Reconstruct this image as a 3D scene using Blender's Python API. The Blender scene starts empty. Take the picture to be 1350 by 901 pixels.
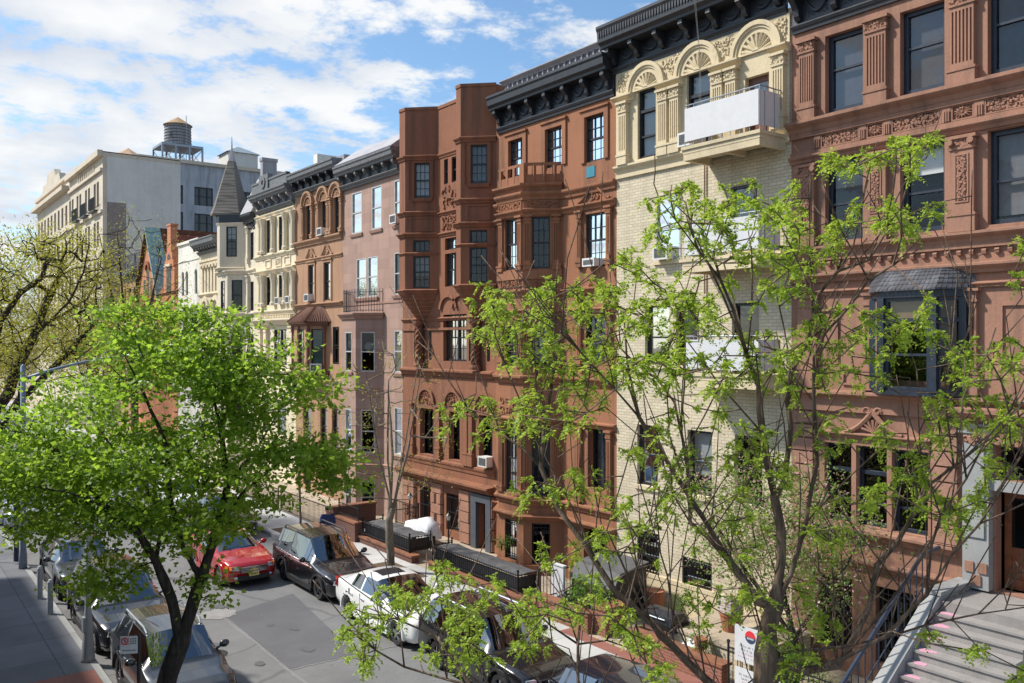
import bpy, bmesh, math, random
import numpy as np
from mathutils import Vector, Matrix
R = math.radians
SC = bpy.context.scene
COL = SC.collection
rnd = random.Random(7)
D = 19.0            # distance from the camera to the row of facades
EYE = 8.15          # camera height
ORG = {}            # world origin of every thing, so that its parts are built around it

# ------------------------------------------------------------------ tagging
def tag(o, label=None, cat=None, group=None, kind=None):
    if label: o['label'] = label
    if cat: o['category'] = cat
    if group: o['group'] = group
    if kind: o['kind'] = kind
    return o
def thing(name, loc, label, cat, group=None, rz=0.0, local=False):
    o = bpy.data.objects.new(name, None)
    o.empty_display_size = 0.2
    o.location = loc; o.rotation_euler = (0, 0, rz)
    COL.objects.link(o)
    ORG[o] = (0, 0, 0) if local else tuple(loc)
    return tag(o, label, cat, group)
def children(o): return [c for c in o.children]
def copy_tree(o, parent=None):
    c = o.copy(); COL.objects.link(c)
    if parent is not None: c.parent = parent
    for ch in o.children: copy_tree(ch, c)
    return c

# ------------------------------------------------------------------ frames: u along, v outwards, z up
class Frame:
    def __init__(s, ox, oy, tx, ty, nx, ny):
        s.o = (ox, oy); s.t = (tx, ty); s.n = (nx, ny)
    def __call__(s, u, v, z):
        return (s.o[0]+s.t[0]*u+s.n[0]*v, s.o[1]+s.t[1]*u+s.n[1]*v, z)
ID = Frame(0, 0, 1, 0, 0, 1)
FAC = Frame(D, 0, 0, 1, -1, 0)                     # u = world Y, v = towards the street
def bayfront(p): return Frame(D-p, 0, 0, 1, -1, 0)
Q = math.sqrt(.5)
def bayside(yw, p0=0.0): return Frame(D-p0, yw, -Q, Q, -Q, -Q)      # 45 degree facet turned to the camera
def facing_south(y): return Frame(0, y, 1, 0, 0, -1)                # u = world X, wall looking to -Y

# ------------------------------------------------------------------ mesh builder
class MB:
    def __init__(s): s.v = []; s.f = []; s.marks = []
    def mark(s): s.marks.append(len(s.f)); return s
    def pieces(s):
        """one builder for every marked piece"""
        mk = sorted({0, *s.marks, len(s.f)}); out = []
        for a, b in zip(mk, mk[1:]):
            fs = s.f[a:b]; used = sorted({i for f in fs for i in f}); ix = {i: k for k, i in enumerate(used)}
            q = MB(); q.v = [s.v[i] for i in used]; q.f = [tuple(ix[i] for i in f) for f in fs]; out.append(q)
        return out
    def add(s, vs, fs):
        n = len(s.v); s.v.extend(vs); s.f.extend([tuple(i+n for i in f) for f in fs])
    def box(s, F, u0, u1, v0, v1, z0, z1):
        P = [F(u, v, z) for z in (z0, z1) for v in (v0, v1) for u in (u0, u1)]
        s.add(P, [(0,1,3,2), (4,6,7,5), (0,4,5,1), (2,3,7,6), (0,2,6,4), (1,5,7,3)]); return s
    def wbox(s, x0, x1, y0, y1, z0, z1): return s.box(ID, x0, x1, y0, y1, z0, z1)
    def quad(s, a, b, c, d): s.add([a, b, c, d], [(0,1,2,3)]); return s
    def prism(s, pts, z0, z1, F=FAC, top=None):
        n = len(pts); top = top or pts
        P = [F(u, v, z0) for u, v in pts]+[F(u, v, z1) for u, v in top]
        s.add(P, [tuple(range(n)), tuple(range(n, 2*n))]+[(i, (i+1) % n, n+(i+1) % n, n+i) for i in range(n)]); return s
    def extrude(s, F, prof, u0, u1):
        """closed polygon of (v, z) pushed along u"""
        n = len(prof)
        P = [F(u0, v, z) for v, z in prof]+[F(u1, v, z) for v, z in prof]
        s.add(P, [tuple(range(n)), tuple(range(n, 2*n))]+[(i, (i+1) % n, n+(i+1) % n, n+i) for i in range(n)]); return s
    def plate(s, F, poly, v0, v1):
        """closed polygon of (u, z) given thickness v0..v1"""
        n = len(poly)
        P = [F(u, v0, z) for u, z in poly]+[F(u, v1, z) for u, z in poly]
        s.add(P, [tuple(range(n)), tuple(range(n, 2*n))]+[(i, (i+1) % n, n+(i+1) % n, n+i) for i in range(n)]); return s
    def arch(s, F, uc, zc, r0, r1, v0, v1, a0=0.0, a1=math.pi, n=14):
        P = []
        for i in range(n+1):
            a = a0+(a1-a0)*i/n
            for r, v in ((r0, v0), (r1, v0), (r1, v1), (r0, v1)):
                P.append(F(uc+r*math.cos(a), v, zc+r*math.sin(a)))
        fs = [(0,1,2,3), (4*n, 4*n+3, 4*n+2, 4*n+1)]
        for i in range(n):
            for k in range(4):
                a = 4*i+k; b = 4*i+(k+1) % 4
                fs.append((a, b, b+4, a+4))
        s.add(P, fs); return s
    def tube(s, pts, rad, n=6, cap=True):
        pts = [Vector(p) for p in pts]
        if not hasattr(rad, '__len__'): rad = [rad]*len(pts)
        rings = []; up = Vector((0.13, 0.31, 0.94))
        prev = None
        for i, p in enumerate(pts):
            t = (pts[min(i+1, len(pts)-1)]-pts[max(i-1, 0)])
            if t.length < 1e-9: t = Vector((0, 0, 1))
            t.normalize()
            if prev is None:
                a = t.cross(up)
                if a.length < .05: a = t.cross(Vector((1, 0, 0)))
            else: a = prev-t*prev.dot(t)
            a.normalize(); prev = a; b = t.cross(a)
            rings.append([tuple(p+(a*math.cos(2*math.pi*k/n)+b*math.sin(2*math.pi*k/n))*rad[i]) for k in range(n)])
        P = [q for r in rings for q in r]; fs = []
        for i in range(len(rings)-1):
            for k in range(n):
                fs.append((i*n+k, i*n+(k+1) % n, (i+1)*n+(k+1) % n, (i+1)*n+k))
        if cap:
            fs.append(tuple(range(n))); fs.append(tuple((len(rings)-1)*n+k for k in range(n)))
        s.add(P, fs); return s
    def lathe(s, c, prof, n=16, axis='z', cap=True):
        P = []; m = len(prof)
        for i in range(n):
            a = 2*math.pi*i/n
            for r, h in prof:
                x, y = r*math.cos(a), r*math.sin(a)
                if axis == 'z': P.append((c[0]+x, c[1]+y, c[2]+h))
                elif axis == 'x': P.append((c[0]+h, c[1]+x, c[2]+y))
                else: P.append((c[0]+x, c[1]+h, c[2]+y))
        fs = [(i*m+k, ((i+1) % n)*m+k, ((i+1) % n)*m+k+1, i*m+k+1) for i in range(n) for k in range(m-1)]
        if cap and prof[0][0] > 0: fs.append(tuple(i*m for i in range(n)))
        if cap and prof[-1][0] > 0: fs.append(tuple(i*m+m-1 for i in range(n)))
        s.add(P, fs); return s
    def ball(s, c, r, n=8, m=5, jit=0.0):
        if not hasattr(r, '__len__'): r = (r, r, r)
        P = [(c[0], c[1], c[2]-r[2])]
        for j in range(1, m):
            a = -math.pi/2+math.pi*j/m
            for i in range(n):
                b = 2*math.pi*i/n; k = 1+rnd.uniform(-jit, jit)
                P.append((c[0]+r[0]*math.cos(a)*math.cos(b)*k, c[1]+r[1]*math.cos(a)*math.sin(b)*k, c[2]+r[2]*math.sin(a)*k))
        P.append((c[0], c[1], c[2]+r[2])); fs = []
        for i in range(n):
            fs.append((0, 1+(i+1) % n, 1+i)); e = 1+(m-2)*n
            fs.append((e+i, e+(i+1) % n, len(P)-1))
        for j in range(m-2):
            for i in range(n):
                a = 1+j*n
                fs.append((a+i, a+(i+1) % n, a+n+(i+1) % n, a+n+i))
        s.add(P, fs); return s
    def band(s, path, prof):
        """moulding: profile (out, z) carried along a plan path [(Y, p)] with mitred corners"""
        s.mark(); n = len(path); m = len(prof); offs = []
        for i in range(n):
            ns = []
            for a, b in ((i-1, i), (i, i+1)):
                if a < 0 or b >= n: continue
                dy, dp = path[b][0]-path[a][0], path[b][1]-path[a][1]; l = math.hypot(dy, dp)
                ns.append((-dp/l, dy/l))
            if len(ns) == 1: offs.append(ns[0])
            else:
                k = 1+ns[0][0]*ns[1][0]+ns[0][1]*ns[1][1]
                offs.append(((ns[0][0]+ns[1][0])/k, (ns[0][1]+ns[1][1])/k))
        P = []
        for (y, p), (oy, op) in zip(path, offs):
            for o, z in prof: P.append(FAC(y+oy*o, p+op*o, z))
        fs = [tuple(range(m)), tuple((n-1)*m+k for k in range(m))]
        for i in range(n-1):
            for k in range(m):
                fs.append((i*m+k, i*m+(k+1) % m, (i+1)*m+(k+1) % m, (i+1)*m+k))
        s.add(P, fs); return s
    def scroll(s, F, u0, u1, z0, z1, seed, r=.022, dens=1.0, v=0.0):
        """carved relief: spirals, leaves and berries"""
        g = random.Random(seed); w, h = u1-u0, z1-z0; cell = min(w, h)*.5
        nu = max(1, round(w/cell)); nz = max(1, round(h/cell))
        for a in range(nu):
            for b in range(nz):
                uc = u0+w*(a+.5)/nu; zc = z0+h*(b+.5)/nz; R0 = min(w/nu, h/nz)*.46
                ph = g.uniform(0, 6.28); sg = 1 if (a+b) % 2 else -1
                pts = []; k = 9
                for i in range(k):
                    t = i/(k-1); rr = R0*(1-.72*t); an = ph+sg*t*5.2
                    pts.append(F(uc+rr*math.cos(an), v+r*.5, zc+rr*math.sin(an)))
                s.tube(pts, [r*(1.1-.4*i/(k-1)) for i in range(k)], 4, False)
                for q in range(int(3*dens)):
                    c = F(uc+g.uniform(-.5, .5)*w/nu, v+r*.3, zc+g.uniform(-.5, .5)*h/nz); q2 = r*g.uniform(1.0, 1.9)
                    s.ball(c, (q2, q2, q2), 5, 3)
        return s
    def build(s, name, mat, parent=None, smooth=False, recalc=True):
        o = ORG.get(parent, (0, 0, 0)) if parent is not None else (0, 0, 0)
        me = bpy.data.meshes.new(name)
        me.from_pydata([(x-o[0], y-o[1], z-o[2]) for x, y, z in s.v], [], s.f)
        if recalc:
            bm = bmesh.new(); bm.from_mesh(me); bmesh.ops.recalc_face_normals(bm, faces=bm.faces); bm.to_mesh(me); bm.free()
        me.update()
        if smooth: me.polygons.foreach_set('use_smooth', [True]*len(me.polygons))
        me.materials.append(mat)
        ob = bpy.data.objects.new(name, me); COL.objects.link(ob)
        if parent is not None: ob.parent = parent; ORG[ob] = o
        return ob
def solo(name, mb, mat, label, cat, group=None, kind=None, smooth=False):
    """a thing that is one mesh, its origin moved to its base"""
    xs = [p[0] for p in mb.v]; ys = [p[1] for p in mb.v]; zs = [p[2] for p in mb.v]
    c = ((min(xs)+max(xs))/2, (min(ys)+max(ys))/2, min(zs))
    mb.v = [(x-c[0], y-c[1], z-c[2]) for x, y, z in mb.v]
    ob = mb.build(name, mat, None, smooth); ob.location = c
    ORG[ob] = c
    return tag(ob, label, cat, group, kind)

# ------------------------------------------------------------------ materials
MATS = {}
def newmat(name):
    m = bpy.data.materials.new(name); m.use_nodes = True
    nt = m.node_tree; b = nt.nodes['Principled BSDF']; return m, nt, b
def N(nt, typ, **kw):
    n = nt.nodes.new(typ)
    for k, v in kw.items(): setattr(n, k, v)
    return n
def ramp(nt, fac, stops):
    r = N(nt, 'ShaderNodeValToRGB'); e = r.color_ramp.elements
    while len(e) < len(stops): e.new(.5)
    for x, (p, c) in zip(e, stops): x.position = p; x.color = (*c, 1) if len(c) == 3 else c
    nt.links.new(fac, r.inputs[0]); return r.outputs[0]
def mul(c, k): return tuple(min(1, x*k) for x in c)
def noise(nt, scale, detail=6, vec=None, rough=.6, stretch=None):
    n = N(nt, 'ShaderNodeTexNoise'); n.inputs['Scale'].default_value = scale
    n.inputs['Detail'].default_value = detail; n.inputs['Roughness'].default_value = rough
    if stretch:
        mp = N(nt, 'ShaderNodeMapping'); mp.inputs['Scale'].default_value = stretch
        nt.links.new(vec, mp.inputs[0]); vec = mp.outputs[0]
    if vec is not None: nt.links.new(vec, n.inputs['Vector'])
    return n.outputs['Fac']
def mix(nt, fac, a, b, mode='MIX'):
    m = N(nt, 'ShaderNodeMix', data_type='RGBA', blend_type=mode)
    if isinstance(fac, float): m.inputs[0].default_value = fac
    else: nt.links.new(fac, m.inputs[0])
    for i, x in ((6, a), (7, b)):
        if isinstance(x, tuple): m.inputs[i].default_value = (*x, 1) if len(x) == 3 else x
        else: nt.links.new(x, m.inputs[i])
    return m.outputs[2]
def stone(name, col, rough=.85, var=.16, streak=.3, bump=.35, brick=None, stain=(.05, .04, .035), grain=14):
    """weathered masonry: blotches, vertical rain streaks, optional joints (w, h, mortar size, mortar colour)"""
    m, nt, b = newmat(name)
    pos = N(nt, 'ShaderNodeNewGeometry').outputs['Position']
    n1 = noise(nt, 1.1, 8, pos, .65)
    c = ramp(nt, n1, [(.28, mul(col, 1-var*1.3)), (.5, col), (.75, mul(col, 1+var))])
    n0 = noise(nt, .38, 6, pos, .7)
    c = mix(nt, .55, c, ramp(nt, n0, [(.3, mul(col, .62)), (.5, mul(col, 1.0)), (.72, mul(col, 1.22))]))
    n2 = noise(nt, grain, 5, pos, .7)
    c = mix(nt, .34, c, ramp(nt, n2, [(.3, mul(col, .72)), (.7, mul(col, 1.2))]))
    bh = n2
    if brick:
        w, h, ms, mc = brick
        sx = N(nt, 'ShaderNodeSeparateXYZ'); nt.links.new(pos, sx.inputs[0])
        ad = N(nt, 'ShaderNodeMath', operation='ADD'); nt.links.new(sx.outputs[0], ad.inputs[0]); nt.links.new(sx.outputs[1], ad.inputs[1])
        cb = N(nt, 'ShaderNodeCombineXYZ'); nt.links.new(ad.outputs[0], cb.inputs[0]); nt.links.new(sx.outputs[2], cb.inputs[1])
        bt = N(nt, 'ShaderNodeTexBrick'); nt.links.new(cb.outputs[0], bt.inputs['Vector'])
        bt.inputs['Scale'].default_value = 1; bt.inputs['Brick Width'].default_value = w; bt.inputs['Row Height'].default_value = h
        bt.inputs['Mortar Size'].default_value = ms; bt.inputs['Mortar Smooth'].default_value = .3
        bt.inputs['Color1'].default_value = (*mul(col, .86), 1); bt.inputs['Color2'].default_value = (*mul(col, 1.1), 1)
        bt.inputs['Mortar'].default_value = (*mc, 1)
        c = mix(nt, .78, c, bt.outputs['Color'])
        mm = N(nt, 'ShaderNodeMath', operation='MULTIPLY_ADD'); nt.links.new(bt.outputs['Fac'], mm.inputs[0]); mm.inputs[1].default_value = -.7
        nt.links.new(n2, mm.inputs[2]); bh = mm.outputs[0]
    st = noise(nt, 1.0, 5, pos, .6, (2.6, 2.6, .22))
    s2 = N(nt, 'ShaderNodeMapRange'); nt.links.new(st, s2.inputs[0])
    s2.inputs[1].default_value = .47; s2.inputs[2].default_value = .74; s2.inputs[3].default_value = 0; s2.inputs[4].default_value = streak
    c = mix(nt, s2.outputs[0], c, stain)
    nt.links.new(c, b.inputs['Base Color']); b.inputs['Roughness'].default_value = rough
    b.inputs['Specular IOR Level'].default_value = .3
    bp = N(nt, 'ShaderNodeBump'); bp.inputs['Strength'].default_value = bump; bp.inputs['Distance'].default_value = .02
    nt.links.new(bh, bp.inputs['Height']); nt.links.new(bp.outputs[0], b.inputs['Normal'])
    MATS[name] = m; return m
def paint(name, col, rough=.5, metal=0, var=.12, coat=0, scale=6, spec=.5):
    m, nt, b = newmat(name)
    pos = N(nt, 'ShaderNodeTexCoord').outputs['Object']
    n1 = noise(nt, scale, 6, pos, .65)
    nt.links.new(ramp(nt, n1, [(.3, mul(col, 1-var)), (.7, mul(col, 1+var))]), b.inputs['Base Color'])
    r = N(nt, 'ShaderNodeMapRange'); nt.links.new(n1, r.inputs[0]); r.inputs[3].default_value = max(.02, rough-.1); r.inputs[4].default_value = min(1, rough+.1)
    nt.links.new(r.outputs[0], b.inputs['Roughness'])
    b.inputs['Metallic'].default_value = metal; b.inputs['Coat Weight'].default_value = coat; b.inputs['Coat Roughness'].default_value = .04
    b.inputs['Specular IOR Level'].default_value = spec
    MATS[name] = m; return m
def carpaint(name, col, rough=.25, flake=.0, dust=.1):
    m, nt, b = newmat(name)
    pos = N(nt, 'ShaderNodeTexCoord').outputs['Object']
    n1 = noise(nt, 9, 8, pos, .75)
    s = N(nt, 'ShaderNodeMapRange'); nt.links.new(n1, s.inputs[0]); s.inputs[1].default_value = .55; s.inputs[2].default_value = .8; s.inputs[4].default_value = dust
    nt.links.new(mix(nt, s.outputs[0], col, (.3, .28, .2)), b.inputs['Base Color'])
    b.inputs['Roughness'].default_value = rough; b.inputs['Metallic'].default_value = flake
    b.inputs['Coat Weight'].default_value = 1; b.inputs['Coat Roughness'].default_value = .03
    MATS[name] = m; return m
def glass(name, tint=(.5, .55, .58), ior=1.6, base=.06):
    """thin pane: mostly lets the dark room show, mirrors the sky at a slant"""
    m = bpy.data.materials.new(name); m.use_nodes = True; nt = m.node_tree
    nt.nodes.clear(); out = N(nt, 'ShaderNodeOutputMaterial')
    tr = N(nt, 'ShaderNodeBsdfTransparent'); tr.inputs[0].default_value = (*tint, 1)
    gl = N(nt, 'ShaderNodeBsdfGlossy'); gl.inputs['Roughness'].default_value = .02
    pos = N(nt, 'ShaderNodeNewGeometry').outputs['Position']
    bp = N(nt, 'ShaderNodeBump'); bp.inputs['Strength'].default_value = .06; bp.inputs['Distance'].default_value = .04
    nt.links.new(noise(nt, 1.6, 2, pos), bp.inputs['Height']); nt.links.new(bp.outputs[0], gl.inputs['Normal'])
    fr = N(nt, 'ShaderNodeFresnel'); fr.inputs[0].default_value = ior
    ma = N(nt, 'ShaderNodeMath', operation='MULTIPLY_ADD'); nt.links.new(fr.outputs[0], ma.inputs[0]); ma.inputs[1].default_value = 1.3; ma.inputs[2].default_value = base
    ma.use_clamp = True
    mx = N(nt, 'ShaderNodeMixShader'); nt.links.new(ma.outputs[0], mx.inputs[0]); nt.links.new(tr.outputs[0], mx.inputs[1]); nt.links.new(gl.outputs[0], mx.inputs[2])
    nt.links.new(mx.outputs[0], out.inputs[0]); MATS[name] = m; return m
def leafmat(name, c0, c1, trans=.45, rough=.5):
    m = bpy.data.materials.new(name); m.use_nodes = True; nt = m.node_tree
    nt.nodes.clear(); out = N(nt, 'ShaderNodeOutputMaterial')
    ri = N(nt, 'ShaderNodeNewGeometry').outputs['Random Per Island']
    c = ramp(nt, ri, [(.0, c0), (.55, tuple((a+b)/2 for a, b in zip(c0, c1))), (1, c1)])
    d = N(nt, 'ShaderNodeBsdfPrincipled'); d.inputs['Roughness'].default_value = rough; d.inputs['Specular IOR Level'].default_value = .35
    t = N(nt, 'ShaderNodeBsdfTranslucent'); nt.links.new(c, d.inputs['Base Color'])
    nt.links.new(mix(nt, .5, c, tuple(min(1, x*1.5) for x in c1)), t.inputs[0])
    mx = N(nt, 'ShaderNodeMixShader'); mx.inputs[0].default_value = trans
    nt.links.new(d.outputs[0], mx.inputs[1]); nt.links.new(t.outputs[0], mx.inputs[2]); nt.links.new(mx.outputs[0], out.inputs[0])
    MATS[name] = m; return m
def bark(name, c0, c1, sc=1.0):
    m, nt, b = newmat(name)
    pos = N(nt, 'ShaderNodeTexCoord').outputs['Object']
    n1 = noise(nt, 1.0, 7, pos, .7, (22*sc, 22*sc, 4*sc)); n2 = noise(nt, 3.0, 4, pos)
    c = mix(nt, .4, ramp(nt, n1, [(.40, mul(c0, .6)), (.5, c0), (.62, c1)]), ramp(nt, n2, [(.3, mul(c0, .8)), (.7, mul(c1, 1.2))]))
    nt.links.new(c, b.inputs['Base Color']); b.inputs['Roughness'].default_value = .9; b.inputs['Specular IOR Level'].default_value = .2
    bp = N(nt, 'ShaderNodeBump'); bp.inputs['Strength'].default_value = 1.0; bp.inputs['Distance'].default_value = .03
    nt.links.new(n1, bp.inputs['Height']); nt.links.new(bp.outputs[0], b.inputs['Normal'])
    MATS[name] = m; return m

BR1 = stone('russet_stone', (.315, .165, .112), streak=.55)
BR1d = stone('rough_russet_stone', (.33, .175, .125), streak=.3, bump=.8, grain=7)
YEL = stone('cream_painted_stone', (.60, .50, .33), streak=.18)
YBR = stone('cream_brick', (.57, .50, .365), streak=.16, brick=(.24, .09, .009, (.33, .25, .16)))
BR3 = stone('brown_stone', (.30, .13, .068), streak=.55)
BR4 = stone('dark_brown_stone', (.25, .105, .058), streak=.6)
RUST = stone('rusticated_brown_stone', (.35, .18, .12), streak=.3, bump=1.0, grain=7)
PINK = stone('pinkish_ashlar', (.37, .24, .19), streak=.2, brick=(1.05, .46, .006, (.3, .17, .125)))
PNKT = stone('pinkish_stone', (.35, .21, .16), streak=.2)
BR6 = stone('tan_brown_stone', (.39, .225, .135), streak=.3)
BR6d = stone('dark_oriel_stone', (.17, .085, .06), streak=.3)
CRM = stone('cream_limestone', (.70, .60, .43), streak=.14)
CRM8 = stone('pale_limestone', (.64, .56, .43), streak=.14)
WHT = stone('white_painted_brick', (.76, .72, .64), streak=.15)
ORG_B = stone('orange_brick', (.52, .20, .105), streak=.15, brick=(.24, .08, .008, (.45, .25, .16)))
REDT = stone('red_roof_tile', (.26, .075, .05), streak=.2, brick=(.3, .22, .02, (.09, .03, .02)))
BEI = stone('beige_limestone', (.60, .52, .41), streak=.18)
BEIW = stone('grey_rendered_wall', (.66, .635, .59), streak=.1, var=.05)
BEIB = stone('grey_brown_brick', (.30, .245, .215), streak=.2, brick=(.25, .09, .01, (.24, .2, .18)))
GRYW = stone('weathered_grey_wall', (.42, .44, .47), streak=.5, var=.2)
BRK = stone('red_brick', (.24, .085, .055), streak=.2, brick=(.22, .075, .01, (.3, .22, .17)))
BRKD = stone('dark_red_brick', (.13, .055, .04), streak=.2, brick=(.22, .075, .01, (.16, .11, .09)))
BLK = paint('black_trim_paint', (.022, .024, .030), .45, var=.3)
GRYT = paint('weathered_grey_trim', (.13, .135, .14), .6, var=.5, scale=9)
LEAD = stone('pale_lead_sheet', (.34, .33, .35), rough=.55, streak=.3)
SLATE = stone('grey_slate', (.20, .18, .155), streak=.15, brick=(.22, .2, .025, (.09, .08, .07)), bump=.6)
NAVY = paint('navy_window_paint', (.016, .023, .038), .4, var=.3)
SASHB = paint('black_sash', (.012, .012, .014), .4, var=.2)
SASHW = paint('aluminium_sash', (.42, .42, .41), .45, var=.2)
SASHBR = paint('brown_sash', (.07, .035, .025), .5, var=.2)
GLS = glass('window_glass', (.70, .74, .76), 1.48, .02)
GLSB = glass('clear_glass', (.85, .86, .86), 1.4, .0)
GLSD = glass('screened_glass', (.55, .56, .58), 1.45, .02)
BLIND = paint('white_blind', (.74, .74, .72), .8, var=.06)
CURT = paint('pale_curtain', (.62, .60, .56), .9, var=.15, scale=3)
CURT2 = paint('grey_curtain', (.33, .33, .33), .9, var=.2, scale=3)
CURTG = paint('grey_green_blind', (.22, .30, .24), .8, var=.1)
SCRN = paint('grey_insect_screen', (.15, .15, .16), .75, var=.2)
DARK = paint('shade_black', (.012, .011, .010), .9, var=.3, spec=.1)  # near-black colour stands in for shade inside rooms and niches
TAR = stone('flat_roof', (.12, .115, .11), streak=.2)
WOOD = paint('varnished_door_wood', (.20, .065, .025), .4, var=.35, scale=5)
LTWOOD = paint('light_plywood', (.45, .30, .17), .7, var=.2)
GREYST = stone('grey_granite', (.30, .30, .295), streak=.15, grain=40)
IRON = paint('black_iron', (.012, .012, .014), .45, var=.3)
STEEL = paint('grey_steel', (.30, .33, .37), .45, .6, var=.15)
LAMPB = paint('blue_grey_lamp_paint', (.20, .25, .32), .5, .2, var=.15)
WPAINT = paint('white_panel', (.56, .555, .56), .55, var=.05)
ACW = paint('air_conditioner_white', (.62, .61, .58), .5, var=.1)
ACG = paint('air_conditioner_grille', (.10, .10, .10), .6, var=.3)
RUBBER = paint('tyre_rubber', (.016, .016, .017), .8, var=.3)
RIM = paint('alloy', (.42, .43, .45), .3, .8, var=.1)
RIMD = paint('dark_alloy', (.05, .05, .055), .35, .7, var=.1)
PLAST = paint('black_plastic', (.015, .015, .016), .55, var=.2)
CHROME = paint('chrome', (.75, .76, .78), .12, 1.0, var=.05)
LENS = paint('headlamp_lens', (.55, .58, .60), .1, .3, var=.1, coat=1)
AMBER = paint('amber_lens', (.85, .28, .02), .25, var=.1, coat=1)
TARP = paint('grey_weathered_cover', (.075, .075, .078), .7, var=.35, scale=3)
BAGW = paint('white_plastic_sheet', (.68, .68, .70), .4, var=.12, scale=4)
BLKP = paint('black_cover', (.012, .013, .017), .4, var=.3)
TERRA = paint('terracotta', (.32, .12, .06), .8, var=.2)
ORANGE = paint('cone_orange', (.8, .09, .02), .5, var=.1)
CGLASS = glass('car_glass', (.22, .27, .27), 1.5, .24)
PINKCH = None
# ------------------------------------------------------------------ houses
def wall_grid(mb, F, u0, u1, z0, z1, holes, rd=.25):
    us = sorted({u0, u1, *[min(max(x, u0), u1) for h in holes for x in h[:2]]})
    zs = sorted({z0, z1, *[min(max(x, z0), z1) for h in holes for x in h[2:4]]})
    for i in range(len(us)-1):
        for j in range(len(zs)-1):
            a, b, c, d = us[i], us[i+1], zs[j], zs[j+1]; mu, mz = (a+b)/2, (c+d)/2
            if any(h[0] < mu < h[1] and h[2] < mz < h[3] for h in holes): continue
            mb.quad(F(a, 0, c), F(b, 0, c), F(b, 0, d), F(a, 0, d))
    for h in holes:
        a, b, c, d = h[:4]; r = -rd
        mb.quad(F(a, 0, c), F(a, r, c), F(a, r, d), F(a, 0, d)); mb.quad(F(b, 0, c), F(b, r, c), F(b, r, d), F(b, 0, d))
        mb.quad(F(a, 0, d), F(b, 0, d), F(b, r, d), F(a, r, d)); mb.quad(F(a, 0, c), F(b, 0, c), F(b, r, c), F(a, r, c))

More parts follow.
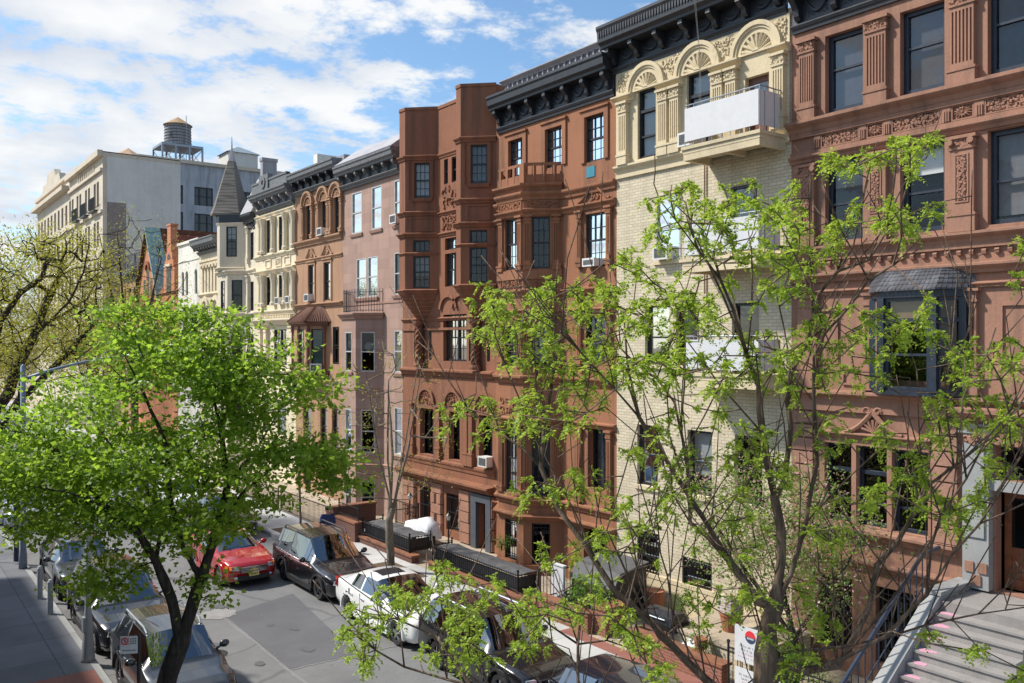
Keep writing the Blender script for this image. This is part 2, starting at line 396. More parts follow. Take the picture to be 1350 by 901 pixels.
SPLIT = {'string_course', 'moulding', 'window_sill', 'quoin', 'raised_panel', 'rusticated_block', 'swan_neck_pediment', 'carved_relief', 'carved_panel', 'gable_window', 'niche_shade', 'stone_inlay', 'arcade_moulding', 'downpipe', 'stone_tooth', 'dentil'}
class House:
    def __init__(s, name, y0, y1, roof, label, cat, mat, depth=12.0, z0=0.0, group=None):
        s.y0, s.y1, s.roof, s.mat, s.depth, s.z0 = y0, y1, roof, mat, depth, z0
        s.root = thing(name, (D, (y0+y1)/2, 0), label, cat, group)
        s.faces = []; s.extra = MB(); s.rg = random.Random(int(y0*10))
        s.main = s.face(FAC, y0, y1, z0, roof)
    def face(s, F, u0, u1, z0, z1):
        f = [F, u0, u1, z0, z1, []]; s.faces.append(f); return f
    def part(s, name, mb, mat, parent=None, smooth=False, label=None):
        if name in SPLIT and mb.marks:
            for q in mb.pieces(): o = q.build(name, mat, parent or s.root, smooth)
            return o
        o = mb.build(name, mat, parent or s.root, smooth)
        if label: o['label'] = label
        return o
    def bay(s, yr, yl, p, z0, z1, hole=True, cap=True, pf=None):
        """three-sided bay: 45 degree facet at the right end, front, 45 degree facet at the left"""
        q = pf if pf else p
        R_ = s.face(bayside(yr), 0, p/Q, z0, z1)
        Fr = s.face(bayfront(p), yr+p, yl-q, z0, z1)
        s.extra.quad(FAC(yl-q, p, z0), FAC(yl, 0, z0), FAC(yl, 0, z1), FAC(yl-q, p, z1))
        poly = [(yr, -.02), (yr+p, p-.01), (yl-q, p-.01), (yl, -.02)]
        if cap:
            for z in (z0+.004, z1-.004):
                s.extra.add([FAC(u, v, z) for u, v in poly], [(0, 1, 2, 3)])
        if hole: s.main[5].append((yr+.25, yl-.25, z0+.3, z1-.3, 'bay'))
        return R_, Fr
    def window(s, f, u0, u1, z0, z1, fm=None, cols=1, rows=1, fw=.07, sill=None, sill_v=.09, blind=None, bl=.5, pane=None,
               surround=None, sw=.15, sv=.05, mid=.5, transom=None, double=False, rd=.25, label=None, bars=False, name='window'):
        fm = fm or SASHB; pane = pane or GLS
        if blind is CURT: blind = s.rg.choice([CURT, CURT, CURT2, BLIND, None]); bl = s.rg.choice([bl, .45, .7, bl]) if blind is BLIND else bl
        F = f[0]; f[5].append((u0, u1, z0, z1)); sg = 1
        fr = MB(); d0, d1 = -rd+.02, -rd+.13
        e = .004
        a, b, c, d = u0+e, u1-e, z0+e, z1-e
        fr.box(F, a, a+fw, d0, d1, c, d); fr.box(F, b-fw, b, d0, d1, c, d)
        fr.box(F, a+fw, b-fw, d0, d1, c, c+fw*1.2); fr.box(F, a+fw, b-fw, d0, d1, d-fw, d)
        zt = d-fw; zb = c+fw*1.2
        if transom:
            fr.box(F, a+fw, b-fw, d0, d1+.02, transom-.045, transom+.045); zt2 = transom-.045
            if cols > 1:
                for k in range(1, cols):
                    u = a+fw+(b-a-2*fw)*k/cols; fr.box(F, u-.014, u+.014, d0+.05, d1-.02, transom+.045, zt)
            zt = zt2
        spans = [(a+fw, b-fw)]
        if double:
            mu = (a+b)/2; fr.box(F, mu-.05, mu+.05, d0, d1, zb, zt); spans = [(a+fw, mu-.05), (mu+.05, b-fw)]
        zm = zb+(zt-zb)*mid
        for (p, q) in spans:
            if mid: fr.box(F, p, q, d0+.02, d1-.01, zm-.028, zm+.028)
            for k in range(1, cols):
                u = p+(q-p)*k/cols
                fr.box(F, u-.013, u+.013, d0+.055, d1-.03, zm+.028 if mid else zb, zt); 
                if mid: fr.box(F, u-.013, u+.013, d0+.03, d1-.055, zb, zm-.028)
            for k in range(1, rows):
                z = zm+(zt-zm)*k/rows; fr.box(F, p, q, d0+.052, d1-.033, z-.012, z+.012)
                z = zb+(zm-zb)*k/rows; fr.box(F, p, q, d0+.027, d1-.058, z-.012, z+.012)
        w = s.part(name, fr, fm, label=label)
        gl = MB(); g = d0+.045
        gl.quad(F(a+fw*.5, g, c+fw*.5), F(b-fw*.5, g, c+fw*.5), F(b-fw*.5, g, d-fw*.5), F(a+fw*.5, g, d-fw*.5))
        s.part('pane', gl, pane, w)
        if sill:
            m = MB().extrude(F, [(-.2, z0-.16), (sill_v-.03, z0-.16), (sill_v, z0-.05), (sill_v, z0-.02), (-.2, z0+.012)], u0-.1, u1+.1)
            s.part('sill', m, sill, w)
        if blind:
            m = MB(); zb2 = d-(d-c)*bl; vv = d0-.05
            if blind in (CURT, CURT2):
                n = 10; P = []
                for k in range(n+1):
                    u = a+.02+(b-a-.04)*k/n; v = vv-.035*(k % 2)
                    P += [F(u, v, zb2), F(u, v, d-.02)]
                m.add(P, [(2*k, 2*k+2, 2*k+3, 2*k+1) for k in range(n)])
                s.part('curtain', m, blind, w)
            else:
                m.box(F, a+.03, b-.03, vv-.01, vv, zb2, d-.02); s.part('blind', m, blind, w)
        if surround:
            m = MB()
            m.box(F, u0-sw, u0-.003, .0, sv, z0, z1+sw); m.box(F, u1+.003, u1+sw, 0, sv, z0, z1+sw)
            m.box(F, u0-.003, u1+.003, 0, sv, z1+.003, z1+sw)
            m.box(F, u0-sw-.05, u1+sw+.05, 0, sv+.05, z1+sw, z1+sw+.07)
            s.part('surround', m, surround, w)
        if bars:
            m = MB(); n = max(4, int((u1-u0)/.13))
            for k in range(n+1):
                u = u0+.04+(u1-u0-.08)*k/n; m.tube([F(u, -.03, z0+.05), F(u, -.03, z1-.05)], .011, 4)
            for z in (z0+.15, (z0+z1)/2, z1-.15): m.box(F, u0+.02, u1-.02, -.045, -.02, z-.012, z+.012)
            s.part('security_bars', m, IRON, w)
        return w
    def door(s, f, u0, u1, z0, z1, mat, leaf=True, rd=.45, label=None, glassed=True):
        F = f[0]; f[5].append((u0, u1, z0, z1))
        m = MB(); d = -rd+.06; e = .004
        st = .14
        m.box(F, u0+e, u0+st, d-.05, d, z0+e, z1-e); m.box(F, u1-st, u1-e, d-.05, d, z0+e, z1-e)
        m.box(F, u0+st, u1-st, d-.05, d, z1-st-.02, z1-e); m.box(F, u0+st, u1-st, d-.05, d, z0+e, z0+.22)
        zm = z0+(z1-z0)*.38
        m.box(F, u0+st, u1-st, d-.05, d, zm-.09, zm+.09)
        m.box(F, u0+st, u1-st, d-.05, d-.03, z0+.22, zm-.09); m.box(F, u0+st+.08, u1-st-.08, d-.03, d-.012, z0+.30, zm-.17)
        w = s.part('door', m, mat, label=label)
        if glassed:
            g = MB().quad(F(u0+st, d-.03, zm+.09), F(u1-st, d-.03, zm+.09), F(u1-st, d-.03, z1-st), F(u0+st, d-.03, z1-st))
            s.part('pane', g, GLSD, w)
        h = MB().ball(F(u0+st*.5, d+.04, z0+1.0), .035, 8, 5); s.part('handle', h, CHROME, w)
        return w
    def done(s, dark=True, roofmat=None, parapet=.0):
        mb = s.extra
        for F, u0, u1, z0, z1, holes in s.faces: wall_grid(mb, F, u0, u1, z0, z1, holes)
        X0, X1 = D, D+s.depth
        mb.quad((X0, s.y0, s.z0), (X1, s.y0, s.z0), (X1, s.y0, s.roof), (X0, s.y0, s.roof))
        mb.quad((X0, s.y1, s.z0), (X1, s.y1, s.z0), (X1, s.y1, s.roof), (X0, s.y1, s.roof))
        mb.quad((X1, s.y0, s.z0), (X1, s.y1, s.z0), (X1, s.y1, s.roof), (X1, s.y0, s.roof))
        s.part('wall', mb, s.mat)
        rf = MB().wbox(X0+.02, X1-.02, s.y0+.02, s.y1-.02, s.roof-.14, s.roof-.02); s.part('roof', rf, roofmat or TAR)
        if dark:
            dk = MB().wbox(X0+1.1, X0+1.2, s.y0+.05, s.y1-.05, s.z0+.05, s.roof-.2); s.part('room_shade_sheet', dk, DARK)  # near-black sheet standing in for the unlit depth of the rooms

CORN = lambda z0, z1, o: [(0, z0), (o*.25, z0), (o*.3, z0+(z1-z0)*.3), (o*.8, z0+(z1-z0)*.62), (o*.95, z0+(z1-z0)*.68), (o, z1-.06), (o, z1), (0, z1)]
LEDGE = lambda z0, z1, o: [(0, z0), (o*.35, z0), (o*.5, z0+(z1-z0)*.35), (o*.85, z0+(z1-z0)*.55), (o, z0+(z1-z0)*.7), (o, z1-.02), (0, z1+.02)]
FLAT = lambda z0, z1, o: [(0, z0), (o, z0), (o, z1), (0, z1)]

def cornice(h, path, za, zb, zc, out, mat, nbr, frieze_seed=None, bracket_mat=None, dent=False, relief=True, archit=.1):
    """architrave + frieze (za..zb) + crown (zb..zc) with scrolled brackets hung under it"""
    m = MB()
    m.band(path, [(0, za), (archit*.6, za), (archit*.7, za+.08), (archit, za+.1), (archit*1.3, za+.17), (archit*1.3, za+.2), (0.05, za+.25), (0.03, zb), (0, zb)])
    m.band(path, [(0.0, zb), (out*.72, zb), (out*.74, zb+.08), (out*.9, zb+.16), (out*.93, zb+(zc-zb)*.7), (out, zc-.08), (out, zc), (0, zc+.05)])
    o = h.part('cornice', m, mat)
    y0, y1 = path[0][0], path[-1][0]; L = y1-y0
    for k in range(nbr):
        y = y0+.22+(L-.44)*k/(nbr-1); b = MB(); hh = zb-za-.28
        b.extrude(FAC, [(.03, zb-.005), (out*.66, zb-.005), (out*.68, zb-.14), (out*.52, zb-.24), (out*.34, zb-hh*.6), (out*.3, zb-hh*.85), (.13, zb-hh), (.03, zb-hh-.02)], y-.075, y+.075)
        b.tube([FAC(y-.09, out*.55, zb-.12), FAC(y+.09, out*.55, zb-.12)], .07, 8)
        h.part('bracket', b, bracket_mat or mat, o)
    if relief:
        r = MB()
        for k in range(nbr-1):
            ya = y0+.22+(L-.44)*k/(nbr-1)+.12; yb = y0+.22+(L-.44)*(k+1)/(nbr-1)-.12
            zz = za+.3; top = zb-.12
            pts = []
            for i in range(11):                         # festoon
                t = i/10; pts.append(FAC(ya+.05+(yb-ya-.1)*t, .06, top-(top-zz)*.75*math.sin(math.pi*t)))
            r.tube(pts, [.02+.03*math.sin(math.pi*i/10) for i in range(11)], 5)
            r.scroll(FAC, ya+.1, yb-.1, zz+.02, zz+.2, frieze_seed+k if frieze_seed else k, .016, .6, .035)
        h.part('frieze_relief', r, mat, o)
    if dent:
        dd = MB(); n = int(L/.11)
        for k in range(n): dd.box(FAC, y0+L*k/n, y0+L*k/n+.055, out*.93, out*.955, zb+.3, zc-.16)
        h.part('dentils', dd, mat, o)
    return o
def pilaster(h, F, uc, w, z0, z1, mat, v=.1, flutes=5, cap=.28, base=.3, v0=0.0, capital=True, seed=1):
    m = MB(); a, b = uc-w/2, uc+w/2; zb, zt = z0+base, z1-cap
    m.box(F, a-.04, b+.04, v0, v0+v+.04, z0, zb-.06); m.box(F, a-.06, b+.06, v0, v0+v+.06, zb-.06, zb)
    if flutes:
        n = flutes; sw = w/(2*n+1)
        m.box(F, a+.004, b-.004, v0, v0+v-.045, zb+.12, zt-.1)
        for k in range(n+1): m.box(F, a+sw*2*k, a+sw*(2*k+1), v0+.001, v0+v, zb+.12, zt-.1)
        m.box(F, a, b, v0, v0+v+.001, zb, zb+.12); m.box(F, a, b, v0, v0+v+.001, zt-.1, zt)
    else:
        m.box(F, a, b, v0, v0+v, zb, zt)
    m.box(F, a-.03, b+.03, v0, v0+v+.03, zt, zt+.05)
    m.box(F, a-.07, b+.07, v0, v0+v+.07, z1-.07, z1)
    if capital:
        m.box(F, a, b, v0, v0+v, zt+.05, z1-.07)
        m.scroll(F, a-.02, b+.02, zt+.04, z1-.06, seed, .028, 1.6, v0+v-.01)
    else: m.box(F, a, b, v0, v0+v+.01, zt+.05, z1-.07)
    return h.part('pilaster', m, mat)
def panel(m, F, u0, u1, z0, z1, w=.06, v=.04):
    m.mark()
    m.box(F, u0, u1, 0, v, z0, z0+w); m.box(F, u0, u1, 0, v, z1-w, z1)
    m.box(F, u0, u0+w, 0, v, z0+w, z1-w); m.box(F, u1-w, u1, 0, v, z0+w, z1-w)
AC_GROUP = 'air conditioners in the windows'
def ac_unit(F, uc, zc, label, w=.55, hgt=.38, out=.32, v0=-.1):
    n = F.n; t = F.t
    root = thing('air_conditioner', F(uc, v0, zc), label, 'air conditioner', AC_GROUP)
    m = MB().box(F, uc-w/2, uc+w/2, v0, out-.02, zc, zc+hgt)
    m.box(F, uc-w/2-.012, uc+w/2+.012, out-.05, out-.012, zc-.012, zc+hgt+.012)
    m.build('case', ACW, root)
    g = MB(); k = 8
    g.box(F, uc-w/2+.05, uc+w/2-.05, out-.018, out-.008, zc+.05, zc+hgt-.05)
    for i in range(k):
        z = zc+.06+(hgt-.12)*i/(k-1); g.box(F, uc-w/2+.05, uc+w/2-.05, out-.014, out, z-.008, z+.008)
    g.build('grille', ACG, root)
    return root

# ============ 1: red-brown house with navy windows and a stoop (right edge)
H = House('brownstone_house', 6.6, 13.3, 16.9, 'red-brown stone house at the right edge with navy window frames and a slate-roofed oriel', 'house', BR1)
f = H.main
RW = [(11.32, 12.33), (9.38, 10.40), (7.42, 8.47)]
for i, (a, b) in enumerate(RW):
    H.window(f, a, b, 13.8, 15.72, NAVY, fw=.1, pane=GLSD, blind=SCRN, bl=1.0 if i else .98, mid=.56, rd=.3)
    H.window(f, a, b, 10.62, 12.62, NAVY, fw=.1, pane=GLSB if i else GLSD, blind=BLIND if i < 2 else SCRN, bl=.33 if i < 2 else .9, mid=.45, rd=.3)
P = [(6.6, 0), (13.3, 0)]
m = MB(); m.band(P, LEDGE(13.42, 13.72, .3)); m.band(P, FLAT(13.3, 13.42, .09)); m.band(P, LEDGE(12.66, 12.86, .16)); m.band(P, FLAT(12.86, 12.95, .06))
m.band(P, LEDGE(10.28, 10.52, .24)); m.band(P, FLAT(10.16, 10.28, .08)); m.band(P, LEDGE(9.62, 9.84, .22)); m.band(P, LEDGE(9.3, 9.42, .12))
m.band(P, LEDGE(6.72, 6.95, .3)); m.band(P, FLAT(6.45, 6.72, .1)); m.band([(9.1, 0), (13.3, 0)], LEDGE(3.45, 3.7, .24)); m.band([(9.1, 0), (13.3, 0)], LEDGE(2.75, 2.95, .18))
H.part('string_course', m, BR1)
fr = MB()                                                # carved frieze between the two upper storeys
y = 12.62
for k, (w, kind) in enumerate([(.2, 'f'), (1.02, 's'), (.2, 'f'), (.42, 'r'), (.2, 'f'), (1.15, 's'), (.22, 'f'), (.48, 'r'), (.22, 'f'), (1.3, 's'), (.22, 'f')]):
    a, b = y-w, y
    if kind == 's': panel(fr, FAC, a, b, 12.96, 13.3, .03, .05); fr.scroll(FAC, a+.04, b-.04, 12.99, 13.27, 40+k, .026, 2.2)
    elif kind == 'r':
        panel(fr, FAC, a, b, 12.96, 13.3, .03, .05); c = (a+b)/2
        for q in range(14):
            an = 2*math.pi*q/14
            fr.tube([FAC(c+.02*math.cos(an), .03, 13.13+.02*math.sin(an)), FAC(c+.1*math.cos(an+.25), .05, 13.13+.08*math.sin(an+.25)), FAC(c+.19*math.cos(an+.3), .02, 13.13+.14*math.sin(an+.3))], [.01, .022, .012], 4)
        fr.ball(FAC(c, .05, 13.13), .03, 6, 4)
    else:
        fr.box(FAC, a+.01, b-.01, 0, .06, 12.96, 13.3)
        for q in range(3): fr.box(FAC, a+.035+q*.05, a+.06+q*.05, .06, .085, 12.98, 13.2)
    y = a
H.part('carved_frieze', fr, BR1)
for k, (yc, w) in enumerate([(12.78, .42), (10.93, .5), (8.95, .5), (7.0, .5)]):
    pilaster(H, FAC, yc, w, 13.72, 15.75, BR1, .13, 6, .34, .34, seed=3+k)
    pl = pilaster(H, FAC, yc, w, 10.52, 12.6, BR1, .13, 0, .3, .4, seed=13+k)
    mm = MB(); panel(mm, bayfront(.13), yc-.15, yc+.15, 11.15, 12.2, .03, .02); mm.scroll(bayfront(.13), yc-.09, yc+.09, 11.2, 12.15, 61+k, .022, 1.4)
    for q in (-1, 1): mm.tube([FAC(yc+q*.22, .05, 12.46), FAC(yc+q*.22, .24, 12.46)], .07, 10)
    H.part('carved_panel', mm, BR1, pl)
    pilaster(H, FAC, yc, w+.1, 7.0, 9.3, BR1, .12, 6 if k else 0, .3, .5, capital=False)
cornice(H, [(6.6, 0), (13.24, 0)], 16.0, 16.9, 17.6, .7, BLK, 7, 5, dent=True)
dn = MB()
for k in range(24): dn.mark().extrude(FAC, [(.0, 10.0), (.07, 10.02), (.09, 10.09), (.05, 10.13), (0, 10.13)], 6.9+k*.262, 6.99+k*.262)
H.part('stone_tooth', dn, BR1)
pn = MB(); panel(pn, FAC, 11.95, 12.75, 7.6, 8.95, .05, .05); panel(pn, FAC, 11.35, 11.85, 7.1, 7.5, .05, .05); panel(pn, FAC, 6.8, 8.2, 7.6, 8.95, .05, .05)
H.part('raised_panel', pn, BR1)
# oriel with tiled roof, navy posts
rr, ff = H.bay(8.78, 11.08, .55, 6.95, 9.28, cap=True)
H.window(rr, .06, .72, 7.05, 9.12, NAVY, fw=.07, pane=GLSD, mid=0, transom=8.62, rd=.12)
H.window(ff, 9.42, 10.46, 7.05, 9.12, NAVY, fw=.07, pane=GLS, blind=paint('tan_blind', (.30, .17, .09), .8), bl=.24, mid=.5, transom=8.62, rd=.12)
bp = [(8.78, 0), (9.33, .55), (10.53, .55), (11.08, 0)]
m = MB(); m.band(bp, FLAT(9.13, 9.28, .06)); m.band(bp, FLAT(6.95, 7.04, .05))
for (u, v) in [(9.33, .55), (10.53, .55), (8.9, .12), (10.96, .12)]: m.box(FAC, u-.08, u+.08, v-.06, v+.08, 7.045, 9.125)
H.part('oriel_frame', m, NAVY)
tl = MB(); oy = .14                                      # tiles laid in overlapping rows
rows = 7
for k in range(rows):
    t0 = k/rows; t1 = (k+1.25)/rows
    def ring(t, lift):
        s_ = 1-t; p = .69*s_*(.55+.45*s_)+.16*t; z = 9.28+.5*math.sin(t*math.pi/2)+lift
        return [(8.78-oy*s_+.1*t, -.0, z), (9.33-oy*.7*s_-.25*t*0, p, z), (10.53+oy*.7*s_, p, z), (11.08+oy*s_-.1*t, -.0, z)]
    A = ring(t0, .035); B = ring(min(1, t1), .0)
    for i in range(3):
        n = 14 if i == 1 else 8
        for q in range(n):
            g = .02
            def lp(P_, x): return tuple(P_[i][c]+(P_[i+1][c]-P_[i][c])*x for c in range(3))
            a, b = lp(A, (q+g+.04)/n), lp(A, (q+1-g-.04)/n); c, d = lp(B, (q+1-g)/n), lp(B, (q+g)/n)
            dz = rnd.uniform(-.012, .012)
            tl.quad(FAC(a[0], a[1], a[2]+dz), FAC(b[0], b[1], b[2]+dz), FAC(*c), FAC(*d))
            tl.quad(FAC(a[0], a[1], a[2]+dz), FAC(b[0], b[1], b[2]+dz), FAC(b[0], b[1], b[2]-.04), FAC(a[0], a[1], a[2]-.04))
H.part('oriel_roof', tl, stone('oriel_slate', (.075, .075, .085), rough=.45, streak=.35, var=.5, stain=(.3, .3, .32)))
# parlour floor
for (a, b) in [(11.62, 12.35), (10.72, 11.5), (9.75, 10.6)]:
    H.window(f, a, b, 3.75, 5.66, NAVY, fw=.07, pane=GLSD, mid=.4, transom=5.02, rd=.3)
m = MB(); m.band([(9.6, 0), (12.5, 0)], LEDGE(5.82, 5.96, .14)); 
H.part('window_hood', m, BR1)
pe = MB(); c = 11.02                                      # swan-neck pediment with a shell
for q in (-1, 1):
    pts = [FAC(c+q*(.72-.72*t), .08, 5.98+.52*(t**1.8)) for t in [i/8 for i in range(9)]]
    pe.tube(pts, [.05+.02*i/8 for i in range(9)], 6)
    sp = [FAC(c+q*(.13+.1*math.cos(a)*(1-a/9)), .1, 6.5+.1*math.sin(a)*(1-a/9)) for a in [i*.7 for i in range(10)]]
    pe.tube(sp, .035, 5)
for k in range(7):
    a = math.pi*(.1+.8*k/6); pe.tube([FAC(c, .05, 6.0), FAC(c+.3*math.cos(a), .07, 6.0+.3*math.sin(a))], [.02, .05], 5)
H.part('pediment', pe, BR1)
rq = MB()
for k in range(9):
    z = 2.98+k*.36 if k > 1 else 2.98+k*.24
    if z > 6: break
    for a, b in ((9.05, 9.62), (12.6, 13.2)):
        rq.mark().box(FAC, a+rnd.uniform(0, .02), b, 0, .1+rnd.uniform(0, .03), 3.72+k*.34, 3.72+k*.34+.3)
H.part('quoin', rq, BR1d)
# basement and door
for (a, b) in [(11.6, 12.5), (10.0, 11.0)]: H.window(f, a, b, .6, 2.4, SASHB, bars=True, rd=.3, pane=GLSD)
H.door(f, 7.25, 8.3, 2.9, 5.0, WOOD, label='varnished wooden entrance door with a dark glass panel')
H.window(f, 7.25, 8.3, 5.25, 5.95, SASHB, mid=0, pane=GLSD, rd=.4, name='fanlight')
m = MB()
for a, b in ((8.36, 8.9), (6.75, 7.2)):
    m.box(FAC, a, b, 0, .2, 2.9, 6.2); m.box(FAC, a-.06, b+.06, 0, .27, 6.2, 6.4); m.box(FAC, a+.08, b-.08, .2, .24, 4.0, 6.0)
m.box(FAC, 7.2, 8.36, 0, .12, 5.02, 5.24)
dsr = H.part('door_surround', m, GREYST)
m = MB()
for z, uu in ((3.25, 8.48), (3.25, 8.75), (2.98, 8.6)): m.mark().box(FAC, uu-.09, uu+.09, .2, .23, z, z+.22)
H.part('stone_inlay', m, BR1, dsr)
m = MB().band([(6.66, 0), (9.0, 0)], LEDGE(6.4, 6.75, .55)); m.scroll(FAC, 6.8, 8.9, 6.0, 6.4, 9, .04, 1.5, .22)
H.part('door_hood', m, BR1)
st = MB(); n = 14
for k in range(n):                                       # steps run out to the pavement
    zt = 2.85-k*.19; x1 = 17.55-k*.27
    st.wbox(x1-.265, x1-.004, 6.96, 8.74, .13, zt-.235); st.wbox(x1-.30, x1+.0, 6.95, 8.75, zt-.235, zt-.19)
st.wbox(17.55, 18.99, 6.95, 8.75, .13, 2.85)
sp = H.part('stoop', st, stone('stoop_stone', (.27, .25, .235), streak=.25, grain=30))
ck = MB()
ck.plate(facing_south(9.05), [(19-.01, .13), (19-.01, 2.98), (17.6, 2.98), (13.8, .45), (13.8, .13)], .02, .3)
ck.extrude(facing_south(9.05), [(-.02, 2.95), (.34, 2.95), (.34, 3.03), (-.02, 3.03)], 17.5, 18.98)
H.part('cheek_wall', ck, GREYST, sp)
pk = MB(); g = random.Random(4)
for k in range(8):
    zt = 2.85-k*.19-.19; x1 = 17.55-k*.27; pts = []
    for i in range(11):
        a = 2*math.pi*i/11; pts.append((x1-.15+.12*math.cos(a)*g.uniform(.6, 1.1), 8.56+.2*math.sin(a)*g.uniform(.6, 1.1)-.03))
    pk.add([(x, min(y, 8.745), zt+.004) for x, y in pts], [tuple(range(11))])
H.part('pink_chalk', pk, paint('pink_chalk', (.55, .27, .36), .9, var=.3, scale=30), sp)
hr = MB(); rail = [(18.3, 9.15, 3.75), (17.6, 9.15, 3.7), (13.9, 9.15, 1.2), (13.9, 9.15, .9)]
hr.tube(rail, .045, 8)
for k in range(16):
    t = k/15; x = 17.6-3.6*t; zt = 3.66-2.45*t; hr.tube([(x, 9.15, zt-.83), (x, 9.15, zt)], .014, 5)
hr.tube([(17.6, 9.15, 3.0), (13.95, 9.15, .55)], .015, 5)
H.part('handrail', hr, paint('blue_black_iron', (.02, .028, .05), .35), sp)
H.done()

# ============ 2: cream brick house with arched top floor
H = House('brick_house', 13.3, 19.73, 16.75, 'cream brick house with three shell arches under its black cornice and stacked balconies', 'house', YBR)
f = H.main
H.window(f, 18.0, 18.76, 13.75, 15.85, SASHB, pane=GLS, blind=BLIND, bl=.96, mid=.45, transom=15.2, rd=0.17, fw=.06)
H.window(f, 15.92, 16.78, 13.75, 15.85, SASHB, pane=GLS, blind=BLIND, bl=.72, mid=.35, transom=15.2, rd=0.17, fw=.06)
H.door(f, 13.95, 14.72, 13.45, 15.25, paint('brown_balcony_door', (.13, .05, .03), .5, var=.2), rd=0.17, label='brown glazed balcony door under the right arch')
H.window(f, 17.04, 18.03, 10.57, 12.5, SASHW, fw=.06, blind=CURT, bl=.6, mid=.5, rd=0.11)
H.window(f, 14.37, 15.25, 10.6, 12.4, SASHB, pane=GLSD, mid=.5, rd=0.17)
H.window(f, 17.5, 18.5, 7.45, 9.25, SASHB, blind=BLIND, bl=.75, mid=.45)
H.window(f, 16.42, 17.25, 7.45, 9.25, SASHBR, blind=SCRN, bl=1, mid=.45)
H.window(f, 14.3, 15.2, 7.2, 9.2, SASHB, pane=GLSD, mid=.5)
H.window(f, 17.97, 18.83, 3.75, 5.6, SASHB, blind=BLIND, bl=.6, bars=False)
H.window(f, 15.9, 16.8, 3.75, 5.6, SASHB, blind=CURT, bl=1); H.window(f, 14.2, 15.1, 3.75, 5.6, SASHB, pane=GLSD)
H.window(f, 17.9, 18.83, .85, 2.35, SASHB, bars=True, rd=0.17); H.window(f, 15.9, 17.0, .7, 1.9, SASHB, bars=True, rd=0.17)
P = [(13.32, 0), (19.71, 0)]
top = MB()                                               # painted stone top storey laid over the brick
holes = [(18.0, 18.76, 13.75, 15.85), (15.92, 16.78, 13.75, 15.85), (13.95, 14.72, 13.45, 15.25)]
wall_grid(top, bayfront(.05), 13.32, 19.71, 13.45, 16.62, holes, .05)
AR = [(18.38, .47), (16.35, .52), (14.33, .5)]
for uc, r in AR:
    for k, (ra, rb, v) in enumerate(((r, r+.13, .1), (r+.13, r+.2, .14), (r+.2, r+.32, .18))):
        top.arch(FAC, uc, 15.86, ra, rb, .03, v, n=18)
    for q in range(9):                                   # shell fan
        a = math.pi*(.06+.88*q/8)
        top.tube([FAC(uc+.08*math.cos(a), .06, 15.88+.08*math.sin(a)), FAC(uc+r*.95*math.cos(a), .06, 15.88+r*.95*math.sin(a))], [.02, .055], 5)
    top.box(FAC, uc-r, uc+r, .02, .12, 15.84, 15.9); top.arch(FAC, uc, 15.88, .0, .1, .03, .12, n=8)
st2 = H.part('carved_top_storey', top, YEL)
for a, b in ((18.78, 18.0), (16.7, 17.85), (14.85, 15.85), (13.35, 13.85), (18.9, 19.66)):
    lo, hi = min(a, b), max(a, b)
    if hi-lo < 1.0 and lo > 18: lo, hi = (18.88, 19.68) if lo > 18.5 else (lo, hi)
for k, (lo, hi) in enumerate(((18.92, 19.68), (16.93, 17.84), (14.88, 15.8), (13.36, 13.82))):
    sc = MB().scroll(bayfront(.05), lo+.05, hi-.05, 15.98, 16.55, 70+k, .028, 2.5)
    H.part('carved_spandrel', sc, YEL, st2)
    n = 2 if hi-lo > .85 else 1
    m = MB(); m.band([(lo-.06, 0), (hi+.06, 0)], LEDGE(15.62, 15.84, .28)); H.part('impost', m, YEL, st2)
    for q in range(n):
        w = .34; uc = (lo+hi)/2+(q-(n-1)/2)*.46
        p = pilaster(H, FAC, uc, w, 13.66, 15.62, YEL, .16, 4, .34, .32, seed=80+k*2+q, v0=.04)
m = MB(); m.band(P, LEDGE(13.4, 13.68, .2)); m.band(P, FLAT(13.28, 13.4, .07)); H.part('string_course', m, YEL)
for nm in [(17.04, 18.03, 12.5), (14.37, 15.25, 12.4), (17.5, 18.5, 9.25), (16.42, 17.25, 9.25), (17.97, 18.83, 5.6)]:
    pass
m = MB()
for a, b, z in [(17.04, 18.03, 10.57), (14.37, 15.25, 10.6), (17.5, 18.5, 7.45), (16.42, 17.25, 7.45), (17.97, 18.83, 3.75), (15.9, 16.8, 3.75)]:
    m.mark().box(FAC, a-.08, b+.08, 0, .07, z-.12, z)
H.part('window_sill', m, YEL)
cornice(H, [(13.4, 0), (19.9, 0)], 16.6, 17.35, 18.0, .75, BLK, 7, 15, dent=True)
m = MB().band(P, FLAT(1.0, 1.12, .06)); m.band(P, FLAT(.13, 1.0, .04)); H.part('plinth', m, YEL)
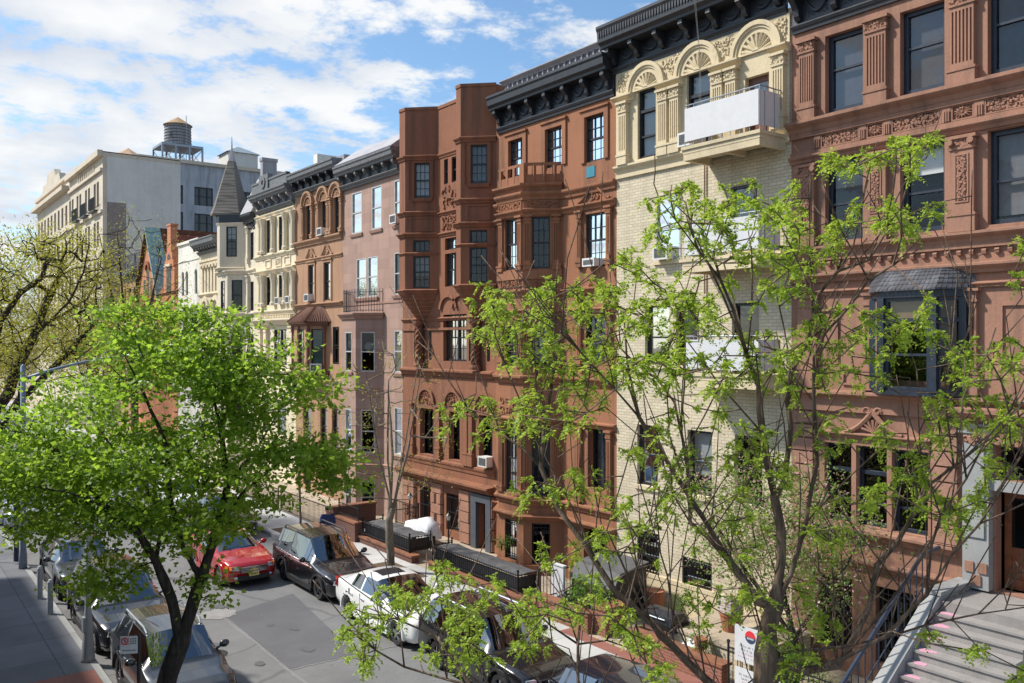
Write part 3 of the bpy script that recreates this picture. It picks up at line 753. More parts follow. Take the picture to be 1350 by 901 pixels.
def balcony(zf, y0, y1, p, zp0, zp1, lab):
    b = MB(); b.box(FAC, y0, y1, 0, p, zf-.14, zf-.03); b.box(FAC, y0-.03, y1+.03, -.0, p+.04, zf-.03, zf+.06)
    b.box(FAC, y0+.02, y1-.02, p-.12, p-.01, zf-.32, zf-.14); b.box(FAC, y0, y0+.12, .01, p-.12, zf-.32, zf-.14); b.box(FAC, y1-.12, y1, .01, p-.12, zf-.32, zf-.14)
    b.box(FAC, (y0+y1)/2-.05, (y0+y1)/2+.05, .01, p-.12, zf-.28, zf-.14)
    o = H.part('balcony', b, YEL, label=lab)
    r = MB(); zr = zp1+.09
    r.tube([FAC(y1-.04, .02, zr), FAC(y1-.04, p-.05, zr), FAC(y0+.04, p-.05, zr), FAC(y0+.04, .02, zr)], .018, 6)
    n = 8
    for k in range(n+1):
        u = y0+.04+(y1-y0-.08)*k/n; r.tube([FAC(u, p-.05, zf+.05), FAC(u, p-.05, zr)], .012, 5)
    for k in range(3): r.tube([FAC(y0+.04, .05+k*.4, zf+.05), FAC(y0+.04, .05+k*.4, zr)], .012, 5); r.tube([FAC(y1-.04, .05+k*.4, zf+.05), FAC(y1-.04, .05+k*.4, zr)], .012, 5)
    H.part('railing', r, STEEL, o)
    w = MB(); w.box(FAC, y0+.06, y1-.06, p-.035, p-.02, zp0, zp1); w.box(FAC, y0+.045, y0+.055, .2, p-.03, zp0, zp1); w.box(FAC, y1-.055, y1-.045, .2, p-.03, zp0, zp1)
    H.part('privacy_panel', w, WPAINT, o)
balcony(13.42, 13.45, 16.0, 1.1, 13.62, 14.52, 'top balcony screened with white panels')
balcony(10.35, 13.45, 16.0, 1.1, 10.5, 11.35, 'second balcony screened with white panels')
balcony(7.25, 13.45, 16.0, 1.1, 7.4, 8.2, 'third balcony screened with white panels')
rp = MB(); rp.tube([FAC(15.9, .8, 18.0), FAC(16.05, .35, 16.2), FAC(16.15, .25, 13.9)], .005, 4); rp.tube([FAC(15.85, .8, 18.0), FAC(15.97, .4, 16.0), FAC(16.05, .3, 13.7)], .005, 4)
H.part('roof_rope', rp, paint('rope', (.25, .24, .22), .9))
dp = MB().tube([FAC(16.12, .05, 13.2), FAC(16.12, .05, 9.5)], .025, 6); H.part('downpipe', dp, paint('rusty_pipe', (.2, .12, .07), .8))
H.done()
ac_unit(FAC, 16.62, 13.76, 'white air conditioner in the middle arched window of the cream brick house')
ac_unit(FAC, 17.6, 10.58, 'white air conditioner in the left fourth-storey window of the cream brick house')

# ============ 3: brown house with a three-sided bay
H = House('brownstone_house', 19.73, 26.28, 16.9, 'brown stone house with a full-height three-sided bay and a long black bracketed cornice', 'house', BR3)
f = H.main
kw = dict(fm=SASHB, cols=3, rows=2, fw=.05, rd=0.21)
for a, b in ((24.57, 25.42), (22.37, 23.27), (20.29, 21.21)):
    H.window(f, a, b, 14.2 if a > 21 else 14.05, 15.55, blind=CURT, bl=.9, surround=BR3, sw=.2, sv=.06, **kw)
cp = MB().box(FAC, 20.75, 21.15, -.02, .02, 13.55, 13.9); H.part('blue_panel', cp, paint('teal_panel', (.03, .2, .27), .5))
H.window(f, 20.25, 21.21, 10.58, 12.35, blind=CURT, bl=1, **kw); H.window(f, 20.25, 21.21, 7.5, 9.0, blind=CURT, bl=1, **kw)
H.window(f, 20.2, 21.1, 3.35, 5.4, SASHB, cols=2, rows=1, fw=.06, rd=0.38, pane=GLSD, blind=CURT, bl=1)
H.door(f, 20.2, 21.3, .15, 2.2, paint('grey_gate', (.1, .105, .11), .5), rd=0.45)
bays = []
rr, ff = H.bay(22.4, 25.75, .95, .13, 13.9)
for (z0, z1, kind) in ((10.66, 12.45, 'a'), (7.3, 8.7, 'b'), (2.85, 5.25, 'c'), (.5, 1.9, 'd')):
    k2 = dict(kw); 
    if kind == 'd': k2 = dict(fm=SASHB, fw=.05, rd=0.19, bars=True, pane=GLSD)
    H.window(rr, .42, 1.05, z0, z1, blind=None if kind in 'ad' else CURT, bl=.9, **k2)
    H.window(ff, 23.72, 24.42, z0, z1, blind=None if kind == 'd' else CURT, bl=.9, **k2)
bp = [(19.75, 0), (22.4, 0), (23.35, .95), (24.8, .95), (25.75, 0), (26.26, 0)]
bb = bp[1:5]
m = MB()
for z0, z1, o in ((13.02, 13.32, .16), (12.5, 12.72, .15), (9.72, 9.95, .16), (6.7, 6.98, .2), (5.3, 5.5, .14), (2.5, 2.74, .16), (2.0, 2.18, .2)): m.band(bp, LEDGE(z0, z1, o))
m.band(bb, FLAT(10.3, 10.62, .06)); m.band(bb, FLAT(6.98, 7.26, .05)); m.band(bb, FLAT(2.74, 2.84, .05)); m.band(bp, FLAT(.13, .46, .07))
m.band(bp, LEDGE(9.1, 9.26, .1))
H.part('string_course', m, BR3)
m = MB(); m.band(bb, LEDGE(13.32, 13.6, .22)); m.band([(22.45, .0), (23.36, .9), (24.79, .9), (25.7, 0)], FLAT(14.2, 14.3, .05))
for t in range(4):
    for (u, v) in ((22.6+.25*t, .2+.25*t), (23.5+.4*t, .93)):
        m.box(FAC, u-.06, u+.06, v-.07, v+.03, 13.6, 14.2)
H.part('bay_parapet', m, BR3)
for F, u0, u1, sd in ((rr[0], .12, 1.22, 31), (ff[0], 23.42, 24.74, 32)):
    m = MB(); panel(m, F, u0, u1, 12.74, 13.0, .03, .04); m.scroll(F, u0+.04, u1-.04, 12.72, 13.0, sd, .03, 2.0)
    m.mark().scroll(F, u0+.05, u1-.05, 9.95, 10.27, sd+5, .026, 1.6); m.mark().scroll(F, u0+.05, u1-.05, 5.6, 6.2, sd+6, .025, 1.0)
    H.part('carved_panel', m, BR3)
for z0, z1 in ((10.62, 12.5), (7.26, 9.1), (2.84, 5.3)):
    for F, us in ((rr[0], (.2, 1.2)), (ff[0], (23.52, 24.62))):
        for u in us: pilaster(H, F, u, .22, z0, z1, BR3, .07, 3, .2, .2, capital=False)
    pilaster(H, FAC, 21.45, .18, z0, z1, BR3, .1, 2, .25, .2, seed=5); pilaster(H, FAC, 20.03, .18, z0, z1, BR3, .1, 2, .25, .2, seed=6)
pe = MB(); c = 20.75
for zz in (12.72, 9.5):
    pe.mark()
    for q in (-1, 1):
        pe.tube([FAC(c+q*(.75-.62*t), .06, zz+.04+.5*(t**1.6)) for t in [i/7 for i in range(8)]], [.05, .045, .045, .045, .045, .05, .055, .06], 5)
    pe.scroll(FAC, c-.18, c+.18, zz+.05, zz+.5, 9, .03, 3)
H.part('swan_neck_pediment', pe, BR3)
cornice(H, [(19.8, 0), (26.1, 0)], 15.95, 16.75, 17.25, .6, BLK, 7, 25)
pr = MB(); pr.band([(20.0, -.25), (26.05, -.25)], FLAT(17.25, 17.36, .3)); pr.band([(19.9, -.3), (26.1, -.3)], LEDGE(17.78, 17.95, .3))
pr.box(FAC, 20.0, 26.05, -.45, -.25, 17.36, 17.78)
for k in range(20): pr.arch(FAC, 20.25+k*.295, 17.5, .07, .13, -.26, -.15, 0, math.pi, 8); pr.box(FAC, 20.08+k*.295, 20.13+k*.295, -.26, -.14, 17.36, 17.78)
H.part('pierced_parapet', pr, LEAD)
H.done()
ac_unit(FAC, 20.75, 10.6, 'white air conditioner in the right third-storey window beside the three-sided bay', hgt=.25)

# ============ 4: dark brown house with two angled oriels
H = House('brownstone_house', 26.28, 33.33, 17.9, 'dark brown stone house with two angled oriels rising to blank brick-red parapet blocks', 'house', BR4)
f = H.main
def oriel(yr, p, yl, zb=10.25, zt=17.9):
    rr, ff = H.bay(yr, yl, p, zb, zt)
    L = p/Q
    H.window(rr, L*.25, L*.72, 14.15, 15.62, SASHB, 3, 2, .05, blind=CURT, bl=.9, rd=.2, sill=BR4)
    H.window(rr, L*.25, L*.75, 10.38, 11.72, SASHB, 3, 2, .05, blind=CURT, bl=.6, rd=.2, transom=None)
    H.window(rr, L*.25, L*.75, 11.9, 12.38, SASHB, 3, 1, .05, mid=0, rd=.2)
    q = [(yr, 0), (yr+p, p), (yl-p, p), (yl, 0)]
    m = MB()
    for z0, z1, o in ((15.72, 15.92, .12), (13.4, 13.58, .12), (12.5, 12.68, .14), (11.76, 11.86, .07), (10.14, 10.32, .12)): m.band(q, LEDGE(z0, z1, o))
    m.band(q, FLAT(17.82, 17.94, .03))
    for F, u0, u1 in ((rr[0], L*.15, L*.85),): panel(m, F, u0, u1, 12.74, 13.36, .08, .03); panel(m, F, u0-.04, u0, 14.1, 15.7, .03, .04); panel(m, F, u1, u1+.04, 14.1, 15.7, .03, .04)
    for F in (rr[0], ff[0]):
        pass
    H.part('moulding', m, BR4)
    c = MB(); k = 7; yc = (yr+yl)/2
    for i in range(k):                                   # stepped corbel shrinking to the wall
        t0, t1 = i/k, (i+1)/k; s0, s1 = 1-t0*.82, 1-t1*.82
        A = [(yc+(y-yc)*s0, v*s0) for y, v in q]; B = [(yc+(y-yc)*s1, v*s1) for y, v in q]
        z1_, z0_ = 10.14-1.15*t0, 10.14-1.15*t1
        c.prism(B, z0_, z1_-.05, FAC, A); c.prism(A, z1_-.05, z1_, FAC)
    H.part('corbel', c, BR4)
    tw = MB(); n = 40                                    # twisted column below
    for a0 in range(4):
        tw.tube([FAC(yc+.11*math.cos(a0*1.57+i*.3), .2+.11*math.sin(a0*1.57+i*.3), 7.25+1.6*i/n) for i in range(n+1)], .075, 5)
    tw.lathe(FAC(yc, .2, 7.05), [(.0, 0), (.24, 0), (.24, .1), (.2, .2)], 12); tw.lathe(FAC(yc, .2, 8.82), [(.2, 0), (.26, .1), (.26, .2), (0, .2)], 12)
    H.part('twisted_column', tw, BR4)
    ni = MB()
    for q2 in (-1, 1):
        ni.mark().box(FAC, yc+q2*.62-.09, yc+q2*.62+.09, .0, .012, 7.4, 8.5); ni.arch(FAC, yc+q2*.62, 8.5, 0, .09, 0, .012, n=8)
    H.part('niche_shade', ni, DARK)  # flat plates, the shade of the recesses painted near-black
    return rr
oriel(26.25, .97, 28.5); oriel(30.38, 1.0, 32.85)
for a, b in ((29.62, 29.92), (29.0, 29.35)): H.window(f, a, b, 14.62, 15.64, SASHB, 1, 1, .05, rd=.2)
H.window(f, 28.75, 29.85, 10.4, 11.75, SASHB, 2, 1, .06, double=True, blind=CURT, bl=.7, rd=.25); H.window(f, 28.75, 29.85, 11.9, 12.38, SASHB, 4, 1, .05, mid=0, rd=.25)
H.window(f, 28.25, 29.98, 7.35, 9.25, SASHB, 3, 2, .06, double=True, blind=CURT, bl=1, rd=.3)
for a, b in ((30.75, 31.85), (28.75, 29.55), (26.5, 27.4)): H.window(f, a, b, 3.35, 5.3, SASHB, 2, 1, .06, blind=CURTG if a > 30 else CURT, bl=1, rd=.5)
for a, b in ((30.95, 31.85), (28.8, 29.75)): H.window(f, a, b, .45, 1.95, SASHB, bars=True, rd=.35, blind=CURT, bl=1)
P = [(26.3, 0), (33.31, 0)]
m = MB()
for z0, z1, o in ((15.74, 15.92, .08), (13.35, 13.5, .1), (12.48, 12.64, .1), (9.0, 9.14, .1), (6.72, 7.0, .22), (2.95, 3.25, .1), (2.3, 2.62, .42)): m.band(P, LEDGE(z0, z1, o))
m.band(P, FLAT(8.62, 8.72, .06)); m.band(P, FLAT(17.8, 17.93, .03))
H.part('string_course', m, BR4)
m = MB(); c = 29.1
m.arch(FAC, c+.45, 9.42, .55, .68, 0, .09, .1, math.pi*.95, 12); m.arch(FAC, c-.45, 9.42, .55, .68, 0, .09, .05*math.pi, math.pi-.1, 12)
H.part('ogee_hood', m, BR4)
m = MB()
for c in (31.3, 29.2, 27.0):
    m.mark().arch(FAC, c, 5.55, .55, .7, 0, .1, 0, math.pi, 14); m.scroll(FAC, c-.45, c+.45, 5.5, 6.05, int(c), .035, 2.0)
m.mark().scroll(FAC, 28.6, 30.1, 13.6, 14.5, 77, .04, 1.3); m.mark().scroll(FAC, 28.6, 30.1, 12.75, 13.3, 78, .04, 1.5)
H.part('carved_relief', m, BR4)
for y in (30.25, 28.2, 27.85, 32.4): pilaster(H, FAC, y, .26, 3.25, 5.5, BR4, .12, 0, .25, .5, capital=False)
rq = MB(); g = random.Random(3)                          # rock-faced basement
for k in range(5):
    z0 = .16+k*.42
    for a, b in ((32.1, 33.25), (29.95, 30.85), (27.85, 28.7), (26.32, 26.45)):
        n = 1 if (b-a) < .9 or k % 2 == 0 else 2
        for i in range(n):
            u0, u1 = a+(b-a)*i/n+.015, a+(b-a)*(i+1)/n-.015; dv = g.uniform(.1, .15)
            rq.mark().prism([(u0, 0), (u1, 0), (u1, .05), (u1-.07, dv), (u0+.07, dv), (u0, .05)], z0+.02, z0+.4)
H.part('rusticated_block', rq, RUST)
H.door(f, 26.75, 27.4, .15, 1.95, SASHB, rd=.32, label='dark entrance door set in a grey frame', glassed=False)
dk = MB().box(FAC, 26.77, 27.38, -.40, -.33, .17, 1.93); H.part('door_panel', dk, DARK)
m = MB(); m.box(FAC, 27.4, 27.75, 0, .16, .13, 2.25); m.box(FAC, 26.42, 26.75, 0, .16, .13, 2.25); m.box(FAC, 26.75, 27.4, 0, .16, 1.95, 2.25)
H.part('door_surround', m, paint('grey_metal_surround', (.075, .085, .10), .5, var=.15))
H.done(roofmat=TAR)
ac_unit(FAC, 26.75, 3.38, 'white air conditioner in the parlour window over the grey-framed door')
bw = MB().box(FAC, 32.0, 32.02, 0, .02, 0, .02)
wr = solo('wreath', MB().lathe(FAC(27.08, -.42, 1.45), [(.05, -.02), (.1, -.03), (.13, 0), (.1, .03), (.05, .02)], 14, 'x'), paint('violet', (.10, .03, .55), .6), 'small violet wreath hung on the dark grey-framed entrance door', 'wreath')

# ============ 5: pinkish ashlar house
H = House('townhouse', 33.33, 39.33, 16.6, 'pinkish ashlar townhouse with a flat railed bay and a pale sloping lead roof edge', 'house', PINK)
f = H.main
kw = dict(fm=SASHW, fw=.05, rd=0.13, sill=PNKT)
for a, b in ((37.27, 38.32), (35.29, 36.26), (33.4, 34.1)): H.window(f, a, b, 13.4, 15.4, blind=CURT, bl=1, **kw)
for a, b in ((36.8, 37.83), (35.66, 36.64), (33.4, 34.1)): H.window(f, a, b, 10.25, 12.15, blind=CURT, bl=1, **kw)
for z0, z1 in ((6.75, 8.65), (3.05, 5.2)): H.window(f, 33.4, 34.1, z0, z1, blind=CURT, bl=.5, **kw)
rr, ff = H.bay(35.07, 38.45, .95, .1, 9.3)
kb = dict(fm=SASHW, fw=.05, rd=0.12)
for z0, z1 in ((6.75, 8.6), (3.0, 5.0), (.2, 1.7)):
    H.window(rr, .42, 1.1, z0, z1, pane=GLSD, **kb); H.window(ff, 36.4, 37.1, z0, z1, blind=CURT, bl=.5, **(kb if z0 < 6 else dict(kb, sill=PNKT)))
bp = [(33.35, 0), (35.07, 0), (36.02, .95), (37.5, .95), (38.45, 0), (39.31, 0)]
m = MB(); m.band(bp[1:5], LEDGE(9.2, 9.5, .2)); m.band(bp, FLAT(5.9, 6.0, .02)); m.band(bp, LEDGE(2.35, 2.5, .06)); m.band([(33.35, 0), (39.31, 0)], FLAT(9.9, 10.0, .03))
H.part('string_course', m, PNKT)
r = MB(); pth = [(35.15, .02), (36.02, .85), (37.5, .85), (38.35, .02)]
for z in (9.6, 10.45): r.tube([FAC(u, v, z) for u, v in pth], .015, 5)
for (a, b) in zip(pth, pth[1:]):
    n = 9
    for k in range(n): r.tube([FAC(a[0]+(b[0]-a[0])*k/n, a[1]+(b[1]-a[1])*k/n, 9.5), FAC(a[0]+(b[0]-a[0])*k/n, a[1]+(b[1]-a[1])*k/n, 10.6)], .011, 4)
H.part('bay_railing', r, IRON)
cornice(H, [(33.4, 0), (39.3, 0)], 15.65, 16.3, 16.75, .6, GRYT, 7, 45, relief=False, archit=.2)
m = MB().extrude(FAC, [(.5, 16.8), (.52, 16.84), (-.7, 17.75), (-1.0, 17.78), (-1.0, 16.7)], 33.45, 39.25); H.part('lead_roof_slope', m, LEAD)
H.done()
ac_unit(FAC, 33.72, 13.42, 'white air conditioner in the top right window of the pinkish house')
lampw = solo('paper_lantern', MB().ball(rr[0](.78, -.3, 7.9), .24, 14, 9), BLIND, 'round white paper lantern behind the bay window of the pinkish house', 'lantern')

# ============ 6: tan-brown house with three arched windows
H = House('townhouse', 39.33, 45.2, 16.9, 'tan-brown townhouse with three arched top windows and a hooded dark oriel', 'house', BR6)
f = H.main
for i, (a, b) in enumerate(((43.08, 43.85), (41.09, 41.9), (39.6, 40.35))):
    H.window(f, a, b, 13.65, 15.5, SASHB, fw=.06, rd=0.22, blind=CURT, bl=1)
    m = MB(); c = (a+b)/2
    for ra, rb, v in ((.42, .55, .1), (.55, .62, .15), (.62, .74, .19)): m.arch(FAC, c, 15.5, ra, rb, 0, v, n=16)
    m.scroll(FAC, c-.3, c+.3, 15.52, 15.8, 20+i, .03, 2); m.box(FAC, c-.4, c+.4, 0, .05, 15.46, 15.53)
    H.part('arched_hood', m, BR6)
    for q in (-1, 1): pilaster(H, FAC, c+q*.6, .2, 13.65, 15.45, BR6, .14, 2, .3, .2, seed=i)
m = MB(); P = [(39.35, 0), (45.18, 0)]
for z0, z1, o in ((13.3, 13.62, .2), (12.42, 12.6, .1), (9.98, 10.18, .18), (6.0, 6.2, .15), (2.35, 2.6, .15)): m.band(P, LEDGE(z0, z1, o))
H.part('string_course', m, BR6)
for a, b in ((42.72, 43.47), (40.7, 41.5)):
    H.window(f, a, b, 10.28, 12.25, SASHB, fw=.06, rd=0.17, blind=CURT, bl=1, surround=BR6, sw=.14)
    c = (a+b)/2; pe = MB()
    for q in (-1, 1): pe.tube([FAC(c+q*(.65-.5*t), .06, 12.66+.45*(t**1.7)) for t in [i/6 for i in range(7)]], .045, 5)
    pe.scroll(FAC, c-.16, c+.16, 12.65, 13.1, int(a), .035, 3); H.part('pediment', pe, BR6)
H.window(f, 39.75, 40.5, 7.0, 8.9, SASHB, fw=.06, rd=0.14, blind=CURTG, bl=1)
for a, b in ((43.2, 44.2), (41.2, 42.0), (39.8, 40.6)): H.window(f, a, b, 2.7, 4.75, SASHB, rd=0.22, pane=GLSD)
for a, b in ((43.2, 44.2), (40.0, 41.0)): H.window(f, a, b, .4, 1.8, SASHB, rd=0.22, pane=GLSD, bars=True)
rr, ff = H.bay(40.95, 44.5, .8, 6.35, 9.0)
H.window(rr, .3, .95, 6.8, 8.8, SASHB, fw=.05, blind=CURTG, bl=1, rd=0.11); H.window(ff, 42.3, 43.1, 6.8, 8.8, SASHB, fw=.05, blind=CURTG, bl=1, rd=0.11)
bp = [(40.95, 0), (41.75, .8), (43.7, .8), (44.5, 0)]
m = MB(); m.band(bp, LEDGE(6.35, 6.6, .12)); m.band(bp, LEDGE(8.95, 9.15, .22))
for u, v in ((41.75, .8), (43.7, .8), (42.9, .8), (41.1, .18)): m.lathe(FAC(u, v, 6.6), [(.0, 0), (.12, 0), (.09, .1), (.08, 2.0), (.13, 2.2), (.13, 2.35), (0, 2.35)], 8)
H.part('oriel_frame', m, BR6d)
m = MB(); A = [(40.7, 0), (41.6, 1.05), (43.85, 1.05), (44.75, 0)]; B = [(41.6, 0), (42.1, .2), (43.3, .2), (43.8, 0)]
m.prism(A, 9.15, 9.95, FAC, B)
for i in range(3):
    n = 12
    for k in range(n+1):
        t = k/n; a = tuple(A[i][c]+(A[i+1][c]-A[i][c])*t for c in (0, 1)); b = tuple(B[i][c]+(B[i+1][c]-B[i][c])*t for c in (0, 1))
        m.tube([FAC(a[0], a[1], 9.17), FAC(b[0], b[1], 9.95)], .035 if 0 < k < n else .07, 5)
H.part('oriel_hood', m, BR6d)
cornice(H, [(39.4, 0), (45.1, 0)], 16.15, 16.85, 17.3, .6, GRYT, 7, 35, bracket_mat=BLK, relief=False, archit=.2)
pr = MB().wbox(D+.1, D+.5, 39.4, 45.1, 16.8, 17.55); H.part('parapet', pr, LEAD)
wb = MB().wbox(20.0, 26.0, 44.6, 45.1, 16.8, 18.6); H.part('party_parapet', wb, WHT)
H.done()
ac_unit(FAC, 41.5, 13.66, 'white air conditioner in the middle arched window of the tan-brown townhouse')
ac_unit(FAC, 43.15, 10.3, 'white air conditioner in the left third-storey window below the arched windows')
ac_unit(rr[0], .62, 6.62, 'pale air conditioner in the angled side of the hooded dark oriel')

# ============ 7: cream house with rows of columns
H = House('townhouse', 45.2, 51.4, 16.9, 'cream stone townhouse with rows of small columns between its windows and a grey parapet', 'house', CRM)
f = H.main
rows = ((13.4, 15.35), (10.3, 11.98))
for z0, z1 in rows:
    for a, b in ((48.75, 49.6), (46.9, 47.7), (45.45, 46.0)):
        H.window(f, a, b, z0, z1, SASHB, fw=.05, rd=0.17, blind=CURT, bl=1)
    for y in (50.3, 49.85, 48.25, 46.45, 45.3):
        m = MB(); m.lathe(FAC(y, .12, z0-.05), [(0, 0), (.2, 0), (.2, .15), (.15, .22), (.14, z1-z0-.35), (.19, z1-z0-.1), (.24, z1-z0+.08), (.24, z1-z0+.14), (0, z1-z0+.14)], 10); H.part('column', m, CRM)
H.window(f, 46.5, 48.4, 6.8, 8.85, SASHB, cols=2, fw=.06, double=True, rd=0.17, blind=CURT, bl=1)
for y in (50.3, 49.4, 45.5): pilaster(H, FAC, y, .4, 6.6, 9.0, CRM, .2, 0, .3, .3, capital=False)
for a, b in ((49.3, 50.2), (46.6, 47.9)): H.window(f, a, b, 2.8, 4.8, SASHB, rd=0.15, pane=GLSD)
P = [(45.22, 0), (51.38, 0)]; m = MB()
for z0, z1, o in ((15.5, 15.72, .12), (13.05, 13.3, .16), (12.15, 12.4, .2), (9.7, 10.0, .18), (9.1, 9.5, .35), (6.2, 6.5, .2), (2.4, 2.6, .15)): m.band(P, LEDGE(z0, z1, o))
dn = MB()
for k in range(20): dn.mark().box(FAC, 45.6+k*.25, 45.72+k*.25, .0, .2, 9.52, 9.66)
H.part('dentil', dn, CRM)
for a in (45.9, 47.2, 48.8): panel(m, FAC, a, a+.9, 12.5, 13.0, .07, .05)
m.mark().scroll(FAC, 47.3, 48.0, 12.52, 12.98, 3, .03, 2)
H.part('string_course', m, CRM)
cornice(H, [(45.25, 0), (50.9, 0)], 15.8, 16.5, 16.9, .7, GRYT, 6, 55, bracket_mat=LEAD, relief=False, archit=.2)
m = MB(); m.box(FAC, 45.3, 50.7, .3, .5, 16.9, 17.5); m.box(FAC, 47.9, 49.3, .28, .58, 16.9, 17.85); m.arch(FAC, 48.6, 17.4, .15, .35, .5, .64, 0, 2*math.pi, 16); m.band([(45.3, .3), (50.7, .3)], FLAT(17.45, 17.56, .24))
H.part('parapet', m, GRYT)
H.done()
ac_unit(FAC, 47.25, 10.3, 'white air conditioner in the middle lower window of the columned cream townhouse')
ac_unit(FAC, 45.75, 10.3, 'white air conditioner in the right lower window of the columned cream townhouse')

# ============ 8: cream house with a corner turret and slated spire
H = House('townhouse', 51.4, 57.5, 16.0, 'pale cream townhouse with a slated spire over its angled turret and a mansard roof', 'house', CRM8)
f = H.main
for z0, z1 in ((13.2, 14.9), (10.05, 11.85), (6.8, 8.6)):
    H.window(f, 51.7, 52.3, z0, z1, SASHB, fw=.05, rd=0.17, blind=CURT, bl=.5)
    pilaster(H, FAC, 52.55, .26, z0-.2, z1+.4, CRM8, .14, 0, .4, .3, seed=4)
rr, ff = H.bay(53.2, 56.1, 1.2, 12.7, 16.0, cap=True)
H.window(rr, .55, 1.25, 13.5, 15.4, SASHB, 2, 2, .06, rd=0.11, blind=CURT, bl=.4)
rr2, ff2 = H.bay(52.75, 56.5, .95, .2, 12.55)
for z0, z1 in ((10.1, 12.0), (6.8, 8.7), (3, 5)):
    H.window(rr2, .35, 1.05, z0, z1, SASHB, fw=.06, rd=0.11, pane=GLSD); H.window(ff2, 54.2, 54.9, z0, z1, SASHB, fw=.06, rd=0.11, pane=GLSD)
q1 = [(53.2, 0), (54.4, 1.2), (54.9, 1.2), (56.1, 0)]; q2 = [(52.75, 0), (53.7, .95), (55.55, .95), (56.5, 0)]
m = MB(); m.band(q1, LEDGE(12.62, 12.82, .14)); m.band(q2, LEDGE(12.35, 12.62, .18)); m.band(q2, LEDGE(9.7, 9.95, .14)); m.band(q2, LEDGE(6.2, 6.45, .14)); m.band(q1, LEDGE(15.5, 15.65, .08))
m.band([(51.42, 0), (52.75, 0)], LEDGE(12.35, 12.62, .16)); m.band([(51.42, 0), (52.75, 0)], LEDGE(9.7, 9.95, .14)); panel(m, rr2[0], .3, 1.1, 8.85, 9.55, .08, .04)
H.part('string_course', m, CRM8)
m = MB(); m.band(q1, FLAT(15.65, 16.15, .06)); m.band([(51.42, 0), (53.2, 0)], LEDGE(15.5, 16.1, .35)); m.scroll(FAC, 51.5, 53.0, 15.1, 15.5, 8, .04, 1)
H.part('eaves_band', m, BLK)
sp = MB(); c = (54.75, .3); R0 = 1.28
base = [(c[0]-R0, c[1]-.0), (c[0]-.1, c[1]+R0), (c[0]+.35, c[1]+R0), (c[0]+R0, c[1]), (c[0], c[1]-R0)]
md = [(c[0]+(u-c[0])*.2, c[1]+(v-c[1])*.2) for u, v in base]
sp.prism(base, 16.15, 16.25, FAC); b2 = [(c[0]+(u-c[0])*.86, c[1]+(v-c[1])*.86) for u, v in base]
sp.prism(base, 16.25, 16.7, FAC, b2); sp.prism(b2, 16.7, 19.7, FAC, md); t = MB()
spo = H.part('spire', sp, SLATE)
t.prism([(c[0]+(u-c[0])*1.1, c[1]+(v-c[1])*1.1) for u, v in md], 19.55, 20.6, FAC, [(c[0]+(u-c[0])*.02, c[1]+(v-c[1])*.02) for u, v in base]); t.tube([FAC(c[0]+.02, c[1], 20.5), FAC(c[0]+.02, c[1], 21.3)], [.05, .015], 6)
H.part('finial', t, LEAD, spo)
m = MB().extrude(FAC, [(.25, 16.0), (.27, 16.1), (-.9, 18.5), (-4, 18.6), (-4, 16.0)], 51.45, 53.4); H.part('mansard_roof', m, LEAD)
ch = MB().wbox(D+.3, D+1.2, 51.0, 51.38, 16.0, 19.2); ch.wbox(D+.25, D+1.25, 50.95, 51.43, 19.2, 19.4); H.part('chimney', ch, LEAD)
H.done()

# ============ 9: cream Romanesque house
H = House('townhouse', 57.5, 62.5, 15.2, 'cream Romanesque townhouse with a row of six narrow arched windows under a dark cornice', 'house', CRM)
f = H.main
for k in range(6):
    c = 58.2+k*.68; H.window(f, c-.17, c+.17, 11.6, 13.3, SASHB, fw=.04, rd=.3, mid=.5)
    m = MB().arch(FAC, c, 13.3, .2, .33, 0, .14, n=10); m.arch(FAC, c, 13.3, 0, .19, 0, .02, n=8); H.part('arched_hood', m, CRM)
H.window(f, 58.3, 59.1, 9.0, 10.4, SASHB, fw=.05, rd=.3); H.window(f, 60.6, 61.4, 9.0, 10.6, SASHB, fw=.05, rd=.3)
m = MB()
for c in (58.7, 61.0): m.arch(FAC, c, 10.5, .5, .8, 0, .15, n=14)
P = [(57.52, 0), (62.48, 0)]; m.band(P, LEDGE(11.3, 11.5, .15)); m.band(P, LEDGE(8.2, 8.4, .15)); m.band(P, FLAT(13.75, 13.85, .08))
H.part('arcade_moulding', m, CRM)
for a in (58.2, 60.6): H.window(f, a, a+.9, 6, 7.8, SASHB, fw=.05, rd=.3)
cornice(H, [(57.6, 0), (62.6, 0)], 14.3, 14.75, 15.3, .7, GRYT, 9, 65, relief=False, archit=.15)
m = MB(); y = 58.6
m.arch(FAC, y, 15.2, .0, 1.3, -1.5, -.4, 0, math.pi, 16); H.part('round_dormer', m, stone('rust_copper', (.25, .10, .06)))
H.done()

# ============ 10: white house
H = House('townhouse', 62.5, 67.7, 15.45, 'plain white-painted townhouse with three pointed-arch windows beside the orange gabled house', 'house', WHT)
f = H.main
for c in (66.5, 65.5, 63.3):
    H.window(f, c-.3, c+.3, 11.6, 13.1, SASHB, fw=.05, rd=.25); m = MB().arch(FAC, c, 13.1, 0, .3, .0, .015, n=10); H.part('arched_head', m, SASHB)
H.window(f, 65.2, 66.6, 8.6, 10.75, SASHB, fw=.06, double=True, rd=.25); H.window(f, 63.0, 63.8, 8.6, 10.75, SASHB, fw=.06, rd=.25)
for a in (63, 65.4): H.window(f, a, a+1, 5.2, 7.2, SASHB, fw=.06, rd=.25)
m = MB(); P = [(62.52, 0), (67.68, 0)]; m.band(P, FLAT(15.4, 15.6, .12)); m.band(P, FLAT(14.1, 14.16, .05)); H.part('string_course', m, WHT)
H.done()

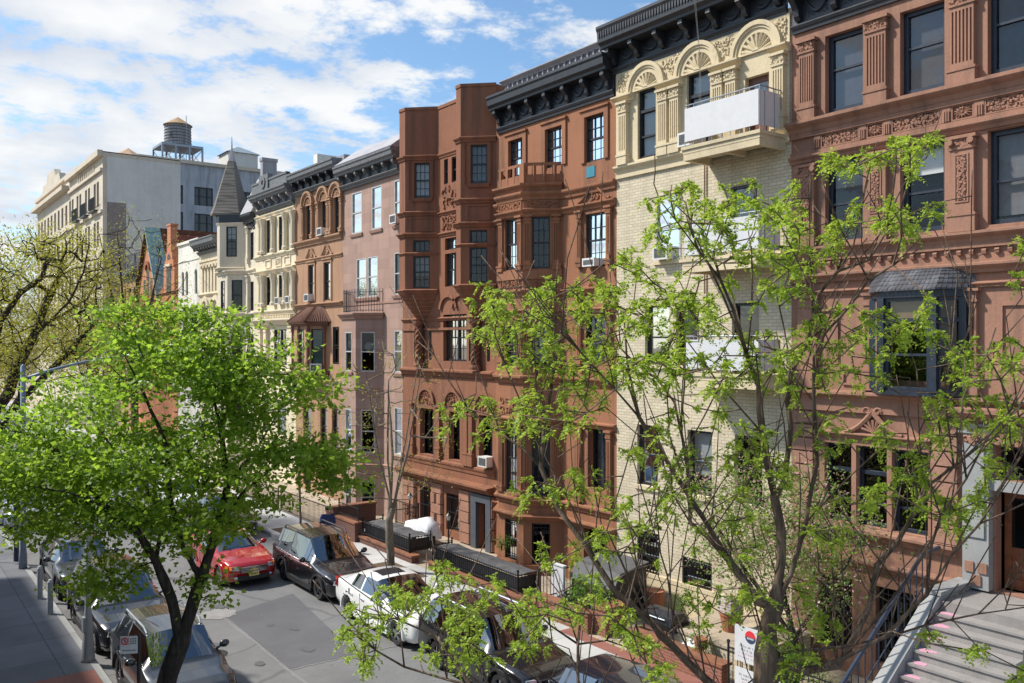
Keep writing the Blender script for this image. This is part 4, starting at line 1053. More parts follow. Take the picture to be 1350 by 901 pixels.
# ============ 11: orange gabled house
H = House('gabled_house', 67.7, 80.0, 12.0, 'orange brick house with a steep blue-green edged gable and a stepped gable', 'house', ORG_B)
f = H.main
for a in (68.7, 70.6, 73.5, 76.0): H.window(f, a, a+.8, 8.6, 10.5, SASHBR, fw=.06, rd=.25)
for a in (68.7, 71.0, 73.5, 76.0): H.window(f, a, a+.9, 4.6, 6.6, SASHBR, fw=.06, rd=.25)
m = MB(); m.plate(FAC, [(73.0, 12.0), (79.6, 12.0), (76.3, 17.4)], -.5, .06); H.part('pointed_gable', m, ORG_B)
m = MB()
H2 = (75.75, 76.85)
m.box(FAC, 75.9, 76.7, .05, .08, 11.9, 14.2); m.arch(FAC, 76.3, 14.2, 0, .4, .05, .08, n=10); m.box(FAC, 74.9, 75.5, .05, .08, 12.0, 13.4); m.box(FAC, 77.1, 77.7, .05, .08, 12.0, 13.4)
H.part('gable_window', m, SASHB)
m = MB()
m.arch(FAC, 76.3, 14.2, .45, .75, .05, .2, n=12); m.box(FAC, 74.7, 78.0, .05, .2, 11.75, 11.95)
H.part('gable_moulding', m, stone('terracotta_trim', (.30, .085, .05)))
m = MB(); m.extrude(FAC, [(.3, 0), (-6.0, 0), (-6.0, .001), (.3, .001)], 0, .01) if False else None
m.quad(FAC(72.6, .35, 11.9), FAC(76.3, .35, 17.8), FAC(76.3, -.9, 17.8), FAC(72.6, -.9, 11.9)); m.quad(FAC(72.6, .35, 11.6), FAC(76.3, .35, 17.5), FAC(76.3, -.9, 17.5), FAC(72.6, -.9, 11.6))
m.quad(FAC(72.6, .35, 11.6), FAC(76.3, .35, 17.5), FAC(76.3, .35, 17.8), FAC(72.6, .35, 11.9))
H.part('copper_coping', m, stone('verdigris_copper', (.23, .38, .38), rough=.6, streak=.3))
m = MB(); m.quad(FAC(80.0, .35, 11.9), FAC(76.3, .35, 17.8), FAC(76.3, -6, 17.8), FAC(80.0, -6, 11.9)); m.quad(FAC(80.0, .35, 11.7), FAC(76.3, .35, 17.55), FAC(76.3, .35, 17.8), FAC(80.0, .35, 11.9)); H.part('roof_edge', m, BR6d)
m = MB(); m.quad(FAC(73.0, -.85, 12.3), FAC(76.3, -.85, 17.4), FAC(76.3, -6, 17.4), FAC(73.0, -6, 12.3)); H.part('gable_roof', m, REDT)
m = MB(); m.extrude(FAC, [(.15, 12.0), (-2.2, 15.2), (-6, 15.2), (-6, 12)], 67.75, 73.4); H.part('tiled_roof', m, REDT)
m = MB()
for k, (w, z0, z1) in enumerate(((1.5, 12.0, 13.9), (1.2, 13.9, 14.5), (.9, 14.5, 15.1), (.6, 15.1, 15.9), (.45, 15.9, 17.2))): m.box(FAC, 69.8-w, 69.8+w, -.4, .12, z0, z1)
m.box(FAC, 69.2, 70.4, -.45, .16, 17.2, 17.35)
H.part('stepped_gable', m, ORG_B)
m = MB(); m.box(FAC, 69.2, 70.4, .12, .15, 12.0, 14.0); m.arch(FAC, 69.8, 14.6, 0, .4, .12, .15, n=10); H.part('gable_window', m, SASHB)
m = MB(); m.box(FAC, 69.0, 70.6, .12, .3, 14.0, 14.2); H.part('gable_moulding', m, CRM)
dp = MB().tube([FAC(68.2, .2, 12), FAC(70.5, .2, 11.2), FAC(70.5, .15, 4)], .09, 6); dp.tube([FAC(75, .2, 11.8), FAC(70.5, .2, 11.2)], .08, 6); H.part('downpipe', dp, BR6)
H.done(roofmat=TAR)

# ============ 12: small tan house
H = House('townhouse', 80.0, 86.5, 14.4, 'narrow tan townhouse with a grey cornice between the gabled house and the beige block', 'house', BR6)
f = H.main
for a in (80.6, 82.3, 84.2):
    for z in (11.0, 7.5, 4.0): H.window(f, a, a+.8, z, z+2, SASHB, fw=.06, rd=.25)
cornice(H, [(80.05, 0), (86.4, 0)], 13.6, 14.1, 14.5, .6, GRYT, 7, 75, relief=False)
r = MB()
for k in range(14): r.tube([(19.4+.0*k, 80.2+.45*k, 14.4), (19.4, 80.2+.45*k, 16.2)], .025, 4)
for z in (15.3, 16.1): r.tube([(19.4, 80.2, z), (19.4, 86.2, z)], .02, 4); r.tube([(19.4, 80.2, z), (25.4, 80.2, z)], .02, 4)
for k in range(14): r.tube([(19.4+.45*k, 80.2, 14.4), (19.4+.45*k, 80.2, 16.4)], .025, 4)
H.part('roof_railing', r, IRON)
H.done()

# ------------------------------------------------------------------ far blocks
def block(name, x0, x1, y0, y1, zr, label, mat, cols, rows, wmat, side=None, group=None):
    root = thing(name, ((x0+x1)/2, (y0+y1)/2, 0), label, 'building', group)
    F = Frame(x0, 0, 0, 1, -1, 0); m = MB(); holes = []
    for (a, b) in cols:
        for (c, d) in rows: holes.append((a, b, c, d))
    wall_grid(m, F, y0, y1, 0, zr, holes, .35)
    sh = []
    FS = facing_south(y0)
    for h in (side or []): sh.append(h)
    wall_grid(m, FS, x0, x1, 0, zr, sh, .3)
    m.quad((x1, y0, 0), (x1, y1, 0), (x1, y1, zr), (x1, y0, zr)); m.quad((x0, y1, 0), (x1, y1, 0), (x1, y1, zr), (x0, y1, zr))
    m.build('wall', mat, root)
    MB().wbox(x0, x1, y0, y1, zr-.1, zr-.02).build('roof', TAR, root)
    for FF, hs in ((F, holes), (FS, sh)):
        for (a, b, c, d) in hs:
            w = MB(); t = .12
            w.box(FF, a, a+t, -.33, -.2, c, d); w.box(FF, b-t, b, -.33, -.2, c, d); w.box(FF, a+t, b-t, -.33, -.2, c, c+t); w.box(FF, a+t, b-t, -.33, -.2, d-t, d); w.box(FF, a+t, b-t, -.31, -.22, (c+d)/2-.06, (c+d)/2+.06)
            ob = w.build('window', wmat, root)
            p = MB().quad(FF(a+.05, -.28, c+.05), FF(b-.05, -.28, c+.05), FF(b-.05, -.28, d-.05), FF(a+.05, -.28, d-.05)); p.build('pane', PANEF, ob)
    return root, F, FS
m, nt, b_ = newmat('far_pane'); b_.inputs['Base Color'].default_value = (.05, .055, .06, 1); b_.inputs['Roughness'].default_value = .08
PANEF = m
cA = []
for c in (95.8, 97.3, 100.2, 101.8, 104.9, 106.5, 109.3, 110.9): cA.append((c, c+1.05))
rootA, FA, FSA = block('apartment_block', 19.0, 26.6, 94.0, 112.0, 27.4, 'tall beige apartment block with a blank grey side wall facing the street', BEI, cA, [(22.0, 24.6), (17.9, 20.5), (13.8, 16.4), (9.7, 12.3), (5.5, 8.2)], SASHBR)
m = MB(); FB = lambda o: Frame(19.0-o, 0, 0, 1, -1, 0)
m.box(FA, 94, 112, 0, .5, 26.9, 27.5); m.box(FA, 94, 112, 0, .25, 25.4, 25.7); m.box(FA, 94, 112, 0, .2, 21.2, 21.5)
for k in range(9): m.box(FA, 98+k*1.0, 98.3+k*1.0, 0, .1, 25.9, 26.6)
m.build('cornice', BEI, rootA)
m = MB(); m.box(FSA, 21.2, 26.6, 0, .04, .1, 26.9); m.build('rendered_wall', BEIW, rootA)
m = MB(); m.box(FSA, 19.4, 21.2, 0, .03, 5, 22.3); m.build('brick_patch', BEIB, rootA)
m = MB(); m.box(FSA, 19.4, 21.2, 0, .035, 22.3, 26.9); m.build('plaster_patch', GRYW if False else BEIW, rootA)
for (a, b) in ((100.1, 102.9), (104.8, 107.6), (95.6, 98.4)):
    r = MB()
    for k in range(9): r.tube([FA(a+(b-a)*k/8, .5, 21.6), FA(a+(b-a)*k/8, .5, 22.9)], .04, 4)
    r.box(FA, a, b, 0, .55, 21.5, 21.65); r.tube([FA(a, .5, 22.9), FA(b, .5, 22.9)], .05, 4); r.build('balcony', IRON, rootA)
cB = []
for k in range(9): cB.append((113.2+k*2.55, 114.5+k*2.55))
rootB, FB_, FSB = block('apartment_block', 19.0, 27.0, 112.0, 136.0, 27.6, 'older beige block with a raised arched parapet at the far left', BEI, cB, [(22.0, 24.4), (17.6, 20.2), (13.2, 15.8), (8.8, 11.4)], SASHBR)
m = MB(); m.box(FB_, 112, 136, 0, .8, 26.0, 26.5); m.box(FB_, 112, 136, 0, .3, 27.4, 27.8); m.plate(FB_, [(117, 27.6), (131, 27.6), (130, 29.0), (127.5, 29.0), (126.5, 30.0), (121.5, 30.0), (120.5, 29.0), (118, 29.0)], -.6, .1)
m.box(FB_, 112, 136, 0, .3, 21.0, 21.4); m.build('parapet', BEI, rootB)
s = [(36.05, 36.6, 28.1, 30.8), (38.2, 40.9, 28.1, 30.8), (44.0, 46.7, 28.1, 30.8), (36.05, 36.6, 24.2, 26.9), (38.2, 40.9, 24.2, 26.9), (44.0, 46.7, 24.2, 26.9)]
rootG, FG, FSG = block('apartment_block', 30.0, 54.0, 128.0, 144.0, 34.4, 'weathered grey rendered block carrying the water tower', GRYW, [], [], SASHB, s)
for (a, b, c, d) in s[1:3]+s[4:]:
    mm = MB(); mm.box(FSG, a+.7, a+.9, -.33, -.15, c, d); mm.box(FSG, b-.9, b-.7, -.33, -.15, c, d); mm.build('mullion', SASHB, rootG)
MB().wbox(30, 54, 127.7, 128, 34.0, 34.5).build('coping', BEI, rootG)
# water tower
T = (37.6, 134.2); root = thing('water_tower', (T[0], T[1], 34.4), 'wooden rooftop water tank with a tan conical lid on black steel legs', 'water tower')
MB().lathe((T[0], T[1], 37.6), [(0, 0), (1.95, 0), (1.85, 3.2), (0, 3.2)], 28).build('tank', stone('weathered_barrel_wood', (.30, .29, .29), streak=.3, brick=(.25, 6, .02, (.14, .13, .13))), root)
m = MB()
for k in range(7): m.lathe((T[0], T[1], 37.7+k*.45), [(1.93, 0), (2.0-.012*k, 0), (2.0-.012*k, .05), (1.93, .05)], 28)
m.build('hoops', IRON, root)
MB().lathe((T[0], T[1], 40.8), [(0, 1.35), (.12, 1.3), (2.1, .05), (2.1, 0), (0, 0)], 24).build('lid', stone('tan_lid', (.42, .27, .15)), root)
m = MB(); m.wbox(T[0]-3.0, T[0]+3.0, T[1]-2.6, T[1]+2.6, 37.2, 37.55); m.build('platform', STEEL, root)
for dx in (-2.9, -1.0, 1.0, 2.9):
    for dy in (-2.5, 2.5): MB().wbox(T[0]+dx-.12, T[0]+dx+.12, T[1]+dy-.12, T[1]+dy+.12, 34.4, 37.2).build('leg', STEEL, root)
m = MB()
for dy in (-2.5, 2.5):
    for a, b in ((-2.9, -1.0), (1.0, 2.9), (-1.0, 1.0)):
        m.tube([(T[0]+a, T[1]+dy, 34.5), (T[0]+b, T[1]+dy, 37.1)], .06, 4); m.tube([(T[0]+b, T[1]+dy, 34.5), (T[0]+a, T[1]+dy, 37.1)], .06, 4)
m.tube([(T[0]+.6, T[1]-2.2, 34.4), (T[0]+.6, T[1]-2.2, 42)], .05, 4); m.build('brace', STEEL, root)
root = thing('roof_pavilion', (46.5, 133.0, 34.4), 'small grey rooftop house with a blue-grey pyramid roof behind the spire', 'roof house')
MB().wbox(44.2, 48.8, 131, 135.4, 34.4, 37.3).build('wall', BEIW, root)
MB().prism([(43.9, 130.7), (49.1, 130.7), (49.1, 135.7), (43.9, 135.7)], 37.3, 38.6, ID, [(46.3, 133), (46.7, 133), (46.7, 133.4), (46.3, 133.4)]).build('roof', stone('blue_grey_roof', (.25, .31, .36)), root)
MB().lathe((23.0, 101.0, 27.38), [(0, 1.9), (.1, 1.85), (2.2, .5), (2.2, 0), (0, 0)], 8)
cone = MB().lathe((23.0, 101.0, 27.4), [(0, 2.1), (.12, 2.0), (2.3, .7), (2.3, 0), (0, 0)], 8)
solo('tank_housing', cone, stone('tan_lid2', (.45, .30, .19)), 'low tan conical roof on top of the beige apartment block', 'roof house')
# ------------------------------------------------------------------ ground
KL, KR = 4.6, 13.5                                        # kerb lines
def plane_mat(name, col, joints=None, rough=.9, crack=.0, stain=(.06, .055, .05), sc=1.0, bump=.15):
    m, nt, b = newmat(name)
    pos = N(nt, 'ShaderNodeNewGeometry').outputs['Position']
    n1 = noise(nt, .45*sc, 8, pos, .65); n2 = noise(nt, 30, 4, pos, .7); n3 = noise(nt, .12, 4, pos, .5, (2.0, .5, 1))
    c = ramp(nt, n1, [(.3, mul(col, .66)), (.52, col), (.72, mul(col, 1.3))])
    c = mix(nt, .35, c, ramp(nt, n2, [(.3, mul(col, .7)), (.7, mul(col, 1.25))]))
    s = N(nt, 'ShaderNodeMapRange'); nt.links.new(n3, s.inputs[0]); s.inputs[1].default_value = .5; s.inputs[2].default_value = .75; s.inputs[4].default_value = .4
    c = mix(nt, s.outputs[0], c, mul(col, .72))
    if joints:
        w, h, ms, off = joints
        bt = N(nt, 'ShaderNodeTexBrick'); mp = N(nt, 'ShaderNodeMapping'); mp.inputs['Location'].default_value = (off, .3, 0)
        nt.links.new(pos, mp.inputs[0]); nt.links.new(mp.outputs[0], bt.inputs['Vector']); bt.offset = 0.0
        bt.inputs['Scale'].default_value = 1; bt.inputs['Brick Width'].default_value = w; bt.inputs['Row Height'].default_value = h; bt.inputs['Mortar Size'].default_value = ms
        bt.inputs['Color1'].default_value = (.88, .88, .88, 1); bt.inputs['Color2'].default_value = (1.08, 1.08, 1.08, 1); bt.inputs['Mortar'].default_value = (.38, .37, .36, 1)
        c = mix(nt, 1.0, c, bt.outputs['Color'], 'MULTIPLY')
    if crack:
        v = N(nt, 'ShaderNodeTexVoronoi', feature='DISTANCE_TO_EDGE'); v.inputs['Scale'].default_value = .16
        wn = N(nt, 'ShaderNodeTexNoise'); wn.inputs['Scale'].default_value = .8; nt.links.new(pos, wn.inputs['Vector'])
        ad = N(nt, 'ShaderNodeMix', data_type='VECTOR'); ad.inputs[0].default_value = .25; nt.links.new(pos, ad.inputs[4]); nt.links.new(wn.outputs['Color'], ad.inputs[5])
        nt.links.new(ad.outputs[1], v.inputs['Vector'])
        cr = N(nt, 'ShaderNodeMapRange'); nt.links.new(v.outputs['Distance'], cr.inputs[0]); cr.inputs[1].default_value = 0; cr.inputs[2].default_value = .006; cr.inputs[3].default_value = crack; cr.inputs[4].default_value = 0
        c = mix(nt, cr.outputs[0], c, mul(col, .35))
    nt.links.new(c, b.inputs['Base Color']); b.inputs['Roughness'].default_value = rough; b.inputs['Specular IOR Level'].default_value = .25
    bp = N(nt, 'ShaderNodeBump'); bp.inputs['Strength'].default_value = bump; bp.inputs['Distance'].default_value = .01
    nt.links.new(n2, bp.inputs['Height']); nt.links.new(bp.outputs[0], b.inputs['Normal']); return m
ASPH = plane_mat('asphalt', (.172, .170, .170), crack=.55)
ASPHP = plane_mat('asphalt_patch', (.118, .116, .122))
WALK = plane_mat('pavement_concrete', (.44, .435, .42), (1.5, 1.5, .008, .5))
WALKL = plane_mat('shaded_pavement', (.165, .17, .185), (1.4, 1.75, .010, .4))  # near pavement's shade is put into this darker, bluer colour
AREA = plane_mat('tan_paving', (.40, .33, .25), (.6, .6, .008, .1))
KERB = plane_mat('kerb_stone', (.33, .33, .32), (5, 2.2, .012, 0))
EARTH = plane_mat('earth', (.10, .075, .05))
REDBR = stone('red_paver', (.25, .10, .075), brick=(.2, .1, .01, (.2, .16, .14)), streak=.1)
MB().wbox(-900, 900, -300, 1200, -.6, -.5).build('ground', EARTH)['kind'] = 'structure'
MB().wbox(KL, KR, -14, 400, -.3, 0).build('road', ASPH)['kind'] = 'structure'
MB().wbox(-14, KL-.16, -14, 400, -.3, .13).build('near_sidewalk', WALKL)['kind'] = 'structure'
MB().wbox(KR+.16, 15.75, -14, 400, -.3, .13).build('far_sidewalk', WALK)['kind'] = 'structure'
m = MB().wbox(KL-.16, KL, -14, 400, -.3, .135); m.wbox(KR, KR+.16, -14, 400, -.3, .135); m.build('kerb', KERB)['kind'] = 'structure'
MB().wbox(15.75, 33, -14, 400, -.3, .126).build('front_yard_paving', AREA)['kind'] = 'structure'
m = MB(); m.add([(8.4, 20.4, .004), (10.2, 20.3, .004), (11.0, 26.4, .004), (8.5, 25.5, .004)], [(0, 1, 2, 3)])
m.build('road_patch', ASPHP)['kind'] = 'structure'
m = MB(); pts = [(8.37, 14.0), (8.42, 17.0), (8.33, 20.5), (8.4, 23), (8.39, 25.5)]
g = random.Random(2); L_, R_ = [], []
for i in range(60):
    t = i/59*(len(pts)-1); k = min(int(t), len(pts)-2); q = t-k; x = pts[k][0]*(1-q)+pts[k+1][0]*q+g.uniform(-.02, .02); y = pts[k][1]*(1-q)+pts[k+1][1]*q
    w = g.uniform(.02, .05); L_.append((x-w, y, .007)); R_.append((x+w, y, .007))
m.add(L_+R_, [(i, i+1, 60+i+1, 60+i) for i in range(59)]); 
L_, R_ = [], []
for i in range(50):
    t = i/49; x = 8.4+4.9*t; y = 20.3-.9*t*.2+g.uniform(-.03, .03); w = g.uniform(.015, .035); L_.append((x, y-w, .009)); R_.append((x, y+w, .009))
m.add(L_+R_, [(i, i+1, 50+i+1, 50+i) for i in range(49)])
m.build('road_seam', plane_mat('seam', (.21, .205, .20)))['kind'] = 'structure'
m = MB()
for q in ([(5.6, 24.6), (7.3, 24.7), (7.4, 29.2), (5.5, 29.0)], [(9.3, 31.0), (11.0, 31.2), (10.9, 33.5), (9.2, 33.2)], [(6.9, 14.0), (7.9, 14.1), (7.8, 19.2), (6.8, 19.0)], [(11.0, 22.0), (12.6, 22.1), (12.5, 23.6), (11.1, 23.4)]):
    m = MB(); m.add([(x, y, .004) for x, y in q], [(0, 1, 2, 3)]); m.build('road_patch', ASPHP if q[0][0] < 8 else plane_mat('asphalt_worn', (.165, .163, .165)))['kind'] = 'structure'
g = random.Random(15); OIL = plane_mat('oil_stain', (.112, .112, .116), sc=5)
for k in range(26):                                      # oil drips in the parking lanes and along the wheel tracks
    cx = g.choice([5.7, 7.6, 9.4, 12.1])+g.gauss(0, .3); cy = g.uniform(14, 34); r0_ = g.uniform(.05, .22); n_ = 14
    m = MB(); m.add([(cx+r0_*g.uniform(.6, 1.1)*math.cos(6.283*i/n_), cy+r0_*1.5*g.uniform(.6, 1.1)*math.sin(6.283*i/n_), .0115+.0001*k) for i in range(n_)], [tuple(range(n_))]); m.build('oil_stain', OIL)['kind'] = 'structure'
m = MB(); g = random.Random(9); pts = []
for i in range(26):
    a = 2*math.pi*i/26; r = g.uniform(.8, 1.1); pts.append((8.35+.62*r*math.cos(a), 25.75+.5*r*math.sin(a), .010))
m.add(pts, [tuple(range(26))]); m.build('pale_road_patch', plane_mat('pale_patch', (.27, .26, .25), sc=8))['kind'] = 'structure'
MB().wbox(2.6, KL-.17, 19.0, 22.9, .1, .134).build('brick_paving', REDBR)['kind'] = 'structure'
MB().wbox(15.3, 15.74, 12.5, 18.2, .1, .134).build('brick_paving', REDBR)['kind'] = 'structure'
for x, y in ((14.6, 26.4), (14.6, 34.2), (14.6, 46)):
    MB().wbox(x-.8, x+.7, y-1.3, y+1.3, .1, .136).build('tree_pit', EARTH)['kind'] = 'structure'
mh = MB().lathe((7.2, 22.5, .0), [(0, .012), (.33, .012), (.36, .006), (.36, 0)], 24)
solo('manhole_cover', mh, PLAST, 'round dark manhole cover in the middle of the road', 'manhole')


# unseen low house added left of the camera to shade the near pavement
def shading_house(y0, y1, h, label):
    root = thing('brick_house', (-5, (y0+y1)/2, .13), label, 'house'); F = Frame(-.7, 0, 0, 1, 1, 0); m = MB(); holes = []
    for y in np.arange(y0+1, y1-1.5, 2.4):
        for z in (1.2, 4.4): holes.append((float(y), float(y)+1.0, z, z+1.9))
    wall_grid(m, F, y0, y1, .1, h, holes, .25)
    m.quad((-.7, y0, .1), (-12, y0, .1), (-12, y0, h), (-.7, y0, h)); m.quad((-.7, y1, .1), (-12, y1, .1), (-12, y1, h), (-.7, y1, h)); m.quad((-12, y0, .1), (-12, y1, .1), (-12, y1, h), (-12, y0, h)); m.build('wall', BRK, root)
    MB().wbox(-12, -.7, y0, y1, h, h+.12).build('roof', TAR, root); MB().wbox(-.72, -.35, y0, y1, h-.5, h-.05).build('cornice', BLK, root)
    for a, b, c, d in holes:
        w = MB(); w.box(F, a, a+.06, -.2, -.1, c, d); w.box(F, b-.06, b, -.2, -.1, c, d); w.box(F, a+.06, b-.06, -.2, -.1, c, c+.06); w.box(F, a+.06, b-.06, -.2, -.1, d-.06, d); w.box(F, a+.06, b-.06, -.19, -.12, (c+d)/2-.03, (c+d)/2+.03); o = w.build('window', SASHW, root)
        MB().quad(F(a+.03, -.16, c+.03), F(b-.03, -.16, c+.03), F(b-.03, -.16, d-.03), F(a+.03, -.16, d-.03)).build('pane', PANEF, o)
shading_house(12.0, 38.0, 7.4, 'unseen low red brick house added left of the view to shade the near pavement')
# ------------------------------------------------------------------ cars
def lerp_keys(keys, x):
    for a, b in zip(keys, keys[1:]):
        if a[0] <= x <= b[0]:
            t = (x-a[0])/max(1e-6, b[0]-a[0]); return [p+(q-p)*t for p, q in zip(a[1:], b[1:])]
    return list(keys[-1][1:])
def make_car(loc, label, L=4.6, W=1.82, Hh=1.66, kind='suv', paintm=None, rim=RIM, grille=True, chrome=True, plate=None, amber=False, group='cars parked along the kerbs', yaw=0.0,
             sunroof=False, rails=False, emblem=None, glassm=None, name='parked_car', side_strip=None):
    """nose at local y=0 pointing to -Y, tail at y=L"""
    root = thing(name, loc, label, 'car', group, yaw, local=True)
    w = W/2; gl = glassm or CGLASS
    hood = .98 if kind == 'suv' else .92; belt = hood+.06
    sb = .27 if kind == 'suv' else .30                    # windscreen base, fraction of length
    sf = sb+(.15 if kind == 'suv' else .19)               # roof front
    rb = .90 if kind == 'suv' else .74; re = .975 if kind == 'suv' else .88
    # y, half width at belt, z bottom, z shoulder, z top centre, half width of top, z edge of top
    K = [(0.0, w*.60, .34, .60, .66, w*.50, .64), (.05, w*.78, .26, .68, .74, w*.62, .72), (.16, w*.88, .22, .76, .82, w*.66, .80), (.42, w*.95, .2, .84, .90, w*.70, .885),
         (.9, w*.985, .2, .90, hood-.02, w*.72, hood-.04), (L*sb, w, .2, belt-.02, hood+.04, w*.76, hood+.01),
         (L*sf, w, .2, belt, Hh-.04, w*.70, Hh-.1), (L*(sf+rb)/2*1.0, w, .2, belt+.02, Hh, w*.73, Hh-.06), (L*rb, w*.985, .2, belt+.04, Hh-.06, w*.68, Hh-.13),
         (L*re, w*.95, .22, belt+.04, (belt+.10 if kind == 'suv' else belt+.08), w*.76, belt+.06)]
    if kind == 'suv': K += [(L-.03, w*.88, .3, belt-.12, belt-.02, w*.7, belt-.05), (L, w*.8, .4, .72, .76, w*.62, .74)]
    else: K += [(L-.14, w*.90, .28, belt-.04, belt+.04, w*.74, belt+.02), (L-.02, w*.84, .34, .76, .82, w*.68, .80), (L, w*.74, .42, .66, .7, w*.6, .68)]
    base = sorted({k[0] for k in K}); ys = []
    for a, b in zip(base, base[1:]):
        n = max(1, round((b-a)/.07)); ys += [a+(b-a)*i/n for i in range(n)]
    ys.append(L)
    rw = .35 if kind == 'suv' else .325; ya, yb = L*.19, L*.19+L*.585
    rings = []
    for y in ys:
        wb, zb, zs, zt, wt, ze = lerp_keys(K, y)
        half = [(wb*.55, zb), (wb*.93, zb+.02), (wb*.985, zb+.16), (wb*1.0, zb+(zs-zb)*.45), (wb*1.0, zb+(zs-zb)*.72), (wb*.985, zs-.03), (wb*.955, zs+.02), (wt+(wb*.955-wt)*.06, ze-.0), (wt*.82, zt-(zt-ze)*.38), (wt*.42, zt-.008), (0, zt)]
        rings.append(half)
    m_ = len(rings[0]); full = 2*m_-1; V = []
    for y, half in zip(ys, rings):
        for x, z in half: V.append([-x, y, z])
        for x, z in reversed(half[:-1]): V.append([x, y, z])
    R0 = rw+.07
    for (yc, zc) in ((ya, rw), (yb, rw)):
        for v in V:
            if v[2] < .98 and abs(v[0]) > w*.8:
                d = math.hypot(v[1]-yc, v[2]-zc)
                if abs(d-R0) < .055 and d > 1e-4: v[1] = yc+(v[1]-yc)*R0/d; v[2] = zc+(v[2]-zc)*R0/d
    body, win = [], {'windscreen': [], 'rear_window': [], 'side_window': []}
    pill = [L*sf+.02, L*sf+.08]
    b1 = L*(sf*.52+rb*.48); b2 = L*rb-.12
    for i in range(len(ys)-1):
        ym = (ys[i]+ys[i+1])/2
        for k in range(full-1):
            q = (i*full+k, i*full+k+1, (i+1)*full+k+1, (i+1)*full+k)
            kk = k if k < m_-1 else full-2-k
            cx = sum(V[t][0] for t in q)/4; cz = sum(V[t][2] for t in q)/4; cy = sum(V[t][1] for t in q)/4
            if abs(cx) > w*.6 and kk <= 4 and any(math.hypot(cy-yc, cz-rw) < R0-.004 for yc in (ya, yb)): continue
            if kk == 6:
                lo = L*sb+.28; hi = L*rb+.02
                if lo < ym < hi and not (b1-.05 < ym < b1+.05) and not (kind == 'suv' and b2-.12 < ym < b2-.02): win['side_window'].append(q); continue
            if kk >= 7 and L*sb+.04 < ym < L*sf-.03: win['windscreen'].append(q); continue
            if kk >= 8 and L*rb+.03 < ym < L*re-.03: win['rear_window'].append(q); continue
            body.append(q)
    def emit(name, faces, mat, smooth=True):
        used = sorted({t for f in faces for t in f}); ix = {t: i for i, t in enumerate(used)}
        mb = MB(); mb.v = [tuple(V[t]) for t in used]; mb.f = [tuple(ix[t] for t in f) for f in faces]
        return mb.build(name, mat, root, smooth, recalc=True)
    cap0 = tuple(range(full)); cap1 = tuple((len(ys)-1)*full+k for k in range(full))
    emit('body', body+[cap0, cap1], paintm)
    emit('windscreen', win['windscreen'], gl)
    if win['rear_window']: emit('rear_window', win['rear_window'], gl)
    lft = [q for q in win['side_window'] if V[q[0]][0] < 0]; rgt = [q for q in win['side_window'] if V[q[0]][0] > 0]
    for s_ in (lft, rgt):
        a = [q for q in s_ if V[q[0]][1] < b1]; b = [q for q in s_ if V[q[0]][1] >= b1]
        for t in (a, b):
            if t: emit('side_window', t, gl)
    inn = MB(); inn.wbox(-w*.86, w*.86, L*sb+.1, L*re-.15, .3, .62)
    for sx in (-1, 1): inn.wbox(sx*w*.42-.25, sx*w*.42+.25, L*.44, L*.44+.14, .6, 1.15); inn.ball((sx*w*.42, L*.45, 1.24), (.12, .06, .12), 8, 5); inn.wbox(sx*w*.42-.27, sx*w*.42+.27, L*.68, L*.68+.14, .6, 1.12)
    inn.wbox(-w*.84, w*.84, L*sb+.12, L*sb+.45, .6, belt-.1)
    inn.build('interior', PLAST, root)
    for yc in (ya, yb):                                   # wheels, arches
        for sx in (-1, 1):
            x0 = sx*(w-.25); t = MB()
            pr = [(rw*.62, -.1), (rw*.9, -.115), (rw, -.08), (rw, .08), (rw*.9, .115), (rw*.62, .1)]
            t.lathe((x0+sx*.1, yc, rw), pr, 28, 'x', False); wh = t.build('wheel', RUBBER, root, False)
            r = MB(); xo = x0+sx*.2
            r.lathe((x0+sx*.1, yc, rw), [(0, .06*sx), (rw*.58, .04*sx), (rw*.64, .09*sx), (rw*.66, .1*sx), (rw*.66, -.05)], 28, 'x', False)
            rim_ = r.build('rim', RIMD, wh)
            sp = MB()
            for k in range(5):
                a = 2*math.pi*k/5+.3; xo = x0+sx*.205
                for da in (-.11, .11):
                    sp.tube([(xo-sx*.02, yc+.05*math.cos(a), rw+.05*math.sin(a)), (xo-sx*.03, yc+rw*.62*math.cos(a+da), rw+rw*.62*math.sin(a+da))], [.028, .02], 5)
            sp.lathe((xo-sx*.02, yc, rw), [(0, .02), (.05, .015), (.06, -.02)], 10, 'x'); sp.build('spokes', rim, wh)
            ar = MB(); ar.arch(Frame(0, 0, 0, 1, sx, 0), yc, rw, R0-.01, R0+.045, w-.1, w+.012, -.15, math.pi+.15, 20)
            ar.arch(Frame(0, 0, 0, 1, sx, 0), yc, rw, R0-.02, R0-.01, w-.42, w-.06, -.3, math.pi+.3, 16)
            ar.box(Frame(0, 0, 0, 1, sx, 0), yc-R0, yc+R0, w-.45, w-.42, .15, rw+R0*.8)
            ar.build('wheel_arch', PLAST if kind == 'suv' else paintm, root)
    tr = MB()
    for sx in (-1, 1):
        tr.box(Frame(0, 0, 0, 1, sx, 0), ya+R0+.03, yb-R0-.03, w-.06, w+.015, .2, .36)
    tr.build('sill', PLAST if kind == 'suv' else paintm, root)
    gp = MB()
    for sx in (-1, 1):                                    # door gaps
        for yy in (L*sb+.22, b1, yb-.1): gp.mark().box(Frame(0, 0, 0, 1, sx, 0), yy-.006, yy+.006, w-.03, w+.004, .36, belt-.06)
    for q in gp.pieces(): q.build('door_gap', PLAST, root)
    hd = MB()
    for sx in (-1, 1):
        for yy in (b1-.16, yb-.22): hd.mark().box(Frame(0, 0, 0, 1, sx, 0), yy-.1, yy+.08, w-.02, w+.03, belt-.2, belt-.165)
    for q in hd.pieces(): q.build('door_handle', CHROME if chrome else paintm, root)
